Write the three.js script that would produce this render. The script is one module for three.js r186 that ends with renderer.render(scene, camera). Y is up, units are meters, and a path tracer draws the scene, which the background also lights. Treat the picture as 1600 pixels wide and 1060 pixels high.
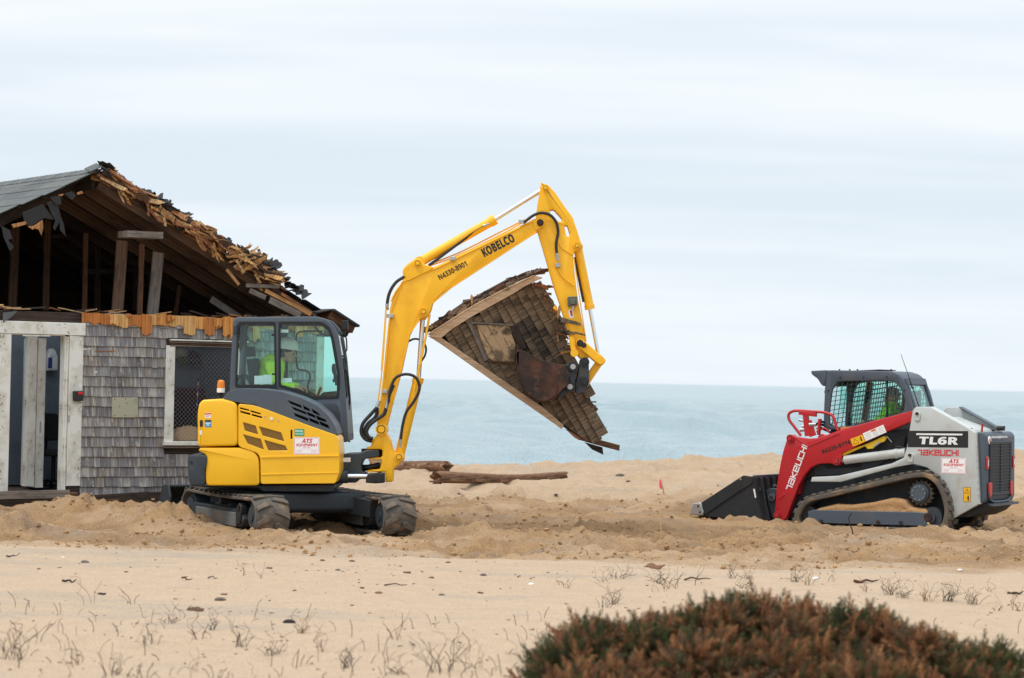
import * as THREE from 'three';
import { mergeGeometries, toCreasedNormals, mergeVertices } from 'three/addons/utils/BufferGeometryUtils.js';
import { MarchingCubes } from 'three/addons/objects/MarchingCubes.js';
import { FontLoader } from 'three/addons/loaders/FontLoader.js';
import { TextGeometry } from 'three/addons/geometries/TextGeometry.js';

const V3 = THREE.Vector3, R = Math.PI / 180;
const scene = new THREE.Scene();

// ---------- camera: a short telephoto lens held at eye height on the dune, tilted a little
const LENS = 3778;                                  // focal length in pixels of the 1600 x 1060 photograph
const camera = new THREE.PerspectiveCamera(2 * Math.atan(530 / LENS) / R, 1600 / 1060, 0.5, 40000);
camera.position.set(0, 1.78, 0);
camera.rotation.set(Math.atan(65 / LENS), 0, 1.2 * R, 'YXZ');
camera.focus = 29.0;
camera.userData.fStop = 2.8;
camera.updateMatrixWorld(true);
scene.add(camera);

// ---------- seeded random numbers and noise
function mulberry(a) { return () => { a |= 0; a = a + 0x6D2B79F5 | 0; let t = Math.imul(a ^ a >>> 15, 1 | a); t = t + Math.imul(t ^ t >>> 7, 61 | t) ^ t; return ((t ^ t >>> 14) >>> 0) / 4294967296; }; }
const rnd = mulberry(20240117);
const rr = (a, b) => a + (b - a) * rnd();
const clamp = (x, a = 0, b = 1) => Math.min(b, Math.max(a, x));
const sm = (a, b, x) => { const t = clamp((x - a) / (b - a)); return t * t * (3 - 2 * t); };
const mix = (a, b, t) => a + (b - a) * t;
const TAB = new Float32Array(65536); { const r = mulberry(7); for (let i = 0; i < 65536; i++) TAB[i] = r(); }
const hash = (i, j) => TAB[(Math.imul(i, 374761393) + Math.imul(j, 668265263) >>> 7) & 65535];
function vn(x, y) { const i = Math.floor(x), j = Math.floor(y); let u = x - i, v = y - j; u = u * u * (3 - 2 * u); v = v * v * (3 - 2 * v); return mix(mix(hash(i, j), hash(i + 1, j), u), mix(hash(i, j + 1), hash(i + 1, j + 1), u), v); }
function fbm(x, y, o = 5, g = 0.5) { let s = 0, a = 1, n = 0; for (let k = 0; k < o; k++) { s += a * vn(x + k * 17.3, y - k * 9.1); n += a; a *= g; x *= 2.03; y *= 2.03; } return s / n; }
const ridge = (x, y, o = 4) => { let s = 0, a = 1, n = 0; for (let k = 0; k < o; k++) { s += a * (1 - Math.abs(2 * vn(x + k * 7.7, y + k * 3.3) - 1)); n += a; a *= 0.5; x *= 2.1; y *= 2.1; } return s / n; };

// ---------- sky: high, thin, even cloud with soft streaks
{
  const W = 3072, H = 1536, d = new Float32Array(W * H * 4);
  for (let j = 0; j < H; j++) {
    const el = ((j + 0.5) / H - 0.5) * Math.PI, y = Math.sin(el), c = Math.cos(el);
    for (let i = 0; i < W; i++) {
      const az = ((i + 0.5) / W - 0.5) * 2 * Math.PI, k = (j * W + i) * 4;
      let t, w;
      if (y < -0.03) { t = 0.5; w = 0.6; } else {
        const q = 1 / (Math.max(y, 0) + 0.10), px = c * Math.cos(az) * q, pz = c * Math.sin(az) * q;
        const n = fbm(px * 0.30 + 8.4 + fbm(px * .5, pz * .5, 3) * .8, pz * .9 + 5.2, 5, 0.5);
        const n2 = fbm(px * 0.55 + 40 + n, pz * 3.0 + 11, 5, 0.55), n3 = ridge(px * .5 + 12, pz * 2.6 + 31, 4);
        t = clamp(.12 + .88 * sm(0.30, 0.66, n * 0.52 + n2 * 0.48) + .25 * sm(.72, .9, n3));
        w = Math.exp(-Math.max(y, 0) / 0.045);
      }
      // thin blue-grey veil <-> brighter cloud; pale milky air low over the sea
      let r = mix(0.61, 0.785, t), g = mix(0.70, 0.83, t), b = mix(0.78, 0.87, t);
      const m = 0.75 * w; r = mix(r, 0.735, m); g = mix(g, 0.80, m); b = mix(b, 0.835, m);
      const up = 1 + 0.62 * sm(0.12, 0.9, y);       // an overcast sky is brighter overhead
      d[k] = r * up; d[k + 1] = g * up; d[k + 2] = b * up; d[k + 3] = 1;
    }
  }
  const sky = new THREE.DataTexture(d, W, H, THREE.RGBAFormat, THREE.FloatType);
  sky.mapping = THREE.EquirectangularReflectionMapping; sky.magFilter = sky.minFilter = THREE.LinearFilter; sky.needsUpdate = true;
  scene.background = sky; scene.environment = sky;
}
// ---------- sun behind the cloud: weak and wide
const sun = new THREE.DirectionalLight(new THREE.Color().setRGB(1, 0.95, 0.88), 1.5);
sun.position.set(-17, 44, -17); sun.target.position.set(0, 0, -29);
sun.castShadow = true; sun.shadow.radius = 30; sun.shadow.mapSize.set(2048, 2048);
Object.assign(sun.shadow.camera, { left: -26, right: 26, top: 26, bottom: -26, near: 1, far: 120 });
scene.add(sun, sun.target);

const renderer = new THREE.WebGLRenderer({ antialias: true });
renderer.toneMapping = THREE.LinearToneMapping;
renderer.toneMappingExposure = 1.17;
renderer.shadowMap.enabled = true; renderer.shadowMap.type = THREE.PCFSoftShadowMap;
const font = await new FontLoader().loadAsync('fonts/droid/droid_sans_bold.typeface.json');

// ---------- survey: the point of a thing's own plane (x, y or z = value in its frame) seen at a point of the photograph
function at(o, axis, value) {
  o.updateWorldMatrix(true, false);
  const inv = o.matrixWorld.clone().invert(), e = camera.position.clone().applyMatrix4(inv);
  return (x, y) => {
    const d = new V3((x - 800) / LENS, (530 - y) / LENS, -1).applyQuaternion(camera.quaternion).transformDirection(inv);
    return e.clone().addScaledVector(d, (value - e[axis]) / d[axis]);
  };
}
const xy = (o, z) => { const f = at(o, 'z', z); return (x, y) => { const p = f(x, y); return [p.x, p.y]; }; };
// reading points off an enlarged crop that starts at (x0, y0) and is s times larger
const crop = (f, x0, y0, s) => (x, y) => f(x0 + x / s, y0 + y / s);
const map2 = (f, pts) => pts.map(([x, y]) => f(x, y));
// ---------- naming
const taken = {};
function numbered(name) { const n = taken[name] = (taken[name] ?? -1) + 1; return n ? `${name}_${String(n).padStart(3, '0')}` : name; }
function tag(o, label, category, group, kind) { o.userData.label = label; if (category) o.userData.category = category; if (group) o.userData.group = group; if (kind) o.userData.kind = kind; return o; }
function thing(name, label, category, [x, y, z] = [0, 0, 0], turn = 0, group) {
  const o = new THREE.Group(); o.name = numbered(name); o.position.set(x, y, z); o.rotation.y = turn; scene.add(o); o.updateWorldMatrix(true, true);
  return tag(o, label, category, group);
}
function clean(g) {
  if (g.index) g = g.toNonIndexed();
  for (const k of Object.keys(g.attributes)) if (!['position', 'normal', 'uv', 'color'].includes(k)) g.deleteAttribute(k);
  if (!g.attributes.normal) g.computeVertexNormals();
  if (!g.attributes.uv) { const n = g.attributes.position.count, u = new Float32Array(n * 2), p = g.attributes.position; for (let i = 0; i < n; i++) { u[2 * i] = p.getX(i); u[2 * i + 1] = p.getY(i); } g.setAttribute('uv', new THREE.BufferAttribute(u, 2)); }
  g.clearGroups?.(); return g;
}
function join(gs) { gs = [gs].flat(9).filter(Boolean).map(clean); return gs.length === 1 ? gs[0] : mergeGeometries(gs, false); }
function mesh(name, gs, mat, parent = scene) {
  const m = new THREE.Mesh(Array.isArray(gs) ? join(gs) : gs, mat); m.name = parent === scene ? numbered(name) : name;
  m.castShadow = m.receiveShadow = true; parent.add(m); return m;
}
function part(name, parent) { const g = new THREE.Group(); g.name = name; parent.add(g); return g; }

// ---------- shapes
function rounded(pts, r, n = 4) {                       // polygon with rounded corners
  const out = [], N = pts.length;
  for (let i = 0; i < N; i++) {
    const p = pts[i], a = pts[(i + N - 1) % N], b = pts[(i + 1) % N], ri = p[2] ?? r;
    const la = Math.hypot(a[0] - p[0], a[1] - p[1]), lb = Math.hypot(b[0] - p[0], b[1] - p[1]), k = Math.min(ri, la * .45, lb * .45);
    if (k < 1e-4) { out.push([p[0], p[1]]); continue; }
    const s = [p[0] + (a[0] - p[0]) / la * k, p[1] + (a[1] - p[1]) / la * k], e = [p[0] + (b[0] - p[0]) / lb * k, p[1] + (b[1] - p[1]) / lb * k];
    for (let j = 0; j <= n; j++) { const t = j / n; out.push([(1 - t) ** 2 * s[0] + 2 * t * (1 - t) * p[0] + t * t * e[0], (1 - t) ** 2 * s[1] + 2 * t * (1 - t) * p[1] + t * t * e[1]]); }
  }
  return out;
}
function ext(pts, z0, z1, { b = 0.006, holes = [], seg = 1, crease = 0.5 } = {}) {
  const sh = new THREE.Shape(pts.map(p => new THREE.Vector2(p[0], p[1])));
  for (const h of holes) sh.holes.push(new THREE.Path(h.map(p => new THREE.Vector2(p[0], p[1]))));
  const T = z1 - z0; b = Math.min(b, T * .45);
  let g = new THREE.ExtrudeGeometry(sh, { depth: Math.max(1e-4, T - 2 * b), steps: 1, bevelEnabled: b > 0, bevelThickness: b, bevelSize: b, bevelOffset: -b, bevelSegments: seg, curveSegments: 6 });
  g.translate(0, 0, z0 + b); g.clearGroups();
  return crease ? toCreasedNormals(g, crease) : g;
}
const box = (w, h, d, x = 0, y = 0, z = 0, b = 0.004) => { const g = b ? ext([[-w / 2, -h / 2], [w / 2, -h / 2], [w / 2, h / 2], [-w / 2, h / 2]], -d / 2, d / 2, { b: Math.min(b, w * .3, h * .3), crease: 0 }) : new THREE.BoxGeometry(w, h, d); return g.translate(x, y, z); };
const v = p => p.isVector3 ? p : new V3(p[0], p[1], p[2]);
function along(g, a, b) {                               // a shape made along +y from 0 to 1 x length, laid from a to b
  a = v(a); b = v(b); const d = b.clone().sub(a);
  return g.applyQuaternion(new THREE.Quaternion().setFromUnitVectors(new V3(0, 1, 0), d.normalize())).translate(a.x, a.y, a.z);
}
function cyl(a, b, r, r2 = r, seg = 18, open = false) { const L = v(a).distanceTo(v(b)); return along(new THREE.CylinderGeometry(r2, r, L, seg, 1, open).translate(0, L / 2, 0), a, b); }
function beam(a, b, w, h, up = [0, 0, 1], bv = 0.004) {      // squared timber or bar from a to b; h is measured along up
  a = v(a); b = v(b); const L = a.distanceTo(b), X = b.clone().sub(a).normalize(), Z = v(up).clone().addScaledVector(X, -X.dot(v(up))).normalize(), Y = Z.clone().cross(X);
  const g = box(L, w, h, L / 2, 0, 0, bv);
  return g.applyMatrix4(new THREE.Matrix4().makeBasis(X, Y, Z).setPosition(a));
}
function tube(pts, r, n = 40, seg = 8) { return new THREE.TubeGeometry(new THREE.CatmullRomCurve3(pts.map(v), false, 'centripetal'), n, r, seg, false); }
const disc = (x, y, z0, z1, r, seg = 24) => cyl([x, y, z0], [x, y, z1], r, r, seg);
const lathe = (pts, seg = 24) => new THREE.LatheGeometry(pts.map(p => new THREE.Vector2(p[0], p[1])), seg);
// lettering: flat raised print from p to q (points on the plane z), letter height h
function letters(str, p, q, h, z, depth = 0.003, slant = 0, fat = 0) {
  const g = new TextGeometry(str, { font, size: 1, depth: 1, curveSegments: 4, bevelEnabled: fat > 0, bevelSize: fat, bevelThickness: .02, bevelSegments: 1 });
  g.computeBoundingBox(); const bb = g.boundingBox; g.translate(-bb.min.x, -bb.min.y, 0);
  const w = bb.max.x - bb.min.x, hh = bb.max.y - bb.min.y, L = Math.hypot(q[0] - p[0], q[1] - p[1]), a = Math.atan2(q[1] - p[1], q[0] - p[0]);
  g.scale(L / w, h / hh, depth);
  if (slant) g.applyMatrix4(new THREE.Matrix4().set(1, slant, 0, 0, 0, 1, 0, 0, 0, 0, 1, 0, 0, 0, 0, 1));
  return g.rotateZ(a).translate(p[0], p[1], z);
}
// square-cut display lettering drawn with strokes
const GLYPH = { T: [.8, [[0, 1], [.75, 1], [.75, 0]]], A: [1, [[0, 1], [1, 1], [1, 0], [0, 0], [0, .52], [1, .52]]], K: [.95, [[0, 0], [0, 1]], [[.95, 1], [.1, .5], [.95, 0]]], E: [1, [[1, 0], [0, 0], [0, 1], [1, 1], [1, .5], [0, .5]]], U: [1, [[0, 1], [0, 0], [1, 0], [1, 1]]], C: [.9, [[.95, 1], [0, 1], [0, 0], [.95, 0]]], H: [1, [[0, 0], [0, 1]], [[1, 0], [1, 1]], [[0, .5], [1, .5]]], I: [.05, [[0, 0], [0, 1]]] };
function strokes(str, p, q, h, z, weight = .2) {
  const gs = []; let x = 0, k = 0; const adv = .42;
  for (const ch of str) { const [w, ...lines] = GLYPH[ch]; for (const l of lines) for (let i = 0; i + 1 < l.length; i++) { const a = l[i], b = l[i + 1], dx = b[0] - a[0], dy = b[1] - a[1], L = Math.hypot(dx, dy), e = weight / 2; gs.push(box(L + e * 1.9, weight, 1, L / 2, 0, 0, 0).rotateZ(Math.atan2(dy, dx)).translate(x + a[0], a[1], (k++ % 7) * .12)); } x += w + adv; }
  x -= adv; const L = Math.hypot(q[0] - p[0], q[1] - p[1]), a = Math.atan2(q[1] - p[1], q[0] - p[0]);
  return join(gs).scale(L / x, h, 0.002).rotateZ(a).translate(p[0], p[1], z);
}
// flat sticker over four corners (top left, top right, bottom right, bottom left) given as points
function decal(c, off) {
  const [a, b, d, e] = c.map(v), n = b.clone().sub(a).cross(e.clone().sub(a)).normalize().negate().multiplyScalar(off), g = new THREE.BufferGeometry();
  const P = [a, b, d, e].map(p => p.clone().add(n)), pos = []; for (const i of [0, 3, 1, 1, 3, 2]) pos.push(P[i].x, P[i].y, P[i].z);
  g.setAttribute('position', new THREE.Float32BufferAttribute(pos, 3)); g.setAttribute('uv', new THREE.Float32BufferAttribute([0, 1, 0, 0, 1, 1, 1, 1, 0, 0, 1, 0], 2)); g.computeVertexNormals();
  return g;
}
// ragged polygon: a strip whose edges wander, for broken wood and torn sheets
function ragged(w, h, jag, n = 5) {
  const p = []; for (let i = 0; i <= n; i++) p.push([-w / 2 + w * i / n, -h / 2 + rr(-jag, jag)]);
  for (let i = n; i >= 0; i--) p.push([-w / 2 + w * i / n, h / 2 + rr(-jag, jag)]);
  return p;
}

// ---------- textures
function tileNoise(N, seed, px, py, oct = 4, gain = .5) {          // tileable noise, values 0..1
  const out = new Float32Array(N * N); let amp = 1, tot = 0;
  for (let o = 0; o < oct; o++) {
    const X = px << o, Y = py << o, r = mulberry(seed + o * 101), L = new Float32Array(X * Y).map(() => r());
    for (let j = 0; j < N; j++) { const y = j / N * Y, j0 = Math.floor(y), j1 = (j0 + 1) % Y; let t = y - j0; t = t * t * (3 - 2 * t); for (let i = 0; i < N; i++) { const x = i / N * X, i0 = Math.floor(x), i1 = (i0 + 1) % X; let s = x - i0; s = s * s * (3 - 2 * s); out[j * N + i] += amp * mix(mix(L[j0 * X + i0], L[j0 * X + i1], s), mix(L[j1 * X + i0], L[j1 * X + i1], s), t); } }
    tot += amp; amp *= gain;
  }
  for (let i = 0; i < out.length; i++) out[i] /= tot; return out;
}
function tex(N, f, srgb = true, repeat = 1) {                       // f(i) -> [r, g, b] 0..255
  const d = new Uint8Array(N * N * 4); for (let i = 0; i < N * N; i++) { const c = f(i); d[4 * i] = c[0]; d[4 * i + 1] = c[1]; d[4 * i + 2] = c[2]; d[4 * i + 3] = 255; }
  const t = new THREE.DataTexture(d, N, N); t.wrapS = t.wrapT = THREE.RepeatWrapping; t.magFilter = THREE.LinearFilter; t.minFilter = THREE.LinearMipmapLinearFilter; t.generateMipmaps = true; if (srgb) t.colorSpace = THREE.SRGBColorSpace; const rp = [repeat].flat(); t.repeat.set(rp[0], rp[1] ?? rp[0]); t.needsUpdate = true; return t;
}
const lerp3 = (a, b, t) => [mix(a[0], b[0], t), mix(a[1], b[1], t), mix(a[2], b[2], t)];
function canvas(w, h, draw) { const c = document.createElement('canvas'); c.width = w; c.height = h; draw(c.getContext('2d'), w, h); const t = new THREE.CanvasTexture(c); t.colorSpace = THREE.SRGBColorSpace; return t; }
const std = (o) => new THREE.MeshStandardMaterial(o), phy = (o) => new THREE.MeshPhysicalMaterial(o);
const lin = (r, g, b) => new THREE.Color().setRGB(r, g, b);

const nA = tileNoise(512, 11, 4, 4, 6, .55), nB = tileNoise(512, 23, 8, 8, 5, .6), nF = tileNoise(512, 31, 64, 64, 3, .7);
const gV = tileNoise(512, 41, 48, 3, 4, .6), gV2 = tileNoise(512, 53, 20, 2, 4, .55), gH = tileNoise(512, 61, 2, 40, 4, .6);
// worn paint: colour with faint dirt and chips
function paintTex(c, dirt, amount, chips = 0) { return tex(512, i => { const t = sm(.5, .8, nA[i]) * amount + sm(.6, .85, nB[i]) * amount * .6 + (nF[i] - .5) * .05; return nF[i] > 1 - chips && nA[i] > .5 ? [70, 50, 35] : lerp3(c, dirt, clamp(t)); }, true, .8); }
const bumpFine = tex(512, i => { const k = nF[i] * 255; return [k, k, k]; }, false, 6);
const bumpLump = tex(512, i => { const k = nB[i] * 255; return [k, k, k]; }, false, 1.2);
function woodTex(c, d, streak = .7, light = null, rep = [2.2, 1], src = gV) { return tex(512, i => { let q = lerp3(c, d, clamp((sm(.35, .75, src[i]) * .8 + sm(.5, .7, nA[i]) * .4) * streak)); if (light && gV2[i] > .56) q = lerp3(q, light, sm(.56, .68, gV2[i]) * .8 * sm(.4, .6, nB[i])); return q; }, true, rep); }
const grainBump = tex(512, i => { const k = gV[i] * 255; return [k, k, k]; }, false, [2.2, 1]);

const M = {
  yellow: phy({ map: paintTex([250, 190, 8], [208, 150, 18], .16), roughness: .42, clearcoat: .35, clearcoatRoughness: .3 }),
  yellowArm: phy({ map: paintTex([249, 186, 8], [190, 132, 20], .2, .03), roughness: .5, clearcoat: .2, clearcoatRoughness: .4, bumpMap: bumpLump, bumpScale: .001 }),
  red: phy({ map: paintTex([190, 26, 38], [150, 60, 50], .25), roughness: .42, clearcoat: .3, clearcoatRoughness: .3 }),
  slate: std({ map: paintTex([74, 84, 96], [110, 104, 94], .3), roughness: .55 }),
  slateDark: std({ map: paintTex([50, 58, 66], [96, 86, 72], .35), roughness: .6 }),
  black: std({ map: paintTex([30, 33, 37], [88, 76, 60], .35), roughness: .6 }),
  frame: std({ map: paintTex([40, 49, 57], [120, 98, 72], .4), roughness: .6 }),
  rubber: std({ map: paintTex([92, 86, 79], [164, 132, 98], .8), roughness: .9, bumpMap: bumpFine, bumpScale: .002 }),
  hose: std({ color: lin(.015, .015, .017), roughness: .5 }),
  seal: std({ color: lin(.012, .013, .015), roughness: .7 }),
  chrome: std({ color: lin(.75, .76, .78), roughness: .18, metalness: 1 }),
  steel: std({ color: lin(.45, .46, .47), roughness: .4, metalness: .8 }),
  lightgrey: phy({ map: paintTex([190, 194, 192], [160, 145, 122], .3), roughness: .45, clearcoat: .25, clearcoatRoughness: .35 }),
  rust: std({ map: tex(512, i => { const q = lerp3([46, 34, 30], [84, 52, 38], sm(.4, .7, nA[i])); return lerp3(q, [104, 80, 66], sm(.62, .8, nB[i]) * .6); }, true, 1.3), roughness: .75, metalness: .25, bumpMap: bumpLump, bumpScale: .004 }),
  white: std({ color: lin(.8, .8, .78), roughness: .5 }),
  glass: phy({ color: lin(.86, .97, .95), transmission: 1, thickness: 0, roughness: 0.02, ior: 1.45 }),
  glassTeal: phy({ color: lin(.72, .94, .89), transmission: 1, thickness: 0, roughness: 0.02, ior: 1.45 }),
  amber: phy({ color: lin(.95, .32, .01), transmission: .35, roughness: .25, thickness: 0 }),
  fabric: std({ color: lin(.03, .032, .036), roughness: .95 }),
  dark: std({ color: lin(.012, .012, .013), roughness: .9 }),
  blackPrint: std({ color: lin(.014, .014, .015), roughness: .6 }),
  whitePrint: std({ color: lin(.82, .82, .82), roughness: .5 }),
  redPrint: std({ color: lin(.62, .03, .04), roughness: .5 }),
};
// ================= the beach and the sea
const px2x = (px, d) => (px - 800) / LENS * d;
const MOUNDS = [ // x, z, height, radius x, radius z
  [px2x(120, 28.6), -28.7, .20, 1.5, .42], [px2x(235, 28.4), -28.5, .16, .8, .4], [px2x(262, 27.6), -27.75, .25, .42, .36], [px2x(318, 27.0), -27.2, .10, .35, .25],
  [px2x(430, 26.2), -26.2, .11, .42, .22], [px2x(500, 26.5), -26.6, .05, .42, .3], [px2x(20, 26.2), -26.2, .10, .9, .5], [px2x(560, 26.2), -26.4, .06, .7, .25],
  [px2x(1190, 36), -36.5, .26, 1.1, .9], [px2x(1085, 33.4), -33.6, .16, .8, .5], [px2x(1130, 32.2), -33.2, .16, .6, .4], [px2x(1080, 41), -41, .12, 1.6, .8], [px2x(940, 38), -38, .06, 1.2, .6],
  [px2x(760, 28.2), -29.0, .10, .9, .35], [px2x(880, 27), -27.4, .09, 1.1, .3], [px2x(1010, 30), -30.4, .09, .9, .4], [px2x(1300, 28.6), -28.7, .10, 1.5, .35], [px2x(1470, 28.9), -28.9, .07, .9, .4], [px2x(690, 31), -31.2, .07, .8, .5],
  [px2x(1590, 34), -34.5, .2, .9, .8], [px2x(760, 44), -45, .07, 3, 1.2],
  [px2x(1050, 18), -18, .09, 1.0, .9], [px2x(1390, 17.5), -18, .08, 1.3, 1.1], [px2x(210, 16.5), -16.6, .06, 1.2, .9], [px2x(760, 15.5), -15.8, .05, 1.0, .8],
];
function edgeDepth(x) { return 23.9 - .10 * x - .35 * sm(2, 7, x) + .5 * (fbm(x * .8 + 5, 3, 4) - .5) + .22 * (fbm(x * 4 + 9, 8, 3) - .5); }   // where the machines' churned sand begins
function churn(x, z) { const d = -z; return (.35 * sm(-.15, .15, d - edgeDepth(x)) + .65 * sm(.1, 1.5, d - edgeDepth(x) + .5 * (fbm(x * 1.6 + 4, z * 2.2, 3) - .5))) * (1 - .35 * sm(33, 38, d)); }
function height(x, z) {
  const d = -z; let h = 0;
  h += .13 * (fbm(x * .4 + 2, z * .55, 3) - .5) + .03 * (ridge(x * .5 + 6, z * 1.1, 2) - .6) + .018 * (fbm(x * 2.1, z * 3.1 + 8, 3) - .5);
  const crest = .10 + .047 * clamp(x, -4, 14);
  h += crest * sm(33, 48, d);
  if (d > 48) h = mix(h, -3.4, sm(48.5, 74, d) ** .8);
  for (const [mx, mz, mh, rx, rz] of MOUNDS) { const a = (x - mx) / rx, b = (z - mz) / rz, q = a * a + b * b; if (q < 6) h += mh * Math.exp(-q * .9) * (.75 + .5 * fbm(x * 3 + mx, z * 3, 3)); }
  const c = churn(x, z);
  if (c > 0 && d < 56) {
    const wx = x + .6 * fbm(x * .5 + 20, z * .5, 2);
    const tracks = ridge(wx * .22 + 4, z * 1.25 + .25 * fbm(x * .7, z * .2, 2) * 4, 3);      // furrows lie along the machines' runs
    const clod = fbm(x * 2.6 + 11, z * 3.6 + 5, 5, .6), clod2 = ridge(x * 5.5 + 3, z * 7.5, 4), lump = sm(.5, .8, fbm(x * 1.2 + 70, z * 2 + 9, 3));
    const nb_ = fbm(wx * .55 + 13, z * 1.7 + 40, 4) * 7, ledge = Math.floor(nb_) + sm(.7, 1, nb_ - Math.floor(nb_)) - nb_ * .6, rough = .45 + .8 * sm(.4, .65, fbm(x * .7 + 90, z * 1.1, 3));
    const far = (1 - .25 * sm(35, 40, d)) * rough;
    h += c * far * (.20 * (tracks - .62) + .075 * (ledge - 1.6) + .22 * (clod - .48) + (.09 + .12 * lump) * (clod2 - .62) + .045 * (ridge(x * 13 + 9, z * 15, 3) - .6) + .02);
    if (d > 33) h -= sm(33, 36, d) * (1 - sm(47, 50, d)) * (.09 * sm(.52, .78, vn(x * 1.7 + 3, z * 1.1)) + .06 * sm(.5, .8, vn(x * 3.6 + 9, z * 2.3)) - .05 * sm(.55, .85, vn(x * 2.6 + 40, z * 1.9 + 7)));
  } else h += .016 * (fbm(x * 5, z * 7, 3) - .5);
  for (const [zc, x0, x1, sk] of [[-25.4, -7, 9, .02], [-26.9, .2, 9, -.03], [-28.3, -.4, 4, .05], [-29.9, -.4, 3, .04]]) { const q = (z - zc - sk * x) / .17; if (Math.abs(q) < 2 && x > x0 && x < x1) h += Math.exp(-q * q * q * q) * (-.035 + .022 * sm(-.2, .5, Math.sin(x * 52 + 3 * q * q))) * sm(.35, .6, fbm(x * .8 + 55, zc, 2)) * sm(0, .5, d - edgeDepth(x)); }
  // the dug hollow under the excavator and where its far track stands
  const ex = x - px2x(540, 27.2), ez = z + 27.6; h -= .10 * Math.exp(-(ex * ex / .5 + ez * ez / .5));
  return h;
}
{
  const xs = [-700, -400, -220, -120, -70, -40, -26, -18, -14], zs = [400, 160, 70, 30, 12, 4, 0, -3, -6, -9, -10, -11];
  for (let t = -12; t < 12; t += .046) xs.push(t); xs.push(12.1, 14, 18, 26, 40, 70, 120, 220, 400, 700);
  for (let d = 11.2; d < 23; d += .06) zs.push(-d); for (let d = 23; d < 34; d += .036) zs.push(-d); for (let d = 34; d < 52; d += .085) zs.push(-d); for (let d = 52; d < 90; d += 1.6) zs.push(-d);
  const nx = xs.length, nz = zs.length, pos = new Float32Array(nx * nz * 3), col = new Float32Array(nx * nz * 3), uv = new Float32Array(nx * nz * 2), idx = [];
  for (let j = 0; j < nz; j++) for (let i = 0; i < nx; i++) {
    const x = xs[i], z = zs[j], k = j * nx + i, c = churn(x, z), d = -z;
    pos.set([x, height(x, z), z], 3 * k); uv.set([x, z], 2 * k);
    // dry pale sand, damp dug sand, and grey streaks of shell and heavy mineral
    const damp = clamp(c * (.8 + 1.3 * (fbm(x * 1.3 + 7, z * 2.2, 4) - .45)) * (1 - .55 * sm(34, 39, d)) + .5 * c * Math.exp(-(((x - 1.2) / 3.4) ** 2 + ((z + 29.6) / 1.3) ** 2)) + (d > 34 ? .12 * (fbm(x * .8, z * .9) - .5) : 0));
    const grey = sm(.56, .74, fbm(x * .55 + 30, z * 1.9 + 2, 4)) * (.65 - .3 * c) + sm(.6, .75, fbm(x * 1.9 + 3, z * 5 + 1, 3)) * .25;
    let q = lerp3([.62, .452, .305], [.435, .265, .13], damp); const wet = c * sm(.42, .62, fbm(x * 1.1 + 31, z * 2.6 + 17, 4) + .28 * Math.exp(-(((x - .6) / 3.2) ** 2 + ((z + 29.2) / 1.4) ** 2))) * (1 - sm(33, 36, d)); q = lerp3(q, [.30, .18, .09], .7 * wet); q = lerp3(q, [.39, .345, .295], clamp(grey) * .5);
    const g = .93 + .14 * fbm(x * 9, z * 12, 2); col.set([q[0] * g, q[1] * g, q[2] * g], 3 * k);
  }
  for (let j = 0; j + 1 < nz; j++) for (let i = 0; i + 1 < nx; i++) { const a = j * nx + i, b = a + nx; idx.push(a, a + 1, b, a + 1, b + 1, b); }
  const g = new THREE.BufferGeometry(); g.setAttribute('position', new THREE.BufferAttribute(pos, 3)); g.setAttribute('color', new THREE.BufferAttribute(col, 3)); g.setAttribute('uv', new THREE.BufferAttribute(uv, 2)); g.setIndex(idx); g.computeVertexNormals();
  const speck = tileNoise(1024, 77, 256, 256, 2, .8);
  const sandMap = tex(1024, i => { const s = speck[i]; let k = 226 + (s - .5) * 70; return s < .17 ? [150, 130, 110] : [k, k, k]; }, true, .7);
  const sandBump = tex(1024, i => { const k = speck[i] * 100 + nB[((i >> 11) << 9) + ((i & 1023) >> 1)] * 150; return [k, k, k]; }, false, .7);
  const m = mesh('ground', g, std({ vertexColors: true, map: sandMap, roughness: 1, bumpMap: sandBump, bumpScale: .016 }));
  tag(m, 'beach of pale dry sand churned into damp ridges by the machines', null, null, 'structure');
}
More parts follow.
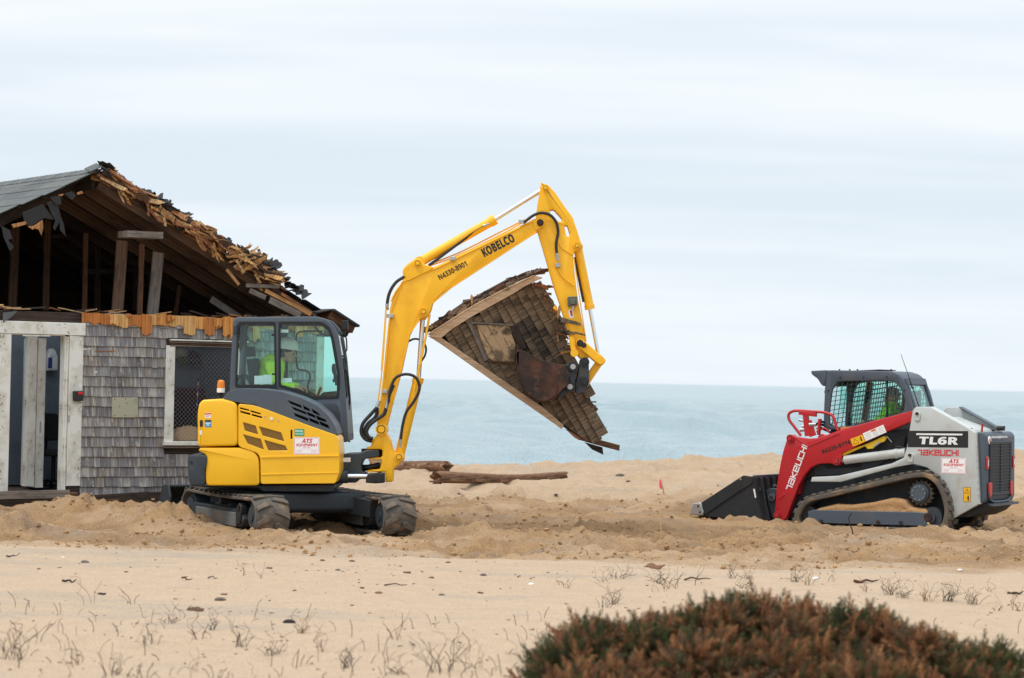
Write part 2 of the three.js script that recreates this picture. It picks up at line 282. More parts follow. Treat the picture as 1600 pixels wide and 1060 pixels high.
{ // the sea: one sheet to the horizon, with wind waves modelled where they can be told apart
  const rows = []; for (let d = 58; d < 700; d *= 1.0055) rows.push(d); for (let d = 700; d < 30000; d *= 1.25) rows.push(d);
  const nx = 460, nz = rows.length, pos = new Float32Array(nx * nz * 3), uv = new Float32Array(nx * nz * 2), idx = [];
  const swell = []; const r = mulberry(99); for (let k = 0; k < 26; k++) { const L = 1.6 * 1.13 ** k * (1 + .1 * r()), a = (r() - .5) * 1.5 + .25; swell.push([Math.sin(a) / L * 6.283, Math.cos(a) / L * 6.283, r() * 6.28, .017 * L ** .82]); }
  for (let j = 0; j < nz; j++) for (let i = 0; i < nx; i++) {
    const d = rows[j], u = (i / (nx - 1) - .5) * 2, x = (Math.sign(u) * Math.abs(u) ** 1.15) * (d < 700 ? 20 + .3 * d : 230 + (d - 700) * 3) + Math.sign(u) * sm(.86, 1, Math.abs(u)) * (60 + 1.6 * Math.min(d, 700)), k = j * nx + i, fade = 1 - sm(250, 690, d);
    let h = 0; for (const [a, b, p, m] of swell) h += m * Math.sin(a * x + b * d + p + 1.3 * Math.sin(.13 * x + .05 * d + p));
    const patch = .5 + .9 * fbm(x * .03 + 3, d * .05, 3);
    pos.set([x, -1.6 + h * fade * patch, -d], 3 * k); uv.set([x, d], 2 * k);
  }
  for (let j = 0; j + 1 < nz; j++) for (let i = 0; i + 1 < nx; i++) { const a = j * nx + i, b = a + nx; idx.push(a, a + 1, b, a + 1, b + 1, b); }
  const g = new THREE.BufferGeometry(); g.setAttribute('position', new THREE.BufferAttribute(pos, 3)); g.setAttribute('uv', new THREE.BufferAttribute(uv, 2)); g.setIndex(idx); g.computeVertexNormals();
  const wb = tex(512, i => { const k = nB[i] * 160 + nF[i] * 90; return [k, k, k]; }, false, [.16, .09]);
  const m = mesh('sea', g, phy({ color: lin(.285, .36, .385), specularIntensity: .5, roughness: .28, bumpMap: wb, bumpScale: .2, ior: 1.33 }));
  tag(m, 'pale grey-green sea with small wind waves reaching the horizon', null, null, 'structure');
}
// ================= the half demolished beach house: gable end to the camera, ridge running back to the left
const SH = 34 * R;
const house = thing('beach_house', 'weathered grey shingled beach house with its gable torn open', 'house', [-5.456, 0, -30.4], SH);
const W0 = xy(house, 0), Wc = crop(W0, 0, 470, 3.118), Wd = crop(W0, 110, 480, 4.82);
const RX = .245, RY = 4.335, EX = 3.95, EY = 2.45, SL = Math.atan2(RY - EY, EX - RX), LX = RX - (EX - RX);      // ridge, right eave, slope, left eave
const wallL = -3.05, wallR = 3.52, wallT = W0(130, 490)[1], wallB = -.15;
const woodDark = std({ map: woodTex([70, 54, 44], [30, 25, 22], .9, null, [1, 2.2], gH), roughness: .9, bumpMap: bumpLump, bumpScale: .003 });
const woodMid = std({ map: woodTex([112, 86, 66], [62, 47, 38], .9, null, [1, 2.2], gH), roughness: .9 });
const woodBrown = std({ map: woodTex([112, 76, 52], [58, 40, 30], .9, null, [1, 2.2], gH), roughness: .9 });
const woodGrey = std({ map: woodTex([134, 124, 116], [80, 73, 68], .9, null, [1, 2.2], gH), roughness: .9, bumpMap: bumpLump, bumpScale: .002 });
const freshBeam = [[206, 156, 100], [170, 116, 72]].map(c => std({ map: woodTex(c, [c[0] * .6, c[1] * .55, c[2] * .5], .9, null, [1, 2.2], gH), roughness: .85 }));
const woodFresh = [[214, 166, 108], [190, 136, 84], [208, 172, 126], [158, 104, 66]].map((c, i) => std({ map: woodTex(c, [c[0] * .62, c[1] * .56, c[2] * .5], .75, null, [2 + i * .4, 1]), roughness: .85, bumpMap: grainBump, bumpScale: .004 }));
const woodNew = [[228, 166, 92], [214, 148, 76], [224, 176, 112], [196, 124, 60]].map((c, i) => std({ map: woodTex(c, [c[0] * .7, c[1] * .62, c[2] * .52], .7, null, [1.4 + i * .4, .7]), roughness: .85, bumpMap: grainBump, bumpScale: .004 }));
const feltBlack = std({ map: paintTex([46, 47, 49], [88, 84, 80], .5), roughness: .95, bumpMap: bumpFine, bumpScale: .003 });
const roofGrey = [0, 1, 2].map(i => std({ map: paintTex([[96, 100, 100], [88, 92, 93], [104, 106, 104]][i], [124, 124, 118], .5), roughness: .95, bumpMap: bumpFine, bumpScale: .003 }));
const peeling = std({ map: tex(512, i => { const c = lerp3([228, 227, 220], [206, 202, 190], sm(.45, .7, nA[i])); return nB[i] * .6 + nF[i] * .4 < .30 || (nA[i] > .69 && nF[i] > .58) ? [122, 112, 98] : c; }, true, 1.2), roughness: .8, bumpMap: bumpLump, bumpScale: .002 });
const cedar = [[150, 147, 149], [138, 134, 136], [158, 153, 151], [128, 124, 125], [146, 138, 130]].map((c, i) => std({ map: woodTex(c, [c[0] * .68, c[1] * .66, c[2] * .65], .7, [188, 182, 170], [1.6 + .3 * i, .7 + .15 * i]), roughness: .95, bumpMap: grainBump, bumpScale: .004 }));
const roomWall = std({ map: paintTex([126, 136, 148], [104, 112, 122], .5), roughness: .9 });

const doorHole = [W0(13.5, 771), W0(98, 771), W0(98, 524.5), W0(13.5, 524.5)];
const winL = Wd(772, 600)[0], winR = W0(369, 600)[0], winT = Wd(800, 300)[1], winB = Wd(800, 1010)[1];
const dL = W0(13.5, 640)[0], dR = W0(98, 640)[0], dT = W0(60, 524)[1], dB = W0(60, 770)[1];
{
  const hole = (l, r, b, t) => [[l, b], [l, t], [r, t], [r, b]];
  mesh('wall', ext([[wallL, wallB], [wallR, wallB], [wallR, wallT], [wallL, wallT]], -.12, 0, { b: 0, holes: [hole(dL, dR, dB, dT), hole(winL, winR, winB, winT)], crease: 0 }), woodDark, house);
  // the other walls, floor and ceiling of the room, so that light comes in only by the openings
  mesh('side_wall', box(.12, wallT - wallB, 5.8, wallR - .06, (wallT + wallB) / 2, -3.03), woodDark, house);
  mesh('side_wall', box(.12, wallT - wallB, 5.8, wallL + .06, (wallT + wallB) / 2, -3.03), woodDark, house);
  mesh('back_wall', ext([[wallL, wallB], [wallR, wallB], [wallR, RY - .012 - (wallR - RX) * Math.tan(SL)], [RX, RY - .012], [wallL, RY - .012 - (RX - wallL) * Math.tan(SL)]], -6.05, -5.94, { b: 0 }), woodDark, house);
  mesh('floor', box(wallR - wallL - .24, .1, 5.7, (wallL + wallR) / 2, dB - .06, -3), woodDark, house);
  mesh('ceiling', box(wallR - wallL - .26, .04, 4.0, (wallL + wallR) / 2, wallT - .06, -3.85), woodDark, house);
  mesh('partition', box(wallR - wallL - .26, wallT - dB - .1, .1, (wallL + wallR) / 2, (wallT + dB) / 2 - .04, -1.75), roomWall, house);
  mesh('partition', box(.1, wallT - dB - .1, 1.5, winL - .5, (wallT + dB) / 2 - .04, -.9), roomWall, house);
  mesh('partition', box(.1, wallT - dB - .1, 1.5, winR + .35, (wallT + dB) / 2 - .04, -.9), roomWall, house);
}
// wall shingles, course by course
{
  const EXPO = .127, y0 = Wc(400, 170)[1], left = W0(126, 640)[0], cornerL = W0(491, 640)[0];
  const wedge = (w, h, t0, t1, u, vv) => { const g = new THREE.BoxGeometry(w, h, 1), p = g.attributes.position, q = g.attributes.uv; for (let i = 0; i < p.count; i++) { const top = p.getY(i) > 0; p.setZ(i, p.getZ(i) > 0 ? (top ? t1 : t0) : 0); q.setXY(i, p.getX(i) + u, p.getY(i) + vv); } g.computeVertexNormals(); return g; };
  const block = (l, r, b, t) => (x0, x1, yb, yt) => x1 > l + .005 && x0 < r - .005 && yt > b + .01 && yb < t - .01;
  const inWin = block(winL - .12, winR + .1, winB - .09, winT + .11), inDoor = block(-99, left, -9, 9), plate = null;
  const shingle = (x, w, yb, h) => { if (w < .02) return; const lift = rr(0, .006), m = mesh('shingle', wedge(w - rr(.002, .005), h + .03, .027 + lift, .006, rnd() * 7, rnd() * 5), cedar[Math.floor(rnd() * 5)], house); m.position.set(x + w / 2, yb + h / 2 + .015 + rr(-.005, .004), .001); m.rotation.z = rr(-.006, .006); };
  for (let k = -1; k < 17; k++) {
    const yb = y0 - k * EXPO, yt = yb + EXPO; let x = left + (k % 2 ? 0 : .0);
    while (x < cornerL) {
      let w = rr(.07, .22); if (x + w > cornerL) w = cornerL - x;
      if (inWin(x, x + w, yb, yt)) { const wl = winL - .12, wr = winR + .1; if (x < wl - .03) { shingle(x, wl - x, yb, EXPO); } x = Math.max(x + w, wr); if (x > wr && x - wr < .3) { shingle(wr, x - wr, yb, EXPO); } continue; }
      if (k === -1 && rnd() < .42) { x += w; continue; }                 // torn off along the broken top
      shingle(x, w, yb, EXPO); x += w;
    }
  }
  // bare, freshly split boards along the top of the wall
  let x = left - .03; const top = wallT + .02;
  while (x < cornerL) { const w = rr(.14, .36), h = rr(.12, .16), p = [[0, 0], [w, 0], [w, -h + rr(-.01, .02)], [w * .7, -h + rr(-.02, .03)], [w * .35, -h + rr(-.02, .03)], [0, -h + rr(-.01, .02)]]; const m = mesh('split_board', ext(p.reverse(), 0, .012, { b: .002, crease: 0 }), woodNew[Math.floor(rnd() * 4)], house); m.position.set(x, top - rr(0, .02), .022 + rr(0, .004)); x += w + .003; }
  x = left - .03;
  while (x < cornerL) {
    const w = rr(.05, .17), long = rnd() < .45, h = long ? rr(.24, .28) : rr(.05, .13); if (rnd() < .5) { x += w; continue; }
    const p = [[-w / 2, 0], [w / 2, rr(-.02, .015)], [w / 2 - rr(0, .006), -h + rr(-.01, .06)], [w * rr(.15, .35), -h + rr(-.03, .03)], [w * rr(-.1, .1), -h + rr(-.01, .05)], [-w * rr(.15, .35), -h + rr(-.04, .02)], [-w / 2 + rr(0, .006), -h + rr(-.01, .06)]];
    const m = mesh('split_board', ext(p.reverse(), 0, rr(.012, .03), { b: .003, crease: 0 }), woodNew[Math.floor(rnd() * 4)], house); m.position.set(x + w / 2, top - Math.abs(rr(0, .03)), .036 + rr(.0, .008)); m.rotation.set(rr(-.06, .02), 0, rr(-.03, .03));
    x += w * rr(.94, 1.05);
  }
  for (let k = 0; k < 34; k++) { const a = rr(left - 1.6, cornerL), L = rr(.1, .42), z = rr(-.12, .03); const m = mesh('splinter', beam([-L / 2, 0, 0], [L / 2, 0, 0], rr(.008, .02), rr(.02, .05), [0, 0, 1], 0), rnd() < .6 ? woodFresh[Math.floor(rnd() * 4)] : woodDark, house); m.position.set(a, top + rr(.005, .03), z); m.rotation.set(rr(-.2, .2), rr(-.5, .5), rr(-.22, .22)); }
  mesh('top_plate', beam([wallL, wallT - .02, -.06], [wallR, wallT - .02, -.06], .05, .11), woodDark, house);
  for (const [a, b, t] of [[400, 438, 240], [460, 556, 250], [395, 412, 355], [455, 470, 352]]) { const p = Wc(a, t), q = Wc(b, t); mesh('torn_strip', ext([[p[0], p[1]], [q[0], q[1] + .005], [q[0] - .01, q[1] + .022], [(p[0] + q[0]) / 2, p[1] + .014], [p[0], p[1] + .02]], .02, .026, { b: 0, crease: 0 }), a === 460 ? woodFresh[3] : peeling, house); }
  // small square cover plate with nail heads
  const pc = [[540, 472], [666, 472], [666, 570], [540, 570]].map(([a, b]) => Wc(a, b)), pl = mesh('cover_plate', ext(rounded(pc.reverse(), .02), .022, .036, { b: .004 }), std({ map: paintTex([176, 174, 150], [140, 134, 112], .6), roughness: .7 }), house); tag(pl, 'square pale cover plate fixed over the wall shingles');
  for (const [a, b] of [[552, 480], [605, 478], [655, 482], [550, 560], [603, 560], [655, 562], [575, 515], [612, 500]]) { const q = Wc(a, b); mesh('nail_head', disc(q[0], q[1], .034, .040, .006, 8), M.rust, pl); }
  // corner board, skirting
  mesh('corner_board', box(wallR + .012 - cornerL, wallT - .2 - .12, .03, (cornerL + wallR + .012) / 2, (wallT - .2 + .12) / 2 - .0, .019), peeling, house);
  mesh('skirting', box(wallR - left, .22, .03, (wallR + left) / 2, y0 - 16 * EXPO - .115, .004), woodDark, house);
}
// doorway
{
  const tl = W0(126, 640)[0], t0 = Wc(325, 500)[0], top = Wc(200, 103)[1], topIn = Wc(200, 165)[1], bot = Wc(360, 903)[1];
  const fr = part('door_frame', house);
  mesh('frame_board', box(tl - t0, topIn - bot, .035, (tl + t0) / 2, (topIn + bot) / 2, .018), peeling, fr);
  mesh('frame_board', box(.42, topIn - dB, .035, dL - .212, (topIn + dB) / 2, .018), peeling, fr);
  mesh('frame_board', box(tl + .02 - (dL - .43), top - topIn - .004, .045, (tl + dL - .41) / 2, (top + topIn) / 2, .023), peeling, fr);
  mesh('jamb', box(.03, dT - dB, .13, dR + .012, (dT + dB) / 2, -.055), peeling, fr);
  mesh('jamb', box(.03, dT - dB, .13, dL - .012, (dT + dB) / 2, -.055), peeling, fr);
  mesh('jamb', box(dR - dL, .03, .13, (dR + dL) / 2, dT + .014, -.055), peeling, fr);
  mesh('stop_strip', box(.022, dT - dB - .02, .05, t0 - .02, (dT + dB) / 2, .012), peeling, fr);
  mesh('strike_plate', box(.02, .09, .006, t0 + .012, Wc(318, 575)[1], .039), M.steel, fr); mesh('latch', tube([[t0, Wc(318, 505)[1], .04], [t0 + .02, Wc(318, 520)[1], .06], [t0 + .01, Wc(318, 535)[1], .045]], .005, 10, 6), M.steel, fr);
  mesh('rotten_foot', box(tl - t0 - .02, .12, .03, (tl + t0) / 2 + .005, bot - .065, .012), woodDark, fr);
  mesh('lintel_strip', beam([...Wc(105, 170), .03], [...Wc(238, 172), .03], .018, .02), peeling, fr);
  const th = mesh('threshold', box(dR - dL + .2, .07, .25, (dR + dL) / 2 + .05, dB - .03, .06), woodBrown, house);
  // open inner door seen nearly edge on, with the post it hangs from
  const z = -.55, f = xy(house, z), a = f(43, 600)[0], b = f(57, 600)[0], c = f(70, 600)[0];
  mesh('inner_post', box(b - a, dT - dB, .12, (a + b) / 2, (dT + dB) / 2 + .05, z - .06), peeling, house);
  const leaf = part('inner_door', house); mesh('leaf', box(.04, dT - dB - .06, .72, 0, (dT + dB) / 2, -.36), M.white, leaf); mesh('edge_board', box(c - b - .004, dT - dB - .06, .04, .012, (dT + dB) / 2, .0), peeling, leaf); mesh('lock_plate', box(.02, .14, .004, .012, f(68, 668)[1], .024), M.steel, leaf); leaf.position.set((b + c) / 2, 0, z - .03); leaf.rotation.y = -.12;
  // black key box with a red window
  const k = [[345, 440], [392, 440], [390, 488], [345, 488]].map(([p, q]) => Wc(p, q)), kb = mesh('key_box', ext(rounded(k.reverse(), .012), .04, .10, { b: .008 }), M.black, house);
  const r = [[364, 445], [386, 445], [386, 456], [364, 456]].map(([p, q]) => Wc(p, q)); mesh('red_window', ext(r.reverse(), .098, .104, { b: .001 }), std({ color: lin(.75, .02, .03), roughness: .4 }), kb);
}
// window with a wire mesh
{
  const f = part('window_frame', house), fl = Wd(706, 600)[0], sillB = Wd(800, 1052)[1];
  mesh('frame_board', box(winL - fl, winT - winB + .02, .04, (winL + fl) / 2, (winT + winB) / 2 + .005, .021), peeling, f);
  mesh('frame_board', box(.1, winT - winB, .04, winR + .052, (winT + winB) / 2, .021), peeling, f);
  mesh('sill', box(winR - fl + .2, .05, .10, (winR + fl) / 2 + .08, winB - .028, .04), peeling, f); mesh('sill_board', box(winR - fl + .18, .035, .06, (winR + fl) / 2 + .08, winB - .072, .03), woodGrey, f);
  for (const [y, h, d, m] of [[.012, .016, .06, woodGrey], [.035, .02, .045, woodBrown], [.062, .022, .055, woodGrey], [.088, .018, .075, peeling]]) mesh('head_board', box(winR - winL + .22, h, d, (winL + winR) / 2 + .03, winT + y, d / 2 - .01), m, f);
  mesh('head_gap_shade', box(.1, .11, .02, winL - .07, winT + .05, .012), woodDark, f);  // solid dark block; its colour stands for the shade in a gap
  mesh('jamb', box(.02, winT - winB, .12, winL - .008, (winT + winB) / 2, -.06), peeling, f); mesh('jamb', box(.02, winT - winB, .12, winR + .008, (winT + winB) / 2, -.06), peeling, f);
  const wires = [], s = .058, amp = s / 2; for (let k = 0, x = winL - amp; x < winR + s; x += amp, k++) { const pts = []; let n = 0; for (let y = winB; y <= winT; y += s / 2, n++) pts.push(new V3(clamp(x + ((n + k) % 2 ? amp : 0), winL, winR), y, -.03 + ((n % 2) ? .003 : -.003))); for (let i = 0; i + 1 < pts.length; i++) wires.push(cyl(pts[i], pts[i + 1], .0022, .0022, 4, true)); }
  mesh('wire_mesh', wires, std({ color: lin(.26, .26, .27), roughness: .6, metalness: .3 }), f);
}
// roof timbers, decks and coverings
const slopeR = (t, z, off = 0) => new V3(RX + Math.cos(SL) * t + Math.sin(SL) * off, RY - Math.sin(SL) * t + Math.cos(SL) * off, z);
const slopeL = (t, z, off = 0) => new V3(RX - Math.cos(SL) * t - Math.sin(SL) * off, RY - Math.sin(SL) * t + Math.cos(SL) * off, z);
const FULL = Math.hypot(EX - RX, RY - EY);
{
  const upR = [Math.sin(SL), Math.cos(SL), 0], upL = [-Math.sin(SL), Math.cos(SL), 0];
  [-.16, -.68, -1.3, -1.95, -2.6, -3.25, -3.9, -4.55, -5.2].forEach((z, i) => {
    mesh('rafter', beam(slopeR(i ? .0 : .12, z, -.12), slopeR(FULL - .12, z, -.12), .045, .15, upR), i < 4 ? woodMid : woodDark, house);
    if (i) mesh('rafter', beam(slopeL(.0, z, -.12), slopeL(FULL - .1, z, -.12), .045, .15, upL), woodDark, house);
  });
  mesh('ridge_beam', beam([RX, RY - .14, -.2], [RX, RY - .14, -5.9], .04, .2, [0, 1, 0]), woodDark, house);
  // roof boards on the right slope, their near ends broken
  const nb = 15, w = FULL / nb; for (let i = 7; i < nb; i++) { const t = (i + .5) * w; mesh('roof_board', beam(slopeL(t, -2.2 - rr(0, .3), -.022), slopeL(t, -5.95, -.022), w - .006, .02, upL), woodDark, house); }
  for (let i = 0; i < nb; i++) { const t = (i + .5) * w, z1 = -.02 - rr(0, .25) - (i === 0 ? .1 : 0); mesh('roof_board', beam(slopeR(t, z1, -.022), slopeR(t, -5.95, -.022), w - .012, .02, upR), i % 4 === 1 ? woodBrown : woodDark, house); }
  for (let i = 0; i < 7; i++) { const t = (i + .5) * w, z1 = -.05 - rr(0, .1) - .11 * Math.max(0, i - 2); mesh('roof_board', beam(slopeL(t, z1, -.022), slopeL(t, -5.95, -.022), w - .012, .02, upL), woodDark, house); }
  // dark covering on the right slope in long laps
  for (let i = 0; i < 11; i++) { const t0 = i * FULL / 11, z1 = -.1 - rr(0, .22); mesh('roof_strip', beam(slopeR(t0 + FULL / 22, z1 + (i > 7 ? .12 : 0), .006 + .003 * (i % 2)), slopeR(t0 + FULL / 22, -6.1, .006 + .003 * (i % 2)), FULL / 11 + .01, .014, upR), feltBlack, house); }
  mesh('fascia', beam(slopeR(FULL + .01, -.02, -.07), slopeR(FULL + .01, -6.1, -.07), .025, .12, upR), woodDark, house);
  // left slope: laid roof shingles in courses, lowest ones torn away
  const CE = .27;
  for (let c = 0; c < 7; c++) {
    let z = .04 - rr(0, .06) - Math.max(0, c - 2) * .14 - (c === 6 ? .2 : 0);
    while (z > -5.9) { const L = rr(.75, 1.0), t = (c + .5) * CE; const tilt = .018; const g = beam([0, 0, 0], [0, 0, -(L - .004)], CE + .03, .011, [0, 1, 0], 0); const m = mesh('roof_shingle', g, roofGrey[Math.floor(rnd() * 3)], house); const p = slopeL(t, z, .008 + (c % 2) * .002 + rr(0, .003)); m.position.copy(p); m.rotation.z = SL - tilt; z -= L; }
  }
  for (let k = 0; k < 30; k++) { const z = .05 - k * .16, g = ext([[-.15, -.075], [0, .004], [.15, -.075], [.15, -.088], [0, -.012], [-.15, -.088]], -.19, 0, { b: .001, crease: 0 }); const m = mesh('ridge_cap', g, roofGrey[k % 3], house); m.position.set(RX, RY + .026 + (k === 0 ? .02 : 0), z); m.rotation.x = k === 0 ? .25 : .035; }
  // posts and braces standing in the attic, read where they show
  const P1 = crop(at(house, 'z', -.55), 0, 240, 3.786), P2 = crop(at(house, 'z', -1.7), 0, 240, 3.786), P3 = crop(at(house, 'z', -3), 0, 240, 3.786);
  for (const [f, a, b, w, m] of [[P1, [692, 950], [722, 515], .15, woodMid], [P1, [824, 955], [838, 535], .065, woodBrown], [P1, [900, 955], [936, 585], .15, woodGrey], [P2, [498, 950], [506, 470], .06, woodBrown], [P2, [1034, 965], [1062, 780], .05, woodBrown], [P3, [268, 930], [280, 380], .09, woodMid], [P3, [70, 930], [90, 420], .12, woodMid], [P3, [575, 930], [575, 500], .08, woodDark], [P3, [798, 930], [800, 640], .06, woodDark]]) mesh('post', beam(f(...a), f(...b), w, .045), m, house);
  mesh('tie_beam', beam(P3(240, 490), P3(700, 490), .06, .04), woodDark, house); mesh('tie_beam', beam(P3(480, 700), P3(900, 690), .07, .04), woodDark, house);
  const PB = crop(at(house, 'z', -.02), 0, 240, 3.786); mesh('cleat', beam(PB(722, 478), PB(935, 488), .085, .3), woodGrey, house);
  const Q = crop(at(house, 'z', -.9), 250, 330, 5.161); mesh('metal_strap', beam(Q(410, 710), Q(640, 860), .09, .02), std({ map: paintTex([150, 146, 140], [110, 100, 90], .6), roughness: .7 }), house);
  // broken ends along the right rake: splintered boards under curled black shingles
  const onR = (t, off, z) => slopeR(t, z, off);
  const chip = (L, w, th, mat, name) => { const p = ragged(L, w, w * .28, 5); p[0][0] += rr(0, .1) * L; p[5][0] -= rr(0, .25) * L; return mesh(name, ext(p, -th / 2, th / 2, { b: .002, crease: 0 }), mat, house); };
  for (let k = 0; k < 290; k++) {
    const t = .12 + Math.pow(rnd(), .9) * (FULL * .66), m = chip(rr(.10, .5), rr(.012, .05) * (rnd() < .12 ? 2 : 1), rr(.004, .012), woodFresh[Math.floor(rnd() * 4)], 'splinter');
    if (rnd() < .5) m.material = rnd() < .65 ? woodBrown : woodDark; const bulge = .05 * Math.exp(-(((t - 2.35) / .35) ** 2)) + .01;
    m.position.copy(onR(t, rr(-.10, .06) + bulge, rr(-.14, .1))); m.rotation.set(rr(-.7, .5), rr(-.6, .6), -SL + rr(-.25, .25));
  }
  for (let k = 0; k < 14; k++) { const t = rr(.3, 2.7), L = rr(.15, .36), m = chip(L, rr(.025, .05), .008, woodFresh[Math.floor(rnd() * 4)], 'splinter'); m.position.copy(onR(t, -.12, rr(0, .08))); m.rotation.set(rr(-.2, .2), rr(-.2, .2), -SL - rr(.3, 1.0)); }
  for (let k = 0; k < 26; k++) { // one bundle of splayed fibres where the deck snapped
    const m = chip(rr(.2, .46), rr(.02, .06), .007, woodFresh[k % 3], 'splinter'); m.position.copy(onR(rr(2.18, 2.55), rr(.0, .13), rr(-.1, .1))); m.rotation.set(rr(-.5, .5), rr(-.4, .4), rr(-.1, .75)); }
  for (let k = 0; k < 120; k++) {
    const t = .03 + rnd() * (FULL * .78), m = chip(rr(.1, .24), rr(.08, .18), rr(.006, .012), feltBlack, 'shingle_scrap'), up = .03 + .09 * Math.exp(-(((t - 2.75) / .35) ** 2)) + .04 * vn(t * 5, 3);
    m.position.copy(onR(t, up + rr(0, .03), rr(-.2, .04))); m.rotation.set(-1.25 + rr(-.6, .6), rr(-.5, .5), -SL + rr(-.5, .5));
  }
  for (let k = 0; k < 9; k++) { const m = chip(rr(.12, .2), rr(.1, .16), .012, feltBlack, 'shingle_scrap'); m.position.copy(onR(2.62 + rr(-.12, .22), .06 + rr(0, .13), rr(-.1, .06))); m.rotation.set(-.9 + rr(-.6, .6), rr(-.4, .4), rr(-.8, .6)); }
  // broken boards where the rake meets the sound part of the roof
  for (const [a, b, w, m] of [[[845, 640], [1215, 835], .05, freshBeam[0]], [[880, 715], [1130, 840], .09, woodGrey], [[975, 665], [1230, 830], .045, freshBeam[1]], [[690, 600], [960, 610], .05, woodGrey], [[720, 640], [850, 700], .07, woodGrey], [[535, 470], [635, 595], .045, freshBeam[0]]]) { const f = crop(at(house, 'z', rr(.0, .05)), 250, 330, 5.161); mesh('broken_board', beam(f(...a), f(...b), w, .022), m, house); }
  // torn felt hanging from the left rake
  const F1 = crop(W0, 0, 240, 3.786);
  const flap = (pts, z) => mesh('torn_felt', ext(map2(F1, pts).reverse(), z, z + .008, { b: .002, crease: 0 }), feltBlack, house);
  flap([[270, 290], [330, 275], [352, 370], [372, 420], [382, 490], [350, 455], [345, 405], [318, 455], [308, 440], [322, 395], [300, 360]], .02); flap([[370, 240], [415, 225], [438, 250], [415, 278]], .05); flap([[285, 262], [345, 248], [352, 300], [320, 306]], .05);
  flap([[0, 428], [50, 455], [65, 505], [40, 512], [75, 555], [50, 578], [15, 500]], .03); flap([[130, 350], [250, 300], [325, 395], [260, 382], [200, 420], [175, 440], [140, 400]], .0);
  for (const [p, z] of [[[[175, 440], [215, 415], [235, 400], [245, 395], [250, 440], [238, 485], [222, 450]], .02], [[[60, 420], [145, 402], [150, 420], [75, 440]], .02], [[[440, 235], [470, 222], [478, 238], [445, 246]], .06], [[[155, 432], [200, 428], [185, 452]], .03], [[[335, 245], [365, 240], [360, 250], [340, 256]], .04]]) mesh('splinter', ext(map2(F1, p).reverse(), z, z + .012, { b: .002, crease: 0 }), woodFresh[1], house);
  mesh('torn_felt', ext(map2(crop(W0, 0, 480, 3.314), [[0, 30], [75, 22], [40, 55], [0, 82]]).reverse(), .08, .09, { b: .002, crease: 0 }), roofGrey[0], house);
  // eave lip at the far right, lifted
  const E1 = crop(W0, 250, 330, 5.161); mesh('lifted_strip', beam([...E1(1225, 820), -.1], [...E1(1355, 795), -.1], .02, .5), feltBlack, house); mesh('lifted_strip', beam([...E1(1345, 797), -.1], [...E1(1550, 930), -.1], .03, .6), feltBlack, house);
  mesh('eave_board', beam([...E1(1330, 835), -.08], [...E1(1530, 955), -.08], .11, .4), woodBrown, house);
}
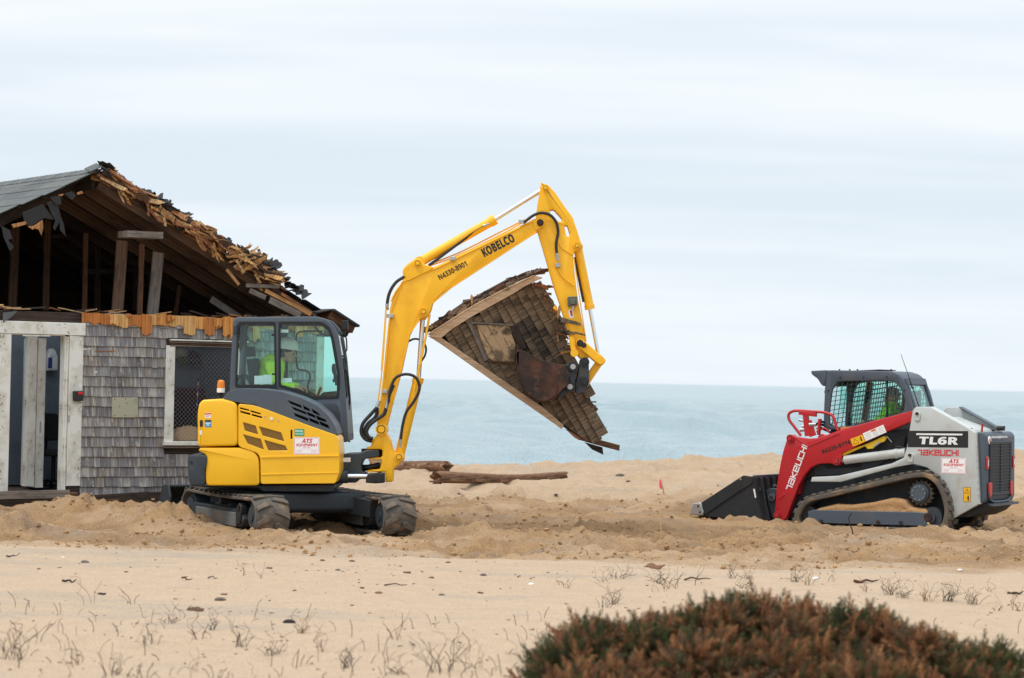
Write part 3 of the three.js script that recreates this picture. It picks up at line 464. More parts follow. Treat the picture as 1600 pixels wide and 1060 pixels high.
// things inside and against the house
const hw = (x, y, z) => house.localToWorld(new V3(x, y, z));
function roomThing(name, label, cat, p) { const w = hw(p.x, p.y, p.z); return thing(name, label, cat, [w.x, w.y, w.z], SH); }
{
  const f = at(house, 'z', -.95), b = f(82, 766), c = roomThing('office_chair', 'black swivel office chair inside the open doorway', 'chair', new V3(b.x, dB - .01, -.95)), s = 1;
  mesh('backrest', ext(rounded([[-.17, .62], [.17, .62], [.15, .98], [-.15, .98]], .09), -.03, .03, { b: .02 }), M.fabric, c).position.z = -.2;
  mesh('seat', box(.46, .08, .44, 0, .47, 0, .03), M.fabric, c); mesh('column', cyl([0, .1, 0], [0, .45, 0], .025), M.black, c); mesh('back_stem', tube([[0, .44, -.05], [0, .48, -.24], [0, .7, -.24]], .018, 12, 6), M.black, c);
  for (let k = 0; k < 5; k++) { const a = k * 72 * R; mesh('leg', tube([[0, .11, 0], [.15 * Math.cos(a), .1, .15 * Math.sin(a)], [.28 * Math.cos(a), .05, .28 * Math.sin(a)]], .02, 8, 6), M.black, c); mesh('caster', disc(0, 0, -.015, .015, .03, 10).translate(.28 * Math.cos(a), .03, .28 * Math.sin(a)), M.black, c); }
  const zj = -1.62, g = at(house, 'z', zj), j = g(79.5, 580), k = roomThing('plastic_jug', 'white plastic jug with a blue label hanging on the inner wall', 'jug', j), h = g(79.5, 545).y - j.y, w = g(88, 570).x - g(71, 570).x;
  mesh('body', ext(rounded([[-w / 2, 0], [w / 2, 0], [w / 2, h * .62], [w * .12, h], [-w * .2, h], [-w / 2, h * .62]], .02), -.06, .06, { b: .02, holes: [rounded([[-w * .12, h * .68], [w * .22, h * .68], [w * .04, h * .9], [-w * .12, h * .9]], .01)] }), M.white, k);
  mesh('label', ext(rounded([[-w * .46, h * .12], [-w * .1, h * .12], [-w * .1, h * .6], [-w * .46, h * .6]], .005), .06, .063, { b: 0 }), std({ color: lin(.03, .05, .25), roughness: .5 }), k);
  const zs_ = -1.35, q = at(house, 'z', zs_), sf = q(300, 690), so = roomThing('sofa', 'dark maroon sofa behind the wire mesh window', 'sofa', new V3(sf.x, dB, zs_)), mar = std({ map: paintTex([74, 26, 36], [48, 18, 26], .6), roughness: .95 }), st = q(300, 606).y - dB;
  mesh('backrest', box(1.15, st - .3, .2, 0, (st + .3) / 2, -.22, .07), mar, so); mesh('seat', box(1.15, .24, .55, 0, .42, .08, .06), mar, so); mesh('base', box(1.1, .3, .5, 0, .15, .05, .02), mar, so);
  for (const s of [-1, 1]) mesh('armrest', box(.16, .62, .62, s * .62, .31, .05, .05), mar, so);
  const sandy = std({ map: paintTex([196, 160, 122], [150, 118, 88], .6), roughness: 1 });
  { const z = -.28, p = at(house, 'z', z)(283, 691), gm = new THREE.IcosahedronGeometry(1, 5), a = gm.attributes.position; for (let i = 0; i < a.count; i++) { const x = a.getX(i), y = a.getY(i), zz = a.getZ(i), n = .75 + .5 * fbm(x * 2 + 5, y * 2 + zz * 3, 4); a.setXYZ(i, x * .27 * n, Math.max(y, -.2) * .22 * n, zz * .16 * n); } gm.computeVertexNormals(); const o = roomThing('crumpled_blanket', 'crumpled sand coloured blanket on the inner sill of the window', 'blanket', new V3(p.x + .04, p.y - .02, z)); mesh('cloth', gm, sandy, o); mesh('shelf', box(1.0, .03, .34, .3, -.06, 0), woodDark, o); }
  { const z = -1.66, u = crop(at(house, 'z', z), 110, 480, 4.82), a = u(830, 360), o = roomThing('cap', 'olive baseball cap hanging inside the window top corner', 'cap', a); mesh('crown', new THREE.SphereGeometry(.1, 16, 10, 0, 6.3, 0, 1.7), std({ color: lin(.35, .33, .27), roughness: .95 }), o).rotation.x = .6; mesh('brim', ext(rounded([[-.09, 0], [.09, 0], [.07, -.1], [-.07, -.1]], .05), 0, .012, { b: .003 }), std({ color: lin(.10, .12, .05), roughness: .95 }), o).position.set(0, -.02, .1);
    const b = u(920, 375), o2 = roomThing('cap', 'faded purple cap hanging beside the olive one behind the wire mesh', 'cap', b); mesh('crown', new THREE.SphereGeometry(.09, 16, 10, 0, 6.3, 0, 1.7), std({ color: lin(.06, .05, .08), roughness: .95 }), o2).rotation.x = .7; mesh('brim', ext(rounded([[-.08, 0], [.08, 0], [.06, -.09], [-.06, -.09]], .04), 0, .012, { b: .003 }), std({ color: lin(.08, .06, .1), roughness: .95 }), o2).position.set(0, -.02, .09); }
  { const z = -.6, u = crop(at(house, 'z', z), 110, 480, 4.82), p = u(950, 755), q2 = u(963, 535), o = roomThing('flag_pole_stick', 'thin red white and blue striped stick leaning behind the window mesh', 'stick', p), d = q2.clone().sub(p), n = 8, cs = [lin(.7, .7, .72), lin(.05, .08, .35), lin(.6, .05, .06)]; for (let i = 0; i < n; i++) mesh('stripe', cyl(d.clone().multiplyScalar(i / n), d.clone().multiplyScalar((i + 1) / n), .009, .009, 8), std({ color: cs[i % 3], roughness: .6 }), o); mesh('foot', new THREE.SphereGeometry(.025, 10, 8), M.black, o); mesh('lower_stick', cyl([0, 0, 0], [0, dB - p.y, 0], .008, .008, 8), M.black, o); }
}
// ================= people: one continuous surface from tapered bones, coloured by what each bone wears
function figure(bones, cell, blend = .03) {
  let lo = new V3(9e9, 9e9, 9e9), hi = new V3(-9e9, -9e9, -9e9);
  for (const b of bones) for (const [p, r] of [[b[0], b[1]], [b[2], b[3]]]) { lo.min(v(p).clone().subScalar(r + .03)); hi.max(v(p).clone().addScalar(r + .03)); }
  const c = lo.clone().add(hi).multiplyScalar(.5), half = Math.max(hi.x - lo.x, hi.y - lo.y, hi.z - lo.z) / 2, N = Math.min(120, Math.ceil(half * 2 / cell));
  const mc = new MarchingCubes(N, M.white, false, false, 90000); mc.isolation = 0;
  const B = bones.map(b => { const a = v(b[0]), e = v(b[2]), d = e.clone().sub(a); return [a.x, a.y, a.z, d.x, d.y, d.z, d.lengthSq() || 1e-9, b[1], b[3] - b[1], b[4]]; });
  const dist = (b, x, y, z) => { const px = x - b[0], py = y - b[1], pz = z - b[2], t = clamp((px * b[3] + py * b[4] + pz * b[5]) / b[6]); return Math.hypot(px - b[3] * t, py - b[4] * t, pz - b[5] * t) - b[7] - b[8] * t; };
  const h2 = N / 2;
  for (let k = 0; k < N; k++) for (let j = 0; j < N; j++) for (let i = 0; i < N; i++) {
    const x = c.x + (i - h2) / h2 * half, y = c.y + (j - h2) / h2 * half, z = c.z + (k - h2) / h2 * half; let D = 9;
    for (const b of B) { const q = dist(b, x, y, z); if (q > D + blend) continue; const s = Math.max(blend - Math.abs(D - q), 0) / blend; D = Math.min(D, q) - s * s * blend * .25; }
    mc.field[k * N * N + j * N + i] = -D;
  }
  mc.update();
  const n = mc.count, pos = new Float32Array(n * 3), nor = mc.normalArray.slice(0, n * 3), col = new Float32Array(n * 3);
  for (let i = 0; i < n; i++) {
    const x = c.x + mc.positionArray[3 * i] * half, y = c.y + mc.positionArray[3 * i + 1] * half, z = c.z + mc.positionArray[3 * i + 2] * half; pos.set([x, y, z], 3 * i);
    let best = 9, w = null; for (const b of B) { const q = dist(b, x, y, z); if (q < best) { best = q; w = b[9]; } } col.set(w, 3 * i);
  }
  const g = new THREE.BufferGeometry(); g.setAttribute('position', new THREE.BufferAttribute(pos, 3)); g.setAttribute('normal', new THREE.BufferAttribute(nor, 3)); g.setAttribute('color', new THREE.BufferAttribute(col, 3));
  g.computeVertexNormals(); const m = mergeVertices(g, 1e-4); m.computeVertexNormals(); return m.toNonIndexed();
}
const SKIN = [.56, .33, .23], HIVIS = [.60, .95, .04], DARKCLOTH = [.02, .025, .03];
const bodyMat = std({ vertexColors: true, roughness: .85 });
function hand(wrist, dir, up, s = 1) {                 // palm and five bent fingers closing on a grip
  const X = v(dir).normalize(), Y = v(up).clone().addScaledVector(X, -X.dot(v(up))).normalize(), Z = X.clone().cross(Y), P = (a, b, c) => v(wrist).clone().addScaledVector(X, a * s).addScaledVector(Y, b * s).addScaledVector(Z, c * s), bs = [];
  for (const c of [-.026, -.009, .009, .026]) bs.push([P(0, 0, c * .6), .014 * s, P(.075, .005, c), .012 * s, SKIN]);
  [[-.03, .030], [-.010, .036], [.010, .034], [.029, .026]].forEach(([c, L]) => { const a = P(.075, .005, c), b = P(.075 + L * .8, -.012, c * 1.08), d = P(.075 + L, -.012 - L, c * 1.08), e = P(.075 + L * .5, -.018 - L * 1.5, c * 1.05); bs.push([a, .0095 * s, b, .009 * s, SKIN], [b, .009 * s, d, .0085 * s, SKIN], [d, .0085 * s, e, .008 * s, SKIN]); });
  bs.push([P(.018, 0, -.03), .012 * s, P(.045, -.014, -.055), .010 * s, SKIN], [P(.045, -.014, -.055), .010 * s, P(.072, -.03, -.05), .0085 * s, SKIN]); return bs;
}
function head(c, look, s = 1) {                         // skull, jaw, nose, brow, mouth, ears around the centre c
  const X = v(look).normalize(), Y = new V3(0, 1, 0).addScaledVector(X, -X.y).normalize(), Z = X.clone().cross(Y), P = (a, b, d) => v(c).clone().addScaledVector(X, a * s).addScaledVector(Y, b * s).addScaledVector(Z, d * s);
  return [[P(-.015, .035, 0), .082 * s, P(.005, .03, 0), .080 * s, SKIN], [P(.02, 0, 0), .066 * s, P(.045, -.07, 0), .040 * s, SKIN], [P(.07, .02, 0), .016 * s, P(.102, -.018, 0), .013 * s, SKIN], [P(.075, .03, -.03), .012 * s, P(.075, .03, .03), .012 * s, SKIN], [P(.083, -.052, -.016), .008 * s, P(.083, -.052, .016), .008 * s, [.34, .14, .11]], [P(.080, -.064, -.014), .008 * s, P(.080, -.064, .014), .008 * s, SKIN], [P(.078, .008, .03), .009 * s, P(.079, .008, .032), .009 * s, [.08, .05, .04]], [P(.078, .008, -.03), .009 * s, P(.079, .008, -.032), .009 * s, [.08, .05, .04]], [P(-.008, .012, .075), .014 * s, P(-.002, -.016, .074), .011 * s, SKIN], [P(-.008, .012, -.075), .014 * s, P(-.002, -.016, -.074), .011 * s, SKIN]];
}

// ================= the excavator
const EXX = -2.59, EXZ = -28.4;
const exc = thing('mini_excavator', 'yellow and dark grey tracked excavator lifting a broken wall piece', 'excavator', [EXX, 0, EXZ]);
const stickerATS = canvas(512, 352, (c, w, h) => { c.fillStyle = '#f4f1f0'; c.fillRect(0, 0, w, h); c.strokeStyle = '#d0405a'; c.lineWidth = 7; c.beginPath(); c.roundRect(14, 14, w - 28, h - 28, 26); c.stroke(); c.fillStyle = '#cc1f38'; c.textAlign = 'center'; c.strokeStyle = '#cc1f38'; c.lineWidth = 5; c.font = 'italic bold 116px sans-serif'; c.fillText('ATS', w / 2, 116); c.strokeText('ATS', w / 2, 116); c.font = 'bold 72px sans-serif'; c.fillText('EQUIPMENT', w / 2, 184); c.lineWidth = 3; c.strokeText('EQUIPMENT', w / 2, 184); c.font = 'bold 26px sans-serif'; c.fillText('RENT • SELL', w / 2, 216); c.fillStyle = '#d98a98'; c.font = '20px sans-serif'; c.fillText('www.atsequipment.com', w / 2, 244); for (let k = 0; k < 3; k++) { c.fillRect(50, 262 + k * 20, 120 - k * 14, 6); c.fillRect(w - 170, 262 + k * 20, 120 - k * 10, 6); } });
const atsMat = std({ map: stickerATS, roughness: .45 });
const caution = canvas(128, 256, (c, w, h) => { c.fillStyle = '#f0b414'; c.fillRect(0, 0, w, h); c.strokeStyle = '#1a1712'; c.lineWidth = 6; c.strokeRect(3, 3, w - 6, h - 6); c.beginPath(); c.moveTo(64, 26); c.lineTo(108, 108); c.lineTo(20, 108); c.closePath(); c.stroke(); c.fillStyle = '#1a1712'; c.font = 'bold 62px sans-serif'; c.textAlign = 'center'; c.fillText('!', 64, 100); c.beginPath(); c.arc(84, 158, 14, 0, 7); c.fill(); c.fillRect(70, 172, 28, 44); c.fillRect(74, 212, 9, 30); c.fillRect(86, 212, 9, 30); c.fillRect(24, 186, 34, 7); });
const cautionMat = std({ map: caution, roughness: .5 });
const E = (z, c) => { const f = xy(exc, z); return c === 5 ? crop(f, 260, 580, 3.81) : c === 4 ? crop(f, 340, 480, 5.3) : c === 6 ? crop(f, 540, 270, 3.419) : c === 7 ? crop(f, 540, 400, 2.7886) : c === 8 ? crop(f, 520, 600, 5.8875) : c === 9 ? crop(f, 780, 480, 4.415) : f; };
const poly = (f, pts, r = .02) => rounded(map2(f, pts).reverse(), r);
// ----- bodywork
{
  const zs = .93, f = E(zs, 5);
  const cw = mesh('counterweight', [ext(poly(f, [[183, 250], [193, 195], [213, 172], [330, 165], [419, 190], [424, 300], [424, 446], [192, 450], [184, 436]], .06), -.72, zs, { b: .03, seg: 3 }), ext(poly(f, [[188, 476], [198, 457], [440, 457], [520, 478], [549, 518], [553, 683], [234, 683], [229, 620], [240, 500]], .05), -.72, zs - .005, { b: .02, seg: 2 })], M.yellow, exc);
  const side = poly(f, [[427, 195], [520, 205], [600, 232], [860, 330], [1008, 382], [1024, 405], [1031, 500], [1029, 600], [1006, 670], [561, 673], [558, 520], [540, 488], [440, 454], [427, 440]], .03);
  const quad = (p) => poly(f, p, .006).reverse();
  const grills = [[[455, 305], [530, 327], [546, 380], [466, 355]], [[550, 330], [682, 367], [701, 420], [572, 385]], [[455, 378], [561, 406], [581, 470], [482, 432]], [[581, 411], [706, 446], [722, 474], [606, 474]]].map(quad);
  const slots = [[[436, 216], [492, 231], [492, 240], [436, 226]], [[436, 236], [498, 252], [498, 264], [440, 248]], [[500, 234], [560, 252], [562, 261], [500, 244]], [[506, 255], [568, 272], [570, 283], [508, 267]], [[738, 352], [749, 352], [749, 406], [738, 406]]].map(quad);
  mesh('side_panel', ext(side, .10, zs, { b: .005, seg: 1, holes: [...grills, ...slots] }), M.yellow, exc);
  mesh('panel_ridge', [ext(poly(f, [[562, 508], [1026, 500], [1026, 512], [562, 520]], .004), zs - .006, zs + .010, { b: .006, seg: 2 }), ext(poly(f, [[562, 612], [1022, 602], [1022, 610], [562, 622]], .004), zs - .006, zs + .006, { b: .004, seg: 2 })], M.yellow, exc);
  const gm = std({ map: tex(256, i => { const x = i & 255, y = i >> 8; return ((x >> 3) + (y >> 3)) & 1 ? [168, 122, 40] : [58, 42, 20]; }, true, 7), roughness: .7 });
  grills.forEach(g => mesh('grille', ext(g.slice().reverse(), zs - .02, zs - .008, { b: 0, crease: 0 }), gm, exc));
  mesh('vent_shade_plate', ext(map2(f, [[430, 200], [580, 235], [1000, 390], [1010, 640], [570, 640], [560, 480], [430, 430]]).reverse(), zs - .16, zs - .14, { b: 0 }), M.slateDark, exc);  // dark sheet whose colour gives the shade behind the grilles and slots
  mesh('latch', disc(...f(625, 284), zs - .01, zs + .006, .018), M.white, exc); for (const [a, b] of [[585, 272], [665, 297]]) mesh('bolt', disc(...f(a, b), zs - .01, zs + .006, .009, 10), M.steel, exc);
  mesh('lock', ext(poly(f, [[198, 292], [216, 292], [216, 332], [198, 332]], .012), zs - .006, zs + .008, { b: .004 }), M.black, exc);
  // dark corner guard low at the back
  mesh('corner_guard', ext(poly(f, [[126, 515], [140, 498], [240, 500], [243, 540], [226, 600], [231, 684], [140, 681], [128, 640]], .05), -.55, zs + .02, { b: .02, seg: 2 }), M.slateDark, exc);
  mesh('guard_hole_shade', disc(...f(149, 545), zs + .0, zs + .024, .02, 14), M.black, exc);  // black disc with the shade of a hole as its colour; nothing is cut
  // curved dark cowl with vents
  const zc = .90, h = E(zc, 5), q2 = p => poly(h, p, .004).reverse();
  const vents = [[[724, 180], [796, 203], [804, 218], [738, 195]], [[814, 210], [846, 224], [858, 238], [820, 228]], [[866, 230], [902, 250], [914, 264], [872, 248]], [[748, 218], [826, 244], [832, 256], [760, 232]], [[836, 248], [880, 264], [888, 278], [844, 264]], [[892, 270], [944, 290], [952, 302], [900, 290]], [[762, 256], [838, 280], [842, 296], [768, 270]], [[850, 284], [902, 302], [908, 318], [856, 300]], [[912, 304], [960, 322], [970, 340], [918, 322]]].map(p => { const c = p.reduce((s, q) => [s[0] + q[0] / 4, s[1] + q[1] / 4], [0, 0]); return p.map(q => [c[0] + (q[0] - c[0]) * 1.08, c[1] + (q[1] - c[1]) * 1.3]); }).map(q2);
  mesh('cowl', ext(poly(h, [[337, 158], [368, 122], [420, 104], [560, 106], [680, 121], [800, 158], [895, 203], [958, 258], [1000, 322], [1019, 380], [1004, 384], [840, 325], [600, 235], [520, 205], [345, 172]], .03), -.03, zc, { b: .004, seg: 1, holes: vents }), M.slate, exc);
  mesh('cowl_vent_shade', ext(map2(h, [[700, 165], [900, 240], [985, 340], [760, 285]]).reverse(), zc - .22, zc - .18, { b: 0 }), M.slateDark, exc);  // dark sheet painted in for the shade inside the vents
  mesh('cowl_handle', ext(poly(h, [[490, 200], [502, 190], [535, 196], [552, 222], [545, 224], [500, 210]], .006), zc - .01, zc + .012, { b: .004 }), M.slateDark, exc);
  // deck under the body, counterweight floor
  const d5 = E(.55, 5); mesh('deck', ext(poly(d5, [[250, 684], [1012, 672], [1012, 692], [990, 712], [590, 712], [560, 690]], .005), -.88, .8, { b: .006 }), M.frame, exc);
  const bt = mesh('beacon', disc(0, 0, 0, .001, .001, 3), M.dark, exc); bt.geometry = join([cyl([0, -.10, 0], [0, .0, 0], .012), cyl([0, .02, 0], [0, .0, 0], .03)]); const pb = E(.45, 5)(323, 128); bt.position.set(pb[0], pb[1], .45);
  mesh('base_ring', cyl([0, .0, 0], [0, .05, 0], .046), M.white, bt); const lens = lathe([[.046, 0], [.044, .05], [.04, .075], [.028, .092], [0, .098]], 20); mesh('amber_lens', lens.translate(0, .05, 0), M.amber, bt); mesh('reflector', cyl([0, .055, 0], [0, .11, 0], .018, .012), M.steel, bt);
  // stickers
  const s3 = (p, mat, name, z = zs) => mesh(name, decal(map2(f, p).map(q => [q[0], q[1], z]), .0025), mat, exc);
  s3([[758, 395], [912, 395], [912, 497], [758, 497]], atsMat, 'hire_sticker');
  s3([[762, 345], [820, 346], [820, 387], [762, 386]], std({ map: canvas(128, 90, (c, w, h) => { c.fillStyle = '#1f9a78'; c.fillRect(0, 0, w, h); c.fillStyle = '#eefaf4'; c.font = 'bold 34px sans-serif'; c.textAlign = 'center'; c.fillText('DIESEL', w / 2, 40); c.font = 'bold 26px sans-serif'; c.fillText('FUEL ONLY', w / 2, 74, 112); }), roughness: .5 }), 'fuel_sticker');
  s3([[228, 250], [263, 248], [263, 280], [228, 280]], std({ map: canvas(96, 80, (c, w, h) => { c.fillStyle = '#f2efec'; c.fillRect(0, 0, w, h); c.fillStyle = '#cc2030'; c.fillRect(0, 6, w, 22); c.fillRect(14, 44, 68, 8); c.fillRect(14, 60, 50, 6); }), roughness: .5 }), 'warning_sticker');
  s3([[228, 292], [266, 292], [266, 334], [228, 334]], std({ map: canvas(96, 96, (c, w, h) => { c.fillStyle = '#2a8fc4'; c.fillRect(0, 0, w, h); c.fillStyle = '#16222a'; c.fillRect(0, 0, w, 22); c.fillStyle = '#eaf4f8'; c.fillRect(10, 36, 76, 14); c.fillRect(20, 62, 50, 12); }), roughness: .5 }), 'notice_sticker');
  s3([[197, 354], [210, 354], [210, 380], [197, 380]], M.whitePrint, 'small_sticker');
}
// ----- cab
{
  const z0 = -.04, z1 = -.98, f = E(z0, 4), cab = part('cab', exc);
  const outline = poly(f, [[96, 700], [110, 400], [128, 112], [150, 84], [820, 78], [905, 100], [962, 160], [1000, 235], [1030, 420], [1062, 780], [1086, 1120], [820, 1120], [760, 860], [500, 720]], .04);
  const wr = poly(f, [[172, 160], [188, 134], [462, 134], [472, 150], [480, 640], [468, 656], [162, 656], [152, 640]], .02).reverse(), wf = poly(f, [[513, 150], [522, 132], [850, 134], [918, 178], [950, 265], [1000, 560], [994, 746], [790, 752], [690, 702], [520, 654], [514, 640]], .03).reverse();
  for (const [a, b] of [[z0 - .07, z0], [z1, z1 + .07]]) mesh('side_frame', ext(outline, a, b, { b: .015, seg: 2, holes: [wr, wf] }), M.slate, cab);
  const grow = (p, k) => { const c = p.reduce((s, q) => [s[0] + q[0] / p.length, s[1] + q[1] / p.length], [0, 0]); return p.map(q => { const d = Math.hypot(q[0] - c[0], q[1] - c[1]); return [q[0] + (q[0] - c[0]) / d * k, q[1] + (q[1] - c[1]) / d * k]; }); };
  for (const w of [wr, wf]) { mesh('rubber_seal', ext(grow(w, .022).reverse(), z0 - .004, z0 + .006, { b: .002, holes: [grow(w, -.018)] }), M.seal, cab); mesh('window_pane', ext(grow(w, .01).reverse(), z0 - .032, z0 - .026, { b: 0 }), M.glass, cab); mesh('window_pane', ext(grow(w, .01).reverse(), z1 + .03, z1 + .036, { b: 0 }), M.glassTeal, cab); mesh('rubber_seal', ext(grow(w, .012).reverse(), z1 + .065, z1 + .074, { b: .002, holes: [grow(w, -.018)] }), M.seal, cab); }
  const top = pts => map2(f, pts);
  // roof, back and floor between the sides
  mesh('roof', ext(poly(f, [[150, 86], [820, 80], [890, 96], [880, 118], [820, 110], [170, 116], [140, 130]], .02), z1 + .06, z0 - .06, { b: .01 }), M.slate, cab);
  mesh('back_panel', ext(poly(f, [[98, 700], [103, 560], [130, 560], [128, 700]], .004), z1 + .06, z0 - .06, { b: .004 }), M.slate, cab); mesh('back_post', ext(poly(f, [[122, 230], [130, 130], [155, 130], [148, 230]], .004), z1 + .06, z0 - .06, { b: .004 }), M.slate, cab);
  mesh('floor', ext(poly(f, [[500, 1060], [1075, 1060], [1082, 1112], [500, 1112]], .004), z1 + .06, z0 - .06, { b: .004 }), M.black, cab);
  mesh('front_sill', ext(poly(f, [[1040, 740], [1062, 780], [1080, 1060], [1050, 1060]], .004), z1 + .06, z0 - .06, { b: .004 }), M.slate, cab);
  mesh('windscreen', ext(poly(f, [[930, 150], [985, 235], [1015, 420], [1045, 740], [1038, 740], [1008, 420], [978, 240], [924, 156]], .002), z1 + .07, z0 - .07, { b: 0 }), M.glassTeal, cab);
  mesh('lower_cover', ext(poly(f, [[815, 795], [985, 800], [1010, 880], [1012, 985], [990, 1000], [900, 880]], .02), z0, z0 + .02, { b: .008, seg: 2 }), M.slateDark, cab);
  mesh('seam_trim', ext(poly(f, [[160, 662], [500, 662], [500, 672], [160, 672]], .002), z0, z0 + .008, { b: .002 }), M.seal, cab);
  for (const [a, b] of [[245, 74], [515, 68], [787, 64]]) { const p = f(a, b); mesh('roof_bolt', cyl([p[0], p[1] - .015, -.3], [p[0], p[1] + .02, -.3], .014, .014, 10), M.slateDark, cab); }
  mesh('hinge', ext(poly(f, [[128, 150], [160, 146], [158, 222], [128, 226]], .008), z0, z0 + .025, { b: .006 }), M.slateDark, cab);
  for (const [a, b] of [[458, 230], [462, 556]]) mesh('catch', ext(poly(f, [[a - 12, b - 8], [a + 14, b - 8], [a + 14, b + 8], [a - 12, b + 8]], .004), z0 - .02, z0 + .012, { b: .003 }), M.black, cab);
  // work lamp, mirror bracket, hand rails and cables at the front edge
  const g = at(exc, 'z', -.5), h4 = crop(g, 340, 480, 5.3), rail = (pts, r = .012) => tube(pts.map(p => h4(...p)), r, 30, 6);
  mesh('work_lamp', [beam(h4(1030, 150), h4(1080, 148), .11, .1), beam(h4(1045, 190), h4(1045, 235), .04, .04)], M.black, cab);
  mesh('lamp_bracket', rail([[1010, 205], [1035, 240], [1060, 250], [1068, 300], [1064, 365], [1045, 370]], .010), M.black, cab);
  mesh('hand_rail', rail([[1040, 520], [1060, 525], [1072, 560], [1092, 780], [1088, 815], [1074, 835]], .013), M.black, cab);
  mesh('grab_bar', rail([[1030, 400], [1050, 420], [1066, 465]], .009), M.black, cab);
  mesh('front_edge', [beam(h4(1038, 420), h4(1072, 800), .02, .04), beam(h4(1074, 830), h4(1090, 1120), .022, .05)], M.black, cab);
  for (const [a, b] of [[1082, 840], [1088, 1030], [1090, 1090]]) mesh('rail_clip', beam(h4(a - 8, b), h4(a + 12, b), .03, .04), M.black, cab);
  // inside: seat, console, levers, inner rail, sun visor
  const s4 = crop(at(exc, 'z', -.52), 340, 480, 5.3);
  const seat = mesh('seat', [beam(s4(300, 740), s4(560, 740), .12, .46), beam(s4(330, 700), s4(290, 430), .11, .44)], M.fabric, cab); mesh('headrest', [beam(s4(270, 330), s4(276, 410), .09, .26)], M.fabric, cab).visible = true;
  mesh('console', [beam(s4(520, 700), s4(680, 690), .06, .09).translate(0, 0, .3), beam(s4(520, 700), s4(680, 690), .06, .09).translate(0, 0, -.28)], M.black, cab);
  mesh('arm_console', tube([s4(150, 640), s4(200, 590), s4(245, 560), s4(290, 600), s4(300, 650)].map(p => p.setZ(-.15)), .02, 16, 6), M.black, cab);
  const inr = crop(at(exc, 'z', z1 + .1), 340, 480, 5.3), ir = (pts, r = .012) => tube(pts.map(p => inr(...p)), r, 60, 6);
  mesh('door_rail', ir([[870, 200], [700, 203], [665, 212], [652, 240], [655, 480], [668, 515], [720, 525], [755, 545], [765, 580], [748, 640], [745, 735]], .011), M.black, cab);
  mesh('door_handle', ir([[950, 485], [955, 540], [965, 560], [962, 620], [955, 600]], .012), M.black, cab); mesh('door_lock_bar', ir([[960, 470], [975, 560], [985, 650]], .02), M.black, cab);
  mesh('wiper', ir([[800, 150], [830, 195], [870, 225], [915, 240]], .013), M.black, cab);
  mesh('rear_speaker', ext(poly(crop(xy(exc, -.3), 340, 480, 5.3), [[175, 140], [225, 140], [232, 220], [262, 262], [228, 290], [180, 380]], .01), -.34, -.28, { b: .006 }), M.black, cab);
  for (const [p, m] of [[[[300, 570], [375, 568], [375, 640], [300, 640]], M.whitePrint], [[[376, 562], [448, 562], [448, 638], [376, 640]], M.whitePrint], [[[526, 590], [612, 588], [612, 626], [526, 626]], M.whitePrint], [[[518, 186], [582, 186], [582, 212], [518, 212]], M.whitePrint]]) mesh('glass_label', decal(map2(f, p).map(q => [q[0], q[1], z0 - .04]), .002), m, cab);
  mesh('joystick', [cyl(s4(730, 790), s4(735, 690), .014, .012, 8)], M.black, cab).position.z = .22; mesh('travel_lever', cyl(s4(822, 750), s4(855, 665), .016, .016, 8), std({ color: lin(.2, .01, .015), roughness: .5 }), cab);
  mesh('dash', ext(poly(crop(xy(exc, -.6), 340, 480, 5.3), [[830, 750], [880, 705], [985, 695], [1000, 752]], .01), -.75, -.5, { b: .01 }), M.black, cab);
}
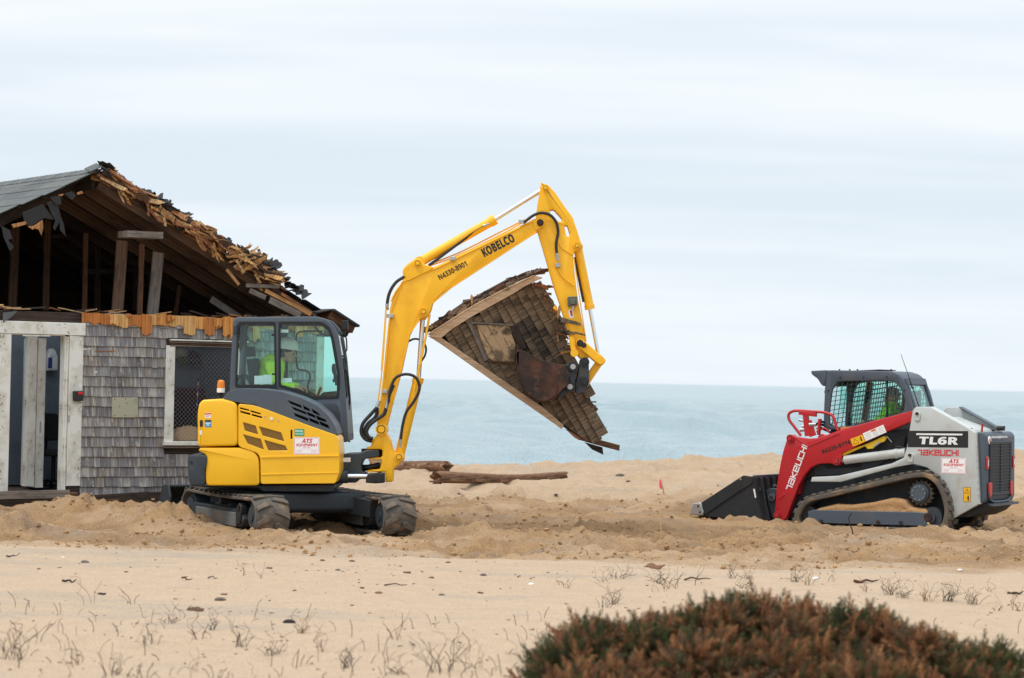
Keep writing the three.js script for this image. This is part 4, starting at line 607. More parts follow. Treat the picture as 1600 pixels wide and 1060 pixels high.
// operator in the cab
{
  const z = -.52, f = crop(at(exc, 'z', z), 340, 480, 5.3), P = (x, y, dz = 0) => f(x, y).add(new V3(0, 0, dz)), HV = HIVIS;
  const o = thing('person', 'operator in white hard hat and neon yellow hoodie inside the yellow cab', 'person', [EXX, 0, EXZ]);
  const bones = [[P(420, 690), .15, P(430, 600), .145, HV], [P(430, 600), .145, P(452, 500), .15, HV], [P(452, 490, -.12), .075, P(452, 490, .12), .075, HV], [P(440, 445), .07, P(415, 465), .07, HV], [P(470, 455), .075, P(520, 430), .058, SKIN],
    [P(455, 495, .19), .07, P(490, 625, .25), .055, HV], [P(490, 625, .25), .055, P(632, 672, .22), .043, HV], [P(632, 672, .22), .04, P(650, 673, .22), .036, SKIN], [P(455, 495, -.19), .07, P(490, 625, -.25), .055, HV], [P(490, 625, -.25), .055, P(640, 665, -.2), .042, HV], [P(640, 665, -.2), .036, P(655, 666, -.2), .034, SKIN],
    [P(430, 700, .1), .1, P(640, 735, .12), .075, DARKCLOTH], [P(640, 735, .12), .07, P(700, 960, .12), .05, DARKCLOTH], [P(430, 700, -.1), .1, P(640, 735, -.12), .075, DARKCLOTH], [P(640, 735, -.12), .07, P(700, 960, -.12), .05, DARKCLOTH], [P(700, 980, .12), .05, P(760, 1000, .12), .04, DARKCLOTH], [P(700, 980, -.12), .05, P(760, 1000, -.12), .04, DARKCLOTH]];
  const hc = P(578, 385), look = new V3(1, -.12, .12);
  const g = join([figure(bones, .012, .05), figure([...head(hc, look, 1.0), [P(520, 430), .055, hc.clone().add(new V3(-.02, -.03, 0)), .06, SKIN]], .004, .018), figure(hand(P(650, 673, .22), [1, -.12, 0], [.1, 1, 0]), .003, .008), figure(hand(P(655, 666, -.2), [1, -.12, 0], [.1, 1, 0]), .003, .008)].map(g => clean(g)));
  mesh('body', g, bodyMat, o);
  const hat = lathe([[.0, .135], [.04, .132], [.08, .115], [.105, .08], [.118, .03], [.122, 0], [.128, -.004], [.128, -.012], [.116, -.01]], 28).scale(1.12, 1, 1); const hm = mesh('hard_hat', [hat, ext(rounded([[.06, -.1], [.16, -.075], [.185, 0], [.16, .075], [.06, .1]], .04), -.006, .006, { b: .003 }).rotateX(-Math.PI / 2)], M.white, o); hm.position.copy(hc).add(new V3(-.01, .062, 0)); hm.rotation.z = -.12;
  const bean = lathe([[.0, .10], [.06, .085], [.094, .02], [.097, -.03], [.09, -.034]], 24).scale(1.08, 1, 1); const bm = mesh('knit_cap', [bean, cyl([-.04, -.085, 0], [-.03, .0, 0], .072, .085, 20)], std({ color: lin(.03, .035, .06), roughness: .95 }), o); bm.position.copy(hc).add(new V3(-.024, .045, 0)); bm.rotation.z = .1;
  mesh('glove_cuff', cyl(P(560, 645, .22), P(605, 662, .22), .05, .05, 16), std({ color: lin(.02, .03, .05), roughness: .9 }), o);
}
// ----- undercarriage: turned so that it heads towards the camera and to the right
const UA = -63 * R, UX = .10;
function crawler(zc, name, opt) {
  const t = part(name, exc); t.rotation.y = UA; t.position.set(Math.sin(UA) * zc + UX, -.02, Math.cos(UA) * zc);
  const L = 2.5, H = .43, r = H / 2, wd = .41, path = []; const n = 14;
  for (let i = 0; i <= n; i++) { const a = -Math.PI / 2 + Math.PI * i / n; path.push([L / 2 - r + Math.cos(a) * r, r + Math.sin(a) * r]); }
  for (let i = 1; i < 8; i++) path.push([L / 2 - r - (L - 2 * r) * i / 8, H - .012 * Math.sin(Math.PI * i / 8)]);
  for (let i = 0; i <= n; i++) { const a = Math.PI / 2 + Math.PI * i / n; path.push([-L / 2 + r + Math.cos(a) * r, r + Math.sin(a) * r]); }
  const c = [0, r], inner = path.map(([x, y]) => { const cx = clamp(x, -L / 2 + r, L / 2 - r), dx = x - cx, dy = y - r, d = Math.hypot(dx, dy); return [cx + dx * (d - .035) / d, r + dy * (d - .035) / d]; });
  const belt = mesh('rubber_belt', ext(path, -wd / 2, wd / 2, { b: .012, seg: 2, holes: [inner.slice().reverse()], crease: .7 }), M.rubber, t);
  // chevron lugs and centre blocks round the belt
  const per = []; let s = 0; for (let i = 0; i < path.length; i++) { const a = path[i], b = path[(i + 1) % path.length]; per.push([s, a, b]); s += Math.hypot(b[0] - a[0], b[1] - a[1]); }
  const pt = q => { q = (q % s + s) % s; let k = per.length - 1; while (per[k][0] > q) k--; const [s0, a, b] = per[k], l = Math.hypot(b[0] - a[0], b[1] - a[1]), u = (q - s0) / l; return [mix(a[0], b[0], u), mix(a[1], b[1], u)]; };
  const N = 34, lugs = [-1, 1].map(sd => ext(sd < 0 ? [[.022, .03], [.075, .045], [.195, -.035], [.195, -.095], [.13, -.06], [.022, -.018]].map(p => [-p[0], p[1]]).reverse() : [[.022, .03], [.022, -.018], [.13, -.06], [.195, -.095], [.195, -.035], [.075, .045]], 0, .026, { b: .006, crease: 0 })), cb = ext([[-.012, -.018], [.012, -.018], [.012, .018], [-.012, .018]], 0, .012, { b: .003, crease: 0 });
  for (let k = 0; k < N; k++) for (const [i, g] of [[0, lugs[0]], [1, lugs[1]], [2, cb]]) {
    const q = k * s / N + (i === 1 ? s / N / 2 : 0), [x, y] = pt(q), [x2, y2] = pt(q + .02), tx = x2 - x, ty = y2 - y, l = Math.hypot(tx, ty);
    const m = mesh(i < 2 ? 'tread_lug' : 'tread_block', g, M.rubber, t), X = new V3(0, 0, 1), Y = new V3(tx / l, ty / l, 0), Z = X.clone().cross(Y).negate(); // outward
    const out = new V3(ty / l, -tx / l, 0); m.matrix.makeBasis(X.clone().multiplyScalar(-1), Y, out).setPosition(x - out.x * .002, y - out.y * .002, 0); m.matrix.decompose(m.position, m.quaternion, m.scale);
  }
  mesh('side_frame', [ext(rounded([[-.92, .08], [.72, .08], [.80, .17], [.72, .28], [-.9, .28]], .03), -.15, .18, { b: .012 }), box(.5, .04, .2, -.1, .30, .0)], M.frame, t);
  mesh('frame_cover', ext(rounded([[-.72, .08], [.62, .08], [.62, .24], [-.72, .24]], .015), .18, .21, { b: .008 }), std({ map: paintTex([104, 104, 102], [150, 122, 92], .7), roughness: .7 }), t);
  mesh('tensioner', ext(rounded([[.62, .1], [.74, .12], [.78, .32], [.70, .36], [.60, .28]], .02), .12, .205, { b: .01, holes: [rounded([[.68, .24], [.72, .25], [.74, .31], [.70, .32]], .01).reverse()] }), M.black, t);
  for (const sx of [1, -1]) { const w = mesh(sx > 0 ? 'idler' : 'sprocket', [disc(sx * (L / 2 - r), r, -.14, .14, r - .045, 28), disc(sx * (L / 2 - r), r, -.17, .17, .12, 20), disc(sx * (L / 2 - r), r, -.185, .185, .05, 16)], M.slateDark, t); }
  for (let k = 0; k < 4; k++) mesh('roller', disc(-.62 + k * .4, .09, -.13, .13, .065, 16), M.black, t);
  mesh('carrier_roller', [disc(.05, .34, -.1, .19, .04, 14)], M.black, t); return t;
}
crawler(.78, 'crawler_track', {}); crawler(-.78, 'crawler_track', {});
{
  const u = part('undercarriage_frame', exc); u.rotation.y = UA; u.position.set(UX * .6, -.03, 0);
  mesh('car_body', ext(rounded([[-.62, .24], [.62, .24], [.7, .28], [.7, .47], [-.7, .47], [-.7, .28]], .03), -.60, .60, { b: .012 }), M.frame, u);
  for (const s of [1, -1]) for (const e of [1, -1]) mesh('leg_beam', beam([e * .5, .36, s * .45], [e * .86, .30, s * .66], .2, .16), M.frame, u);
  mesh('slew_ring', [cyl([0, .46, 0], [0, .56, 0], .48, .48, 40), cyl([0, .44, 0], [0, .62, 0], .40, .40, 32)], M.black, u);
  const bl = part('dozer_blade', exc); bl.rotation.y = UA;
  const prof = [[-1.70, -.08], [-1.60, -.06], [-1.64, .08], [-1.64, .26], [-1.56, .40], [-1.60, .42], [-1.69, .28], [-1.70, .1]];
  mesh('blade_plate', ext(prof.reverse(), -.98, .98, { b: .006 }), M.frame, bl);
  for (const s of [-1, 1]) mesh('end_plate', ext(rounded([[-1.74, -.10], [-1.36, -.02], [-1.34, .30], [-1.42, .43], [-1.60, .43], [-1.72, .28]], .02), s * .98 - .012, s * .98 + .012, { b: .004 }), M.frame, bl);
  mesh('top_rail', beam([-1.5, .42, -.97], [-1.5, .42, .97], .16, .025, [0, 1, 0]), M.slateDark, bl);
  for (const s of [-1, 1]) mesh('push_arm', beam([-1.62, .2, s * .36], [-.5, .3, s * .34], .14, .09, [0, 0, 1]), M.frame, bl);
}
// ----- swing post, bracket, boom, arm and rams
const bz0 = -.03, bz1 = .21, bzc = .09;
const ram = (name, p0, p1, p2, rb, rr_, z, mat = M.yellowArm) => { const g = part(name, exc), A = [...p0, z], Bm = [...p1, z], C = [...p2, z]; mesh('barrel', [cyl(A, Bm, rb, rb, 22), cyl(v(Bm).clone().lerp(v(A), .07), v(Bm), rb * 1.14, rb * 1.14, 22), disc(p0[0], p0[1], z - .06, z + .06, rb * 1.15, 18)], mat, g); mesh('rod', [cyl(Bm, C, rr_, rr_, 16)], M.chrome, g); mesh('rod_eye', disc(p2[0], p2[1], z - .05, z + .05, rr_ * 1.9, 16), mat, g); return g; };
const pin = (parent, p, z0, z1, r, mat = M.yellowArm) => { const m = mesh('pivot_pin', [disc(p[0], p[1], z0, z1, r, 22)], mat, parent); mesh('pin_ring', [disc(p[0], p[1], z1 - .004, z1 + .004, r * .72, 20)], M.rust, m); mesh('pin_bolt', [disc(p[0], p[1], z1 - .004, z1 + .012, r * .58, 18)], mat, m); return m; };
{
  const f = E(bz1, 8), sw = part('swing_post', exc);
  mesh('casting', ext(poly(f, [[70, 655], [140, 640], [250, 635], [310, 610], [420, 606], [424, 670], [310, 690], [282, 700], [262, 745], [268, 800], [310, 830], [300, 870], [240, 880], [215, 910], [20, 910], [60, 830]], .015), -.14, .26, { b: .012, holes: [] }), M.slateDark, sw);
  mesh('id_plate', decal([[75, 680], [165, 678], [165, 718], [75, 720]].map(p => [...f(...p), .262]), .002), M.whitePrint, sw);
  mesh('bush', [cyl([...f(365, 600), .06], [...f(365, 690), .06], .14, .14, 24)], M.black, sw);
  mesh('hose_bundle', [tube([[...f(262, 770), .1], [...f(330, 768), .12], [...f(430, 748), .1]], .03, 20, 10), tube([[...f(262, 785), .02], [...f(340, 780), .03], [...f(430, 770), .03]], .03, 20, 10)], M.hose, sw);
  const sr = part('swing_ram', exc); mesh('barrel', cyl([...f(40, 852), .34], [...f(145, 852), .34], .075, .075, 24), M.slateDark, sr); mesh('rod', cyl([...f(145, 848), .34], [...f(400, 848), .34], .031, .031, 18), M.chrome, sr); mesh('clevis', [ext(poly(f, [[312, 870], [330, 822], [480, 815], [482, 905], [400, 912], [312, 905]], .01), .2, .42, { b: .01 }), disc(...f(425, 855), .05, .44, .05)], M.black, sr);
  const br = part('swing_bracket', exc);
  mesh('casting', ext(poly(f, [[355, 560], [362, 520], [405, 470], [415, 420], [450, 378], [490, 400], [490, 450], [530, 520], [550, 600], [575, 632], [640, 650], [655, 685], [610, 740], [556, 790], [553, 900], [486, 905], [484, 812], [310, 812], [320, 795], [430, 785], [445, 740], [442, 700], [425, 690], [320, 690], [330, 680], [440, 678], [455, 660], [455, 610], [430, 602], [360, 606], [312, 606], [312, 582], [350, 575]], .012), -.06, .24, { b: .02, seg: 2 }), M.yellowArm, br);
  pin(br, f(448, 418), -.1, .275, .068); pin(br, f(610, 672), -.09, .27, .045);
}
{
  const boom = part('boom', exc), f = E(bz1);
  const o = poly(f, [[589, 664], [597, 600], [606, 510], [609.5, 480], [615, 462], [624, 446], [629, 440], [629, 421], [635, 414], [650, 403], [657, 404], [661, 411], [671, 419], [679, 417], [760, 379], [835, 342], [846, 338], [852, 345], [852, 354], [841, 361], [808, 381], [704, 449], [690, 459], [677, 471], [673, 486], [668, 495], [657, 498], [647, 510], [640, 524], [635, 545], [628, 578], [613, 632], [604, 668], [597, 673]], .02);
  mesh('box_section', ext(o, bz0, bz1, { b: .012, seg: 2, holes: [] }), M.yellowArm, boom);
  // cover plates standing a little proud, as welded boxes have
  const edge = (a, b, w = .014) => beam([...f(...a), bz1 + .002], [...f(...b), bz1 + .002], w, .02, [0, 0, 1], .003);
  mesh('weld_flange', [edge([628, 441], [680, 420]), edge([680, 420], [833, 346]), edge([600, 590], [611, 485]), edge([611, 485], [628, 441]), edge([640, 522], [614, 630]), edge([655, 500], [640, 522]), edge([676, 474], [706, 449]), edge([706, 449], [838, 363])], M.yellowArm, boom);
  const g6 = E(bz1, 6); mesh('lug_plate', ext(poly(g6, [[330, 580], [312, 520], [325, 500], [378, 460], [402, 466], [412, 490], [470, 505], [455, 520]], .02), bz1 - .002, bz1 + .02, { b: .005, holes: [poly(g6, [[316, 520], [322, 516], [328, 520], [326, 530], [318, 530]], .01).reverse()] }), M.yellowArm, boom);
  mesh('head_plate', ext(poly(g6, [[1000, 262], [1045, 238], [1066, 262], [1055, 290], [1015, 308]], .02), bz1 - .002, bz1 + .018, { b: .005 }), M.yellowArm, boom);
  pin(boom, g6(385, 484), -.07, .26, .042); pin(boom, g6(416, 742), -.08, .25, .044); pin(boom, g6(1040, 268), -.1, .28, .04, M.rust);
  mesh('maker_name', letters('KOBELCO', g6(742, 452), g6(908, 366), .105, bz1 + .001, .003, 0, .03), M.blackPrint, boom);
  mesh('fleet_number', letters('N4330-8901', g6(504, 574), g6(652, 496), .062, bz1 + .001, .003), M.blackPrint, boom);
  // pipes and hoses on the boom
  const P = (z, ...pts) => pts.map(p => [...E(z, 6)(...p), z]);
  mesh('hydraulic_pipe', [tube(P(.24, [215, 720], [205, 860], [190, 1060]), .009, 30, 6), tube(P(.10, [440, 500], [570, 455], [850, 320], [935, 272], [990, 245]), .010, 40, 6), tube(P(.02, [440, 492], [600, 430], [860, 300], [960, 250]), .010, 40, 6), tube(P(.22, [240, 690], [265, 640], [300, 590]), .009, 20, 6)], M.yellowArm, boom);
  const P7 = (z, ...pts) => pts.map(p => [...E(z, 7)(...p), z]);
  mesh('hydraulic_pipe', [tube(P7(.25, [176, 240], [160, 480], [140, 640]), .009, 30, 6), tube(P7(.25, [192, 260], [172, 480], [152, 640]), .008, 30, 6)], M.yellowArm, boom);
  mesh('hose', [tube(P(.2, [315, 555], [270, 585], [235, 640], [222, 700], [222, 730]), .019, 30, 8), tube(P(.13, [445, 495], [520, 440], [620, 365], [700, 305], [760, 275]), .017, 40, 8), tube(P(.23, [950, 268], [1000, 230], [1040, 215], [1090, 225], [1125, 265], [1135, 320], [1125, 380], [1128, 430]), .017, 50, 8)], M.hose, boom);
  const P8 = (z, ...pts) => pts.map(p => [...E(z, 8)(...p), z]);
  mesh('hose', [tube(P8(.26, [410, 215], [350, 280], [275, 370], [262, 450], [300, 510], [360, 530]), .021, 40, 8), tube(P8(.20, [408, 220], [395, 300], [320, 370], [290, 440], [310, 500], [365, 515]), .021, 40, 8), tube(P8(.29, [490, 225], [470, 280], [400, 330], [340, 380], [310, 440], [330, 490], [370, 505]), .021, 40, 8), tube(P8(.29, [560, 10], [525, 90], [512, 140], [492, 220]), .019, 30, 8)], M.hose, boom);
  mesh('hose', [tube(P7(.3, [186, 640], [195, 580], [220, 530], [265, 516], [305, 530], [322, 575], [300, 630], [265, 680], [248, 740], [240, 800]), .017, 60, 8), tube(P7(-.02, [270, 375], [300, 362], [335, 372], [350, 400], [345, 435], [318, 475]), .012, 30, 8)], M.hose, boom);
  mesh('fitting', [cyl(...P8(.26, [405, 215], [430, 155]), .022, .018, 10), cyl(...P8(.29, [490, 222], [515, 120]), .02, .018, 10), cyl(...P7(.3, [240, 800], [236, 835]), .02, .016, 10), cyl(...P(.13, [735, 285], [768, 272]), .02, .018, 10), cyl(...P(.23, [1128, 430], [1134, 470]), .02, .016, 10), cyl(...P(.2, [222, 700], [222, 735]), .02, .018, 10)], M.steel, boom);
  for (const [a, b, w] of [[235, 765, .1], [572, 460, .06], [938, 262, .06]]) { const p = g6(a, b); mesh('pipe_clamp', box(w, .045, .05, p[0], p[1], bz1 + .02), M.steel, boom); } { const p = E(bz1, 8)(478, 70); mesh('pipe_clamp', box(.06, .045, .05, p[0], p[1], bz1 + .02), M.steel, boom); }
}
{
  const f6 = E(bz1, 6), g = E(bzc, 6), g7 = E(bzc, 7);
  ram('arm_ram', g(395, 478), g(800, 248), g(1060, 85), .056, .026, bzc);
  ram('boom_ram', E(bzc, 8)(610, 672), g7(318, 530), g7(336, 262), .058, .028, bzc);
  const g9 = E(bzc, 9); ram('bucket_ram', g(1240, 398), g(1306, 730), E(bzc)(936, 560), .052, .023, bzc);
  mesh('ram_guard', tube([[...g7(368, 255), .2], [...g7(345, 380), .2], [...g7(300, 590), .2]], .014, 20, 8), M.yellowArm, exc);
  const az0 = -.05, az1 = .19, arm = part('dipper_arm', exc), a = E(az1, 6);
  const out = poly(a, [[1043, 62], [1045, 48], [1056, 58], [1082, 64], [1120, 106], [1166, 175], [1212, 236], [1238, 310], [1262, 388], [1252, 408], [1226, 420], [1214, 450], [1226, 560], [1242, 680], [1280, 870], [1302, 990], [1262, 1000], [1245, 985], [1210, 925], [1180, 830], [1150, 720], [1112, 610], [1060, 430], [1024, 310], [1016, 230], [1036, 100]], .018);
  const holes = [poly(a, [[1090, 200], [1112, 196], [1157, 246], [1155, 262], [1138, 262], [1092, 218]], .02).reverse(), poly(a, [[1168, 284], [1184, 280], [1200, 330], [1190, 344], [1178, 336]], .015).reverse()];
  mesh('box_section', ext(out, az0, az1, { b: .012, seg: 2, holes }), M.yellowArm, arm);
  const eg = (p, q, w = .012) => beam([...a(...p), az1 + .002], [...a(...q), az1 + .002], w, .018, [0, 0, 1], .003);
  mesh('weld_flange', [eg([1035, 310], [1064, 420]), eg([1064, 420], [1195, 860]), eg([1100, 290], [1150, 400]), eg([1150, 400], [1215, 440]), eg([1218, 450], [1285, 900])], M.yellowArm, arm);
  mesh('small_lug', ext(poly(E(.12, 9), [[395 - 0, -40]].length ? [[370, 8], [388, -20], [400, 0], [402, 30], [385, 22]] : [], .006), .06, .12, { b: .004 }), M.yellowArm, arm);
  pin(arm, a(1068, 82), -.1, .24, .035); pin(arm, a(1236, 390), -.1, .24, .036);
  mesh('hydraulic_pipe', tube([[...a(1134, 470), .21], [...a(1140, 520), .21], [...a(1165, 560), .21], [...a(1225, 605), .21]], .009, 20, 6), M.yellowArm, arm); { const p = a(1133, 495); mesh('pipe_clamp', box(.06, .05, .05, p[0], p[1], az1 + .02), M.steel, arm); }
  mesh('hose', tube([[...a(1222, 450), .1], [...a(1238, 520), .11], [...a(1262, 640), .11], [...a(1272, 690), .12]], .014, 30, 8), M.hose, arm);
  const vb = [[1186, 664], [1236, 662], [1238, 710], [1186, 716]]; const vm = mesh('valve_block', [ext(poly(a, vb, .006), az1, az1 + .10, { b: .006 }), ext(poly(a, [[1200, 680], [1226, 678], [1227, 704], [1200, 706]], .004), az1 + .1, az1 + .14, { b: .005 })], std({ map: paintTex([96, 98, 84], [50, 50, 44], .8), roughness: .6 }), arm); mesh('fitting', cyl([...a(1212, 708), az1 + .06], [...a(1213, 735), az1 + .06], .018, .016, 10), M.steel, arm);
  mesh('tag_sticker', ext(poly(a, [[1188, 742], [1196, 728], [1212, 730], [1220, 765], [1214, 778], [1198, 776]], .012), az1, az1 + .003, { b: 0 }), M.whitePrint, arm); mesh('tag_print', ext(poly(a, [[1197, 738], [1208, 736], [1214, 765], [1204, 767]], .002), az1 + .003, az1 + .005, { b: 0 }), M.redPrint, arm);
  // link, coupler and bucket
  const link = part('bucket_link', exc), q = E(.2), L1 = crop(q, 780, 480, 4.415), bar = (p0, p1, w, z0, z1) => { const A = L1(...p0), B = L1(...p1), dx = B[0] - A[0], dy = B[1] - A[1], l = Math.hypot(dx, dy), n = [-dy / l * w, dx / l * w], t = [dx / l * w, dy / l * w]; return ext(rounded([[A[0] - n[0] - t[0], A[1] - n[1] - t[1]], [B[0] - n[0] + t[0], B[1] - n[1] + t[1]], [B[0] + n[0] + t[0], B[1] + n[1] + t[1]], [A[0] + n[0] - t[0], A[1] + n[1] - t[1]]], w), z0, z1, { b: .008 }); };
  for (const [z0, z1] of [[.19, .25], [-.11, -.05]]) mesh('link_bar', bar([560, 250], [700, 372], .05, z0, z1), M.yellowArm, link); mesh('link_bar', [bar([700, 372], [600, 520], .042, .0, .16)], M.yellowArm, link);
  mesh('guide_arm', [bar([500, 220], [518, 318], .032, .19, .23), disc(...L1(518, 318), .1, .26, .045)], M.yellowArm, link);
  pin(link, L1(556, 250), -.13, .27, .04, M.black); pin(link, L1(583, 264), -.1, .262, .03, M.black); mesh('link_pin', [cyl([...L1(700, 368), -.14], [...L1(700, 368), .28], .045), cyl([...L1(735, 366), .07], [...L1(700, 368), .07], .02)], M.yellowArm, link);
  const cp = part('quick_coupler', exc), c7 = E(.25, 9);
  for (const [z0, z1] of [[.20, .25], [-.11, -.06]]) mesh('side_plate', ext(poly(c7, [[560, 370], [588, 350], [618, 366], [622, 500], [614, 545], [585, 590], [535, 600], [525, 580], [530, 520], [545, 450]], .02), z0, z1, { b: .008 }), M.slateDark, cp);
  mesh('cross_bar', [cyl([...c7(590, 380), -.13], [...c7(590, 380), .28], .055), cyl([...c7(588, 515), -.13], [...c7(588, 515), .28], .055), ext(poly(c7, [[540, 470], [600, 470], [600, 570], [545, 580]], .01), -.06, .2, { b: 0 })], M.black, cp);
  for (const p of [[590, 378], [588, 517]]) mesh('nut', disc(...c7(...p), .28, .30, .028, 6), M.black, cp); mesh('small_pin', disc(...c7(541, 556), .25, .262, .018, 12), M.black, cp);
  const bk = part('digging_bucket', exc), bw0 = -.26, bw1 = .44, b9 = E(bw1, 9);
  const ears = [[455, 398], [500, 384], [535, 392], [543, 420], [522, 470], [525, 540], [440, 618], [412, 630], [400, 610], [440, 570], [482, 530], [485, 490]];
  for (const [z0, z1] of [[.25, .29], [-.15, -.11]]) mesh('ear', ext(poly(c7, ears, .015), z0, z1, { b: .008 }), M.slateDark, bk);
  for (const p of [[508, 412], [488, 550]]) { const m = mesh('bucket_pin', [cyl([...c7(...p), -.17], [...c7(...p), .305], .05, .05, 22), cyl([...c7(...p), .3], [...c7(...p), .315], .062, .058, 22)], M.black, bk); mesh('pin_end', disc(...c7(...p), .313, .325, .032, 20), M.steel, bk); }
  const sp = [[117, 312], [150, 294], [190, 312], [300, 368], [395, 392], [455, 400], [485, 470], [482, 530], [440, 568], [410, 600], [380, 632], [335, 652], [280, 656], [220, 626], [170, 572], [136, 500], [122, 410]];
  for (const [z0, z1] of [[bw1 - .03, bw1], [bw0, bw0 + .03]]) mesh('side_plate', ext(poly(b9, sp, .01), z0, z1, { b: .005 }), M.rust, bk);
  mesh('side_wear_plate', ext(poly(b9, [[135, 428], [200, 422], [270, 432], [345, 468], [390, 510], [405, 560], [385, 620], [335, 648], [280, 652], [222, 622], [174, 568], [140, 500]], .03), bw1, bw1 + .012, { b: .005 }), M.rust, bk);
  const shell = [[122, 412], [136, 500], [170, 572], [220, 626], [280, 656], [335, 652], [380, 632], [410, 600], [440, 568], [482, 530], [485, 470], [455, 400]].map(p => b9(...p)); const cc = b9(330, 480), inr = shell.map(p => { const d = Math.hypot(p[0] - cc[0], p[1] - cc[1]); return [p[0] - (p[0] - cc[0]) / d * .02, p[1] - (p[1] - cc[1]) / d * .02]; });
  mesh('shell', ext([...shell, ...inr.reverse()].reverse(), bw0 + .01, bw1 - .01, { b: 0 }), M.rust, bk);
  mesh('lip', beam([...b9(126, 400), (bw0 + bw1) / 2], [...b9(130, 300), (bw0 + bw1) / 2], .03, bw1 - bw0), M.rust, bk);
  for (let k = 0; k < 4; k++) mesh('tooth', ext(rounded([b9(118, 312), b9(140, 300), b9(134, 262), b9(124, 262)], .004).reverse(), bw0 + .04 + k * .185, bw0 + .11 + k * .185, { b: .006 }), M.rust, bk);
  for (const [p, s] of [[[180, 328], .007], [[188, 370], .007], [[222, 364], .007]]) mesh('bolt_hole_shade', disc(...b9(...p), bw1 - .002, bw1 + .002, .009, 10), M.black, bk);  // flat black discs, shade of the holes put in as colour
  { const p = b9(270, 520); mesh('cast_mark', [disc(p[0], p[1], bw1 + .008, bw1 + .016, .055, 20), ext(rounded([[p[0] - .02, p[1] - .04], [p[0] + .02, p[1] - .035], [p[0] + .02, p[1] + .03], [p[0] - .015, p[1] + .04]], .004), bw1 + .012, bw1 + .02, { b: .003 })], M.rust, bk); }
}
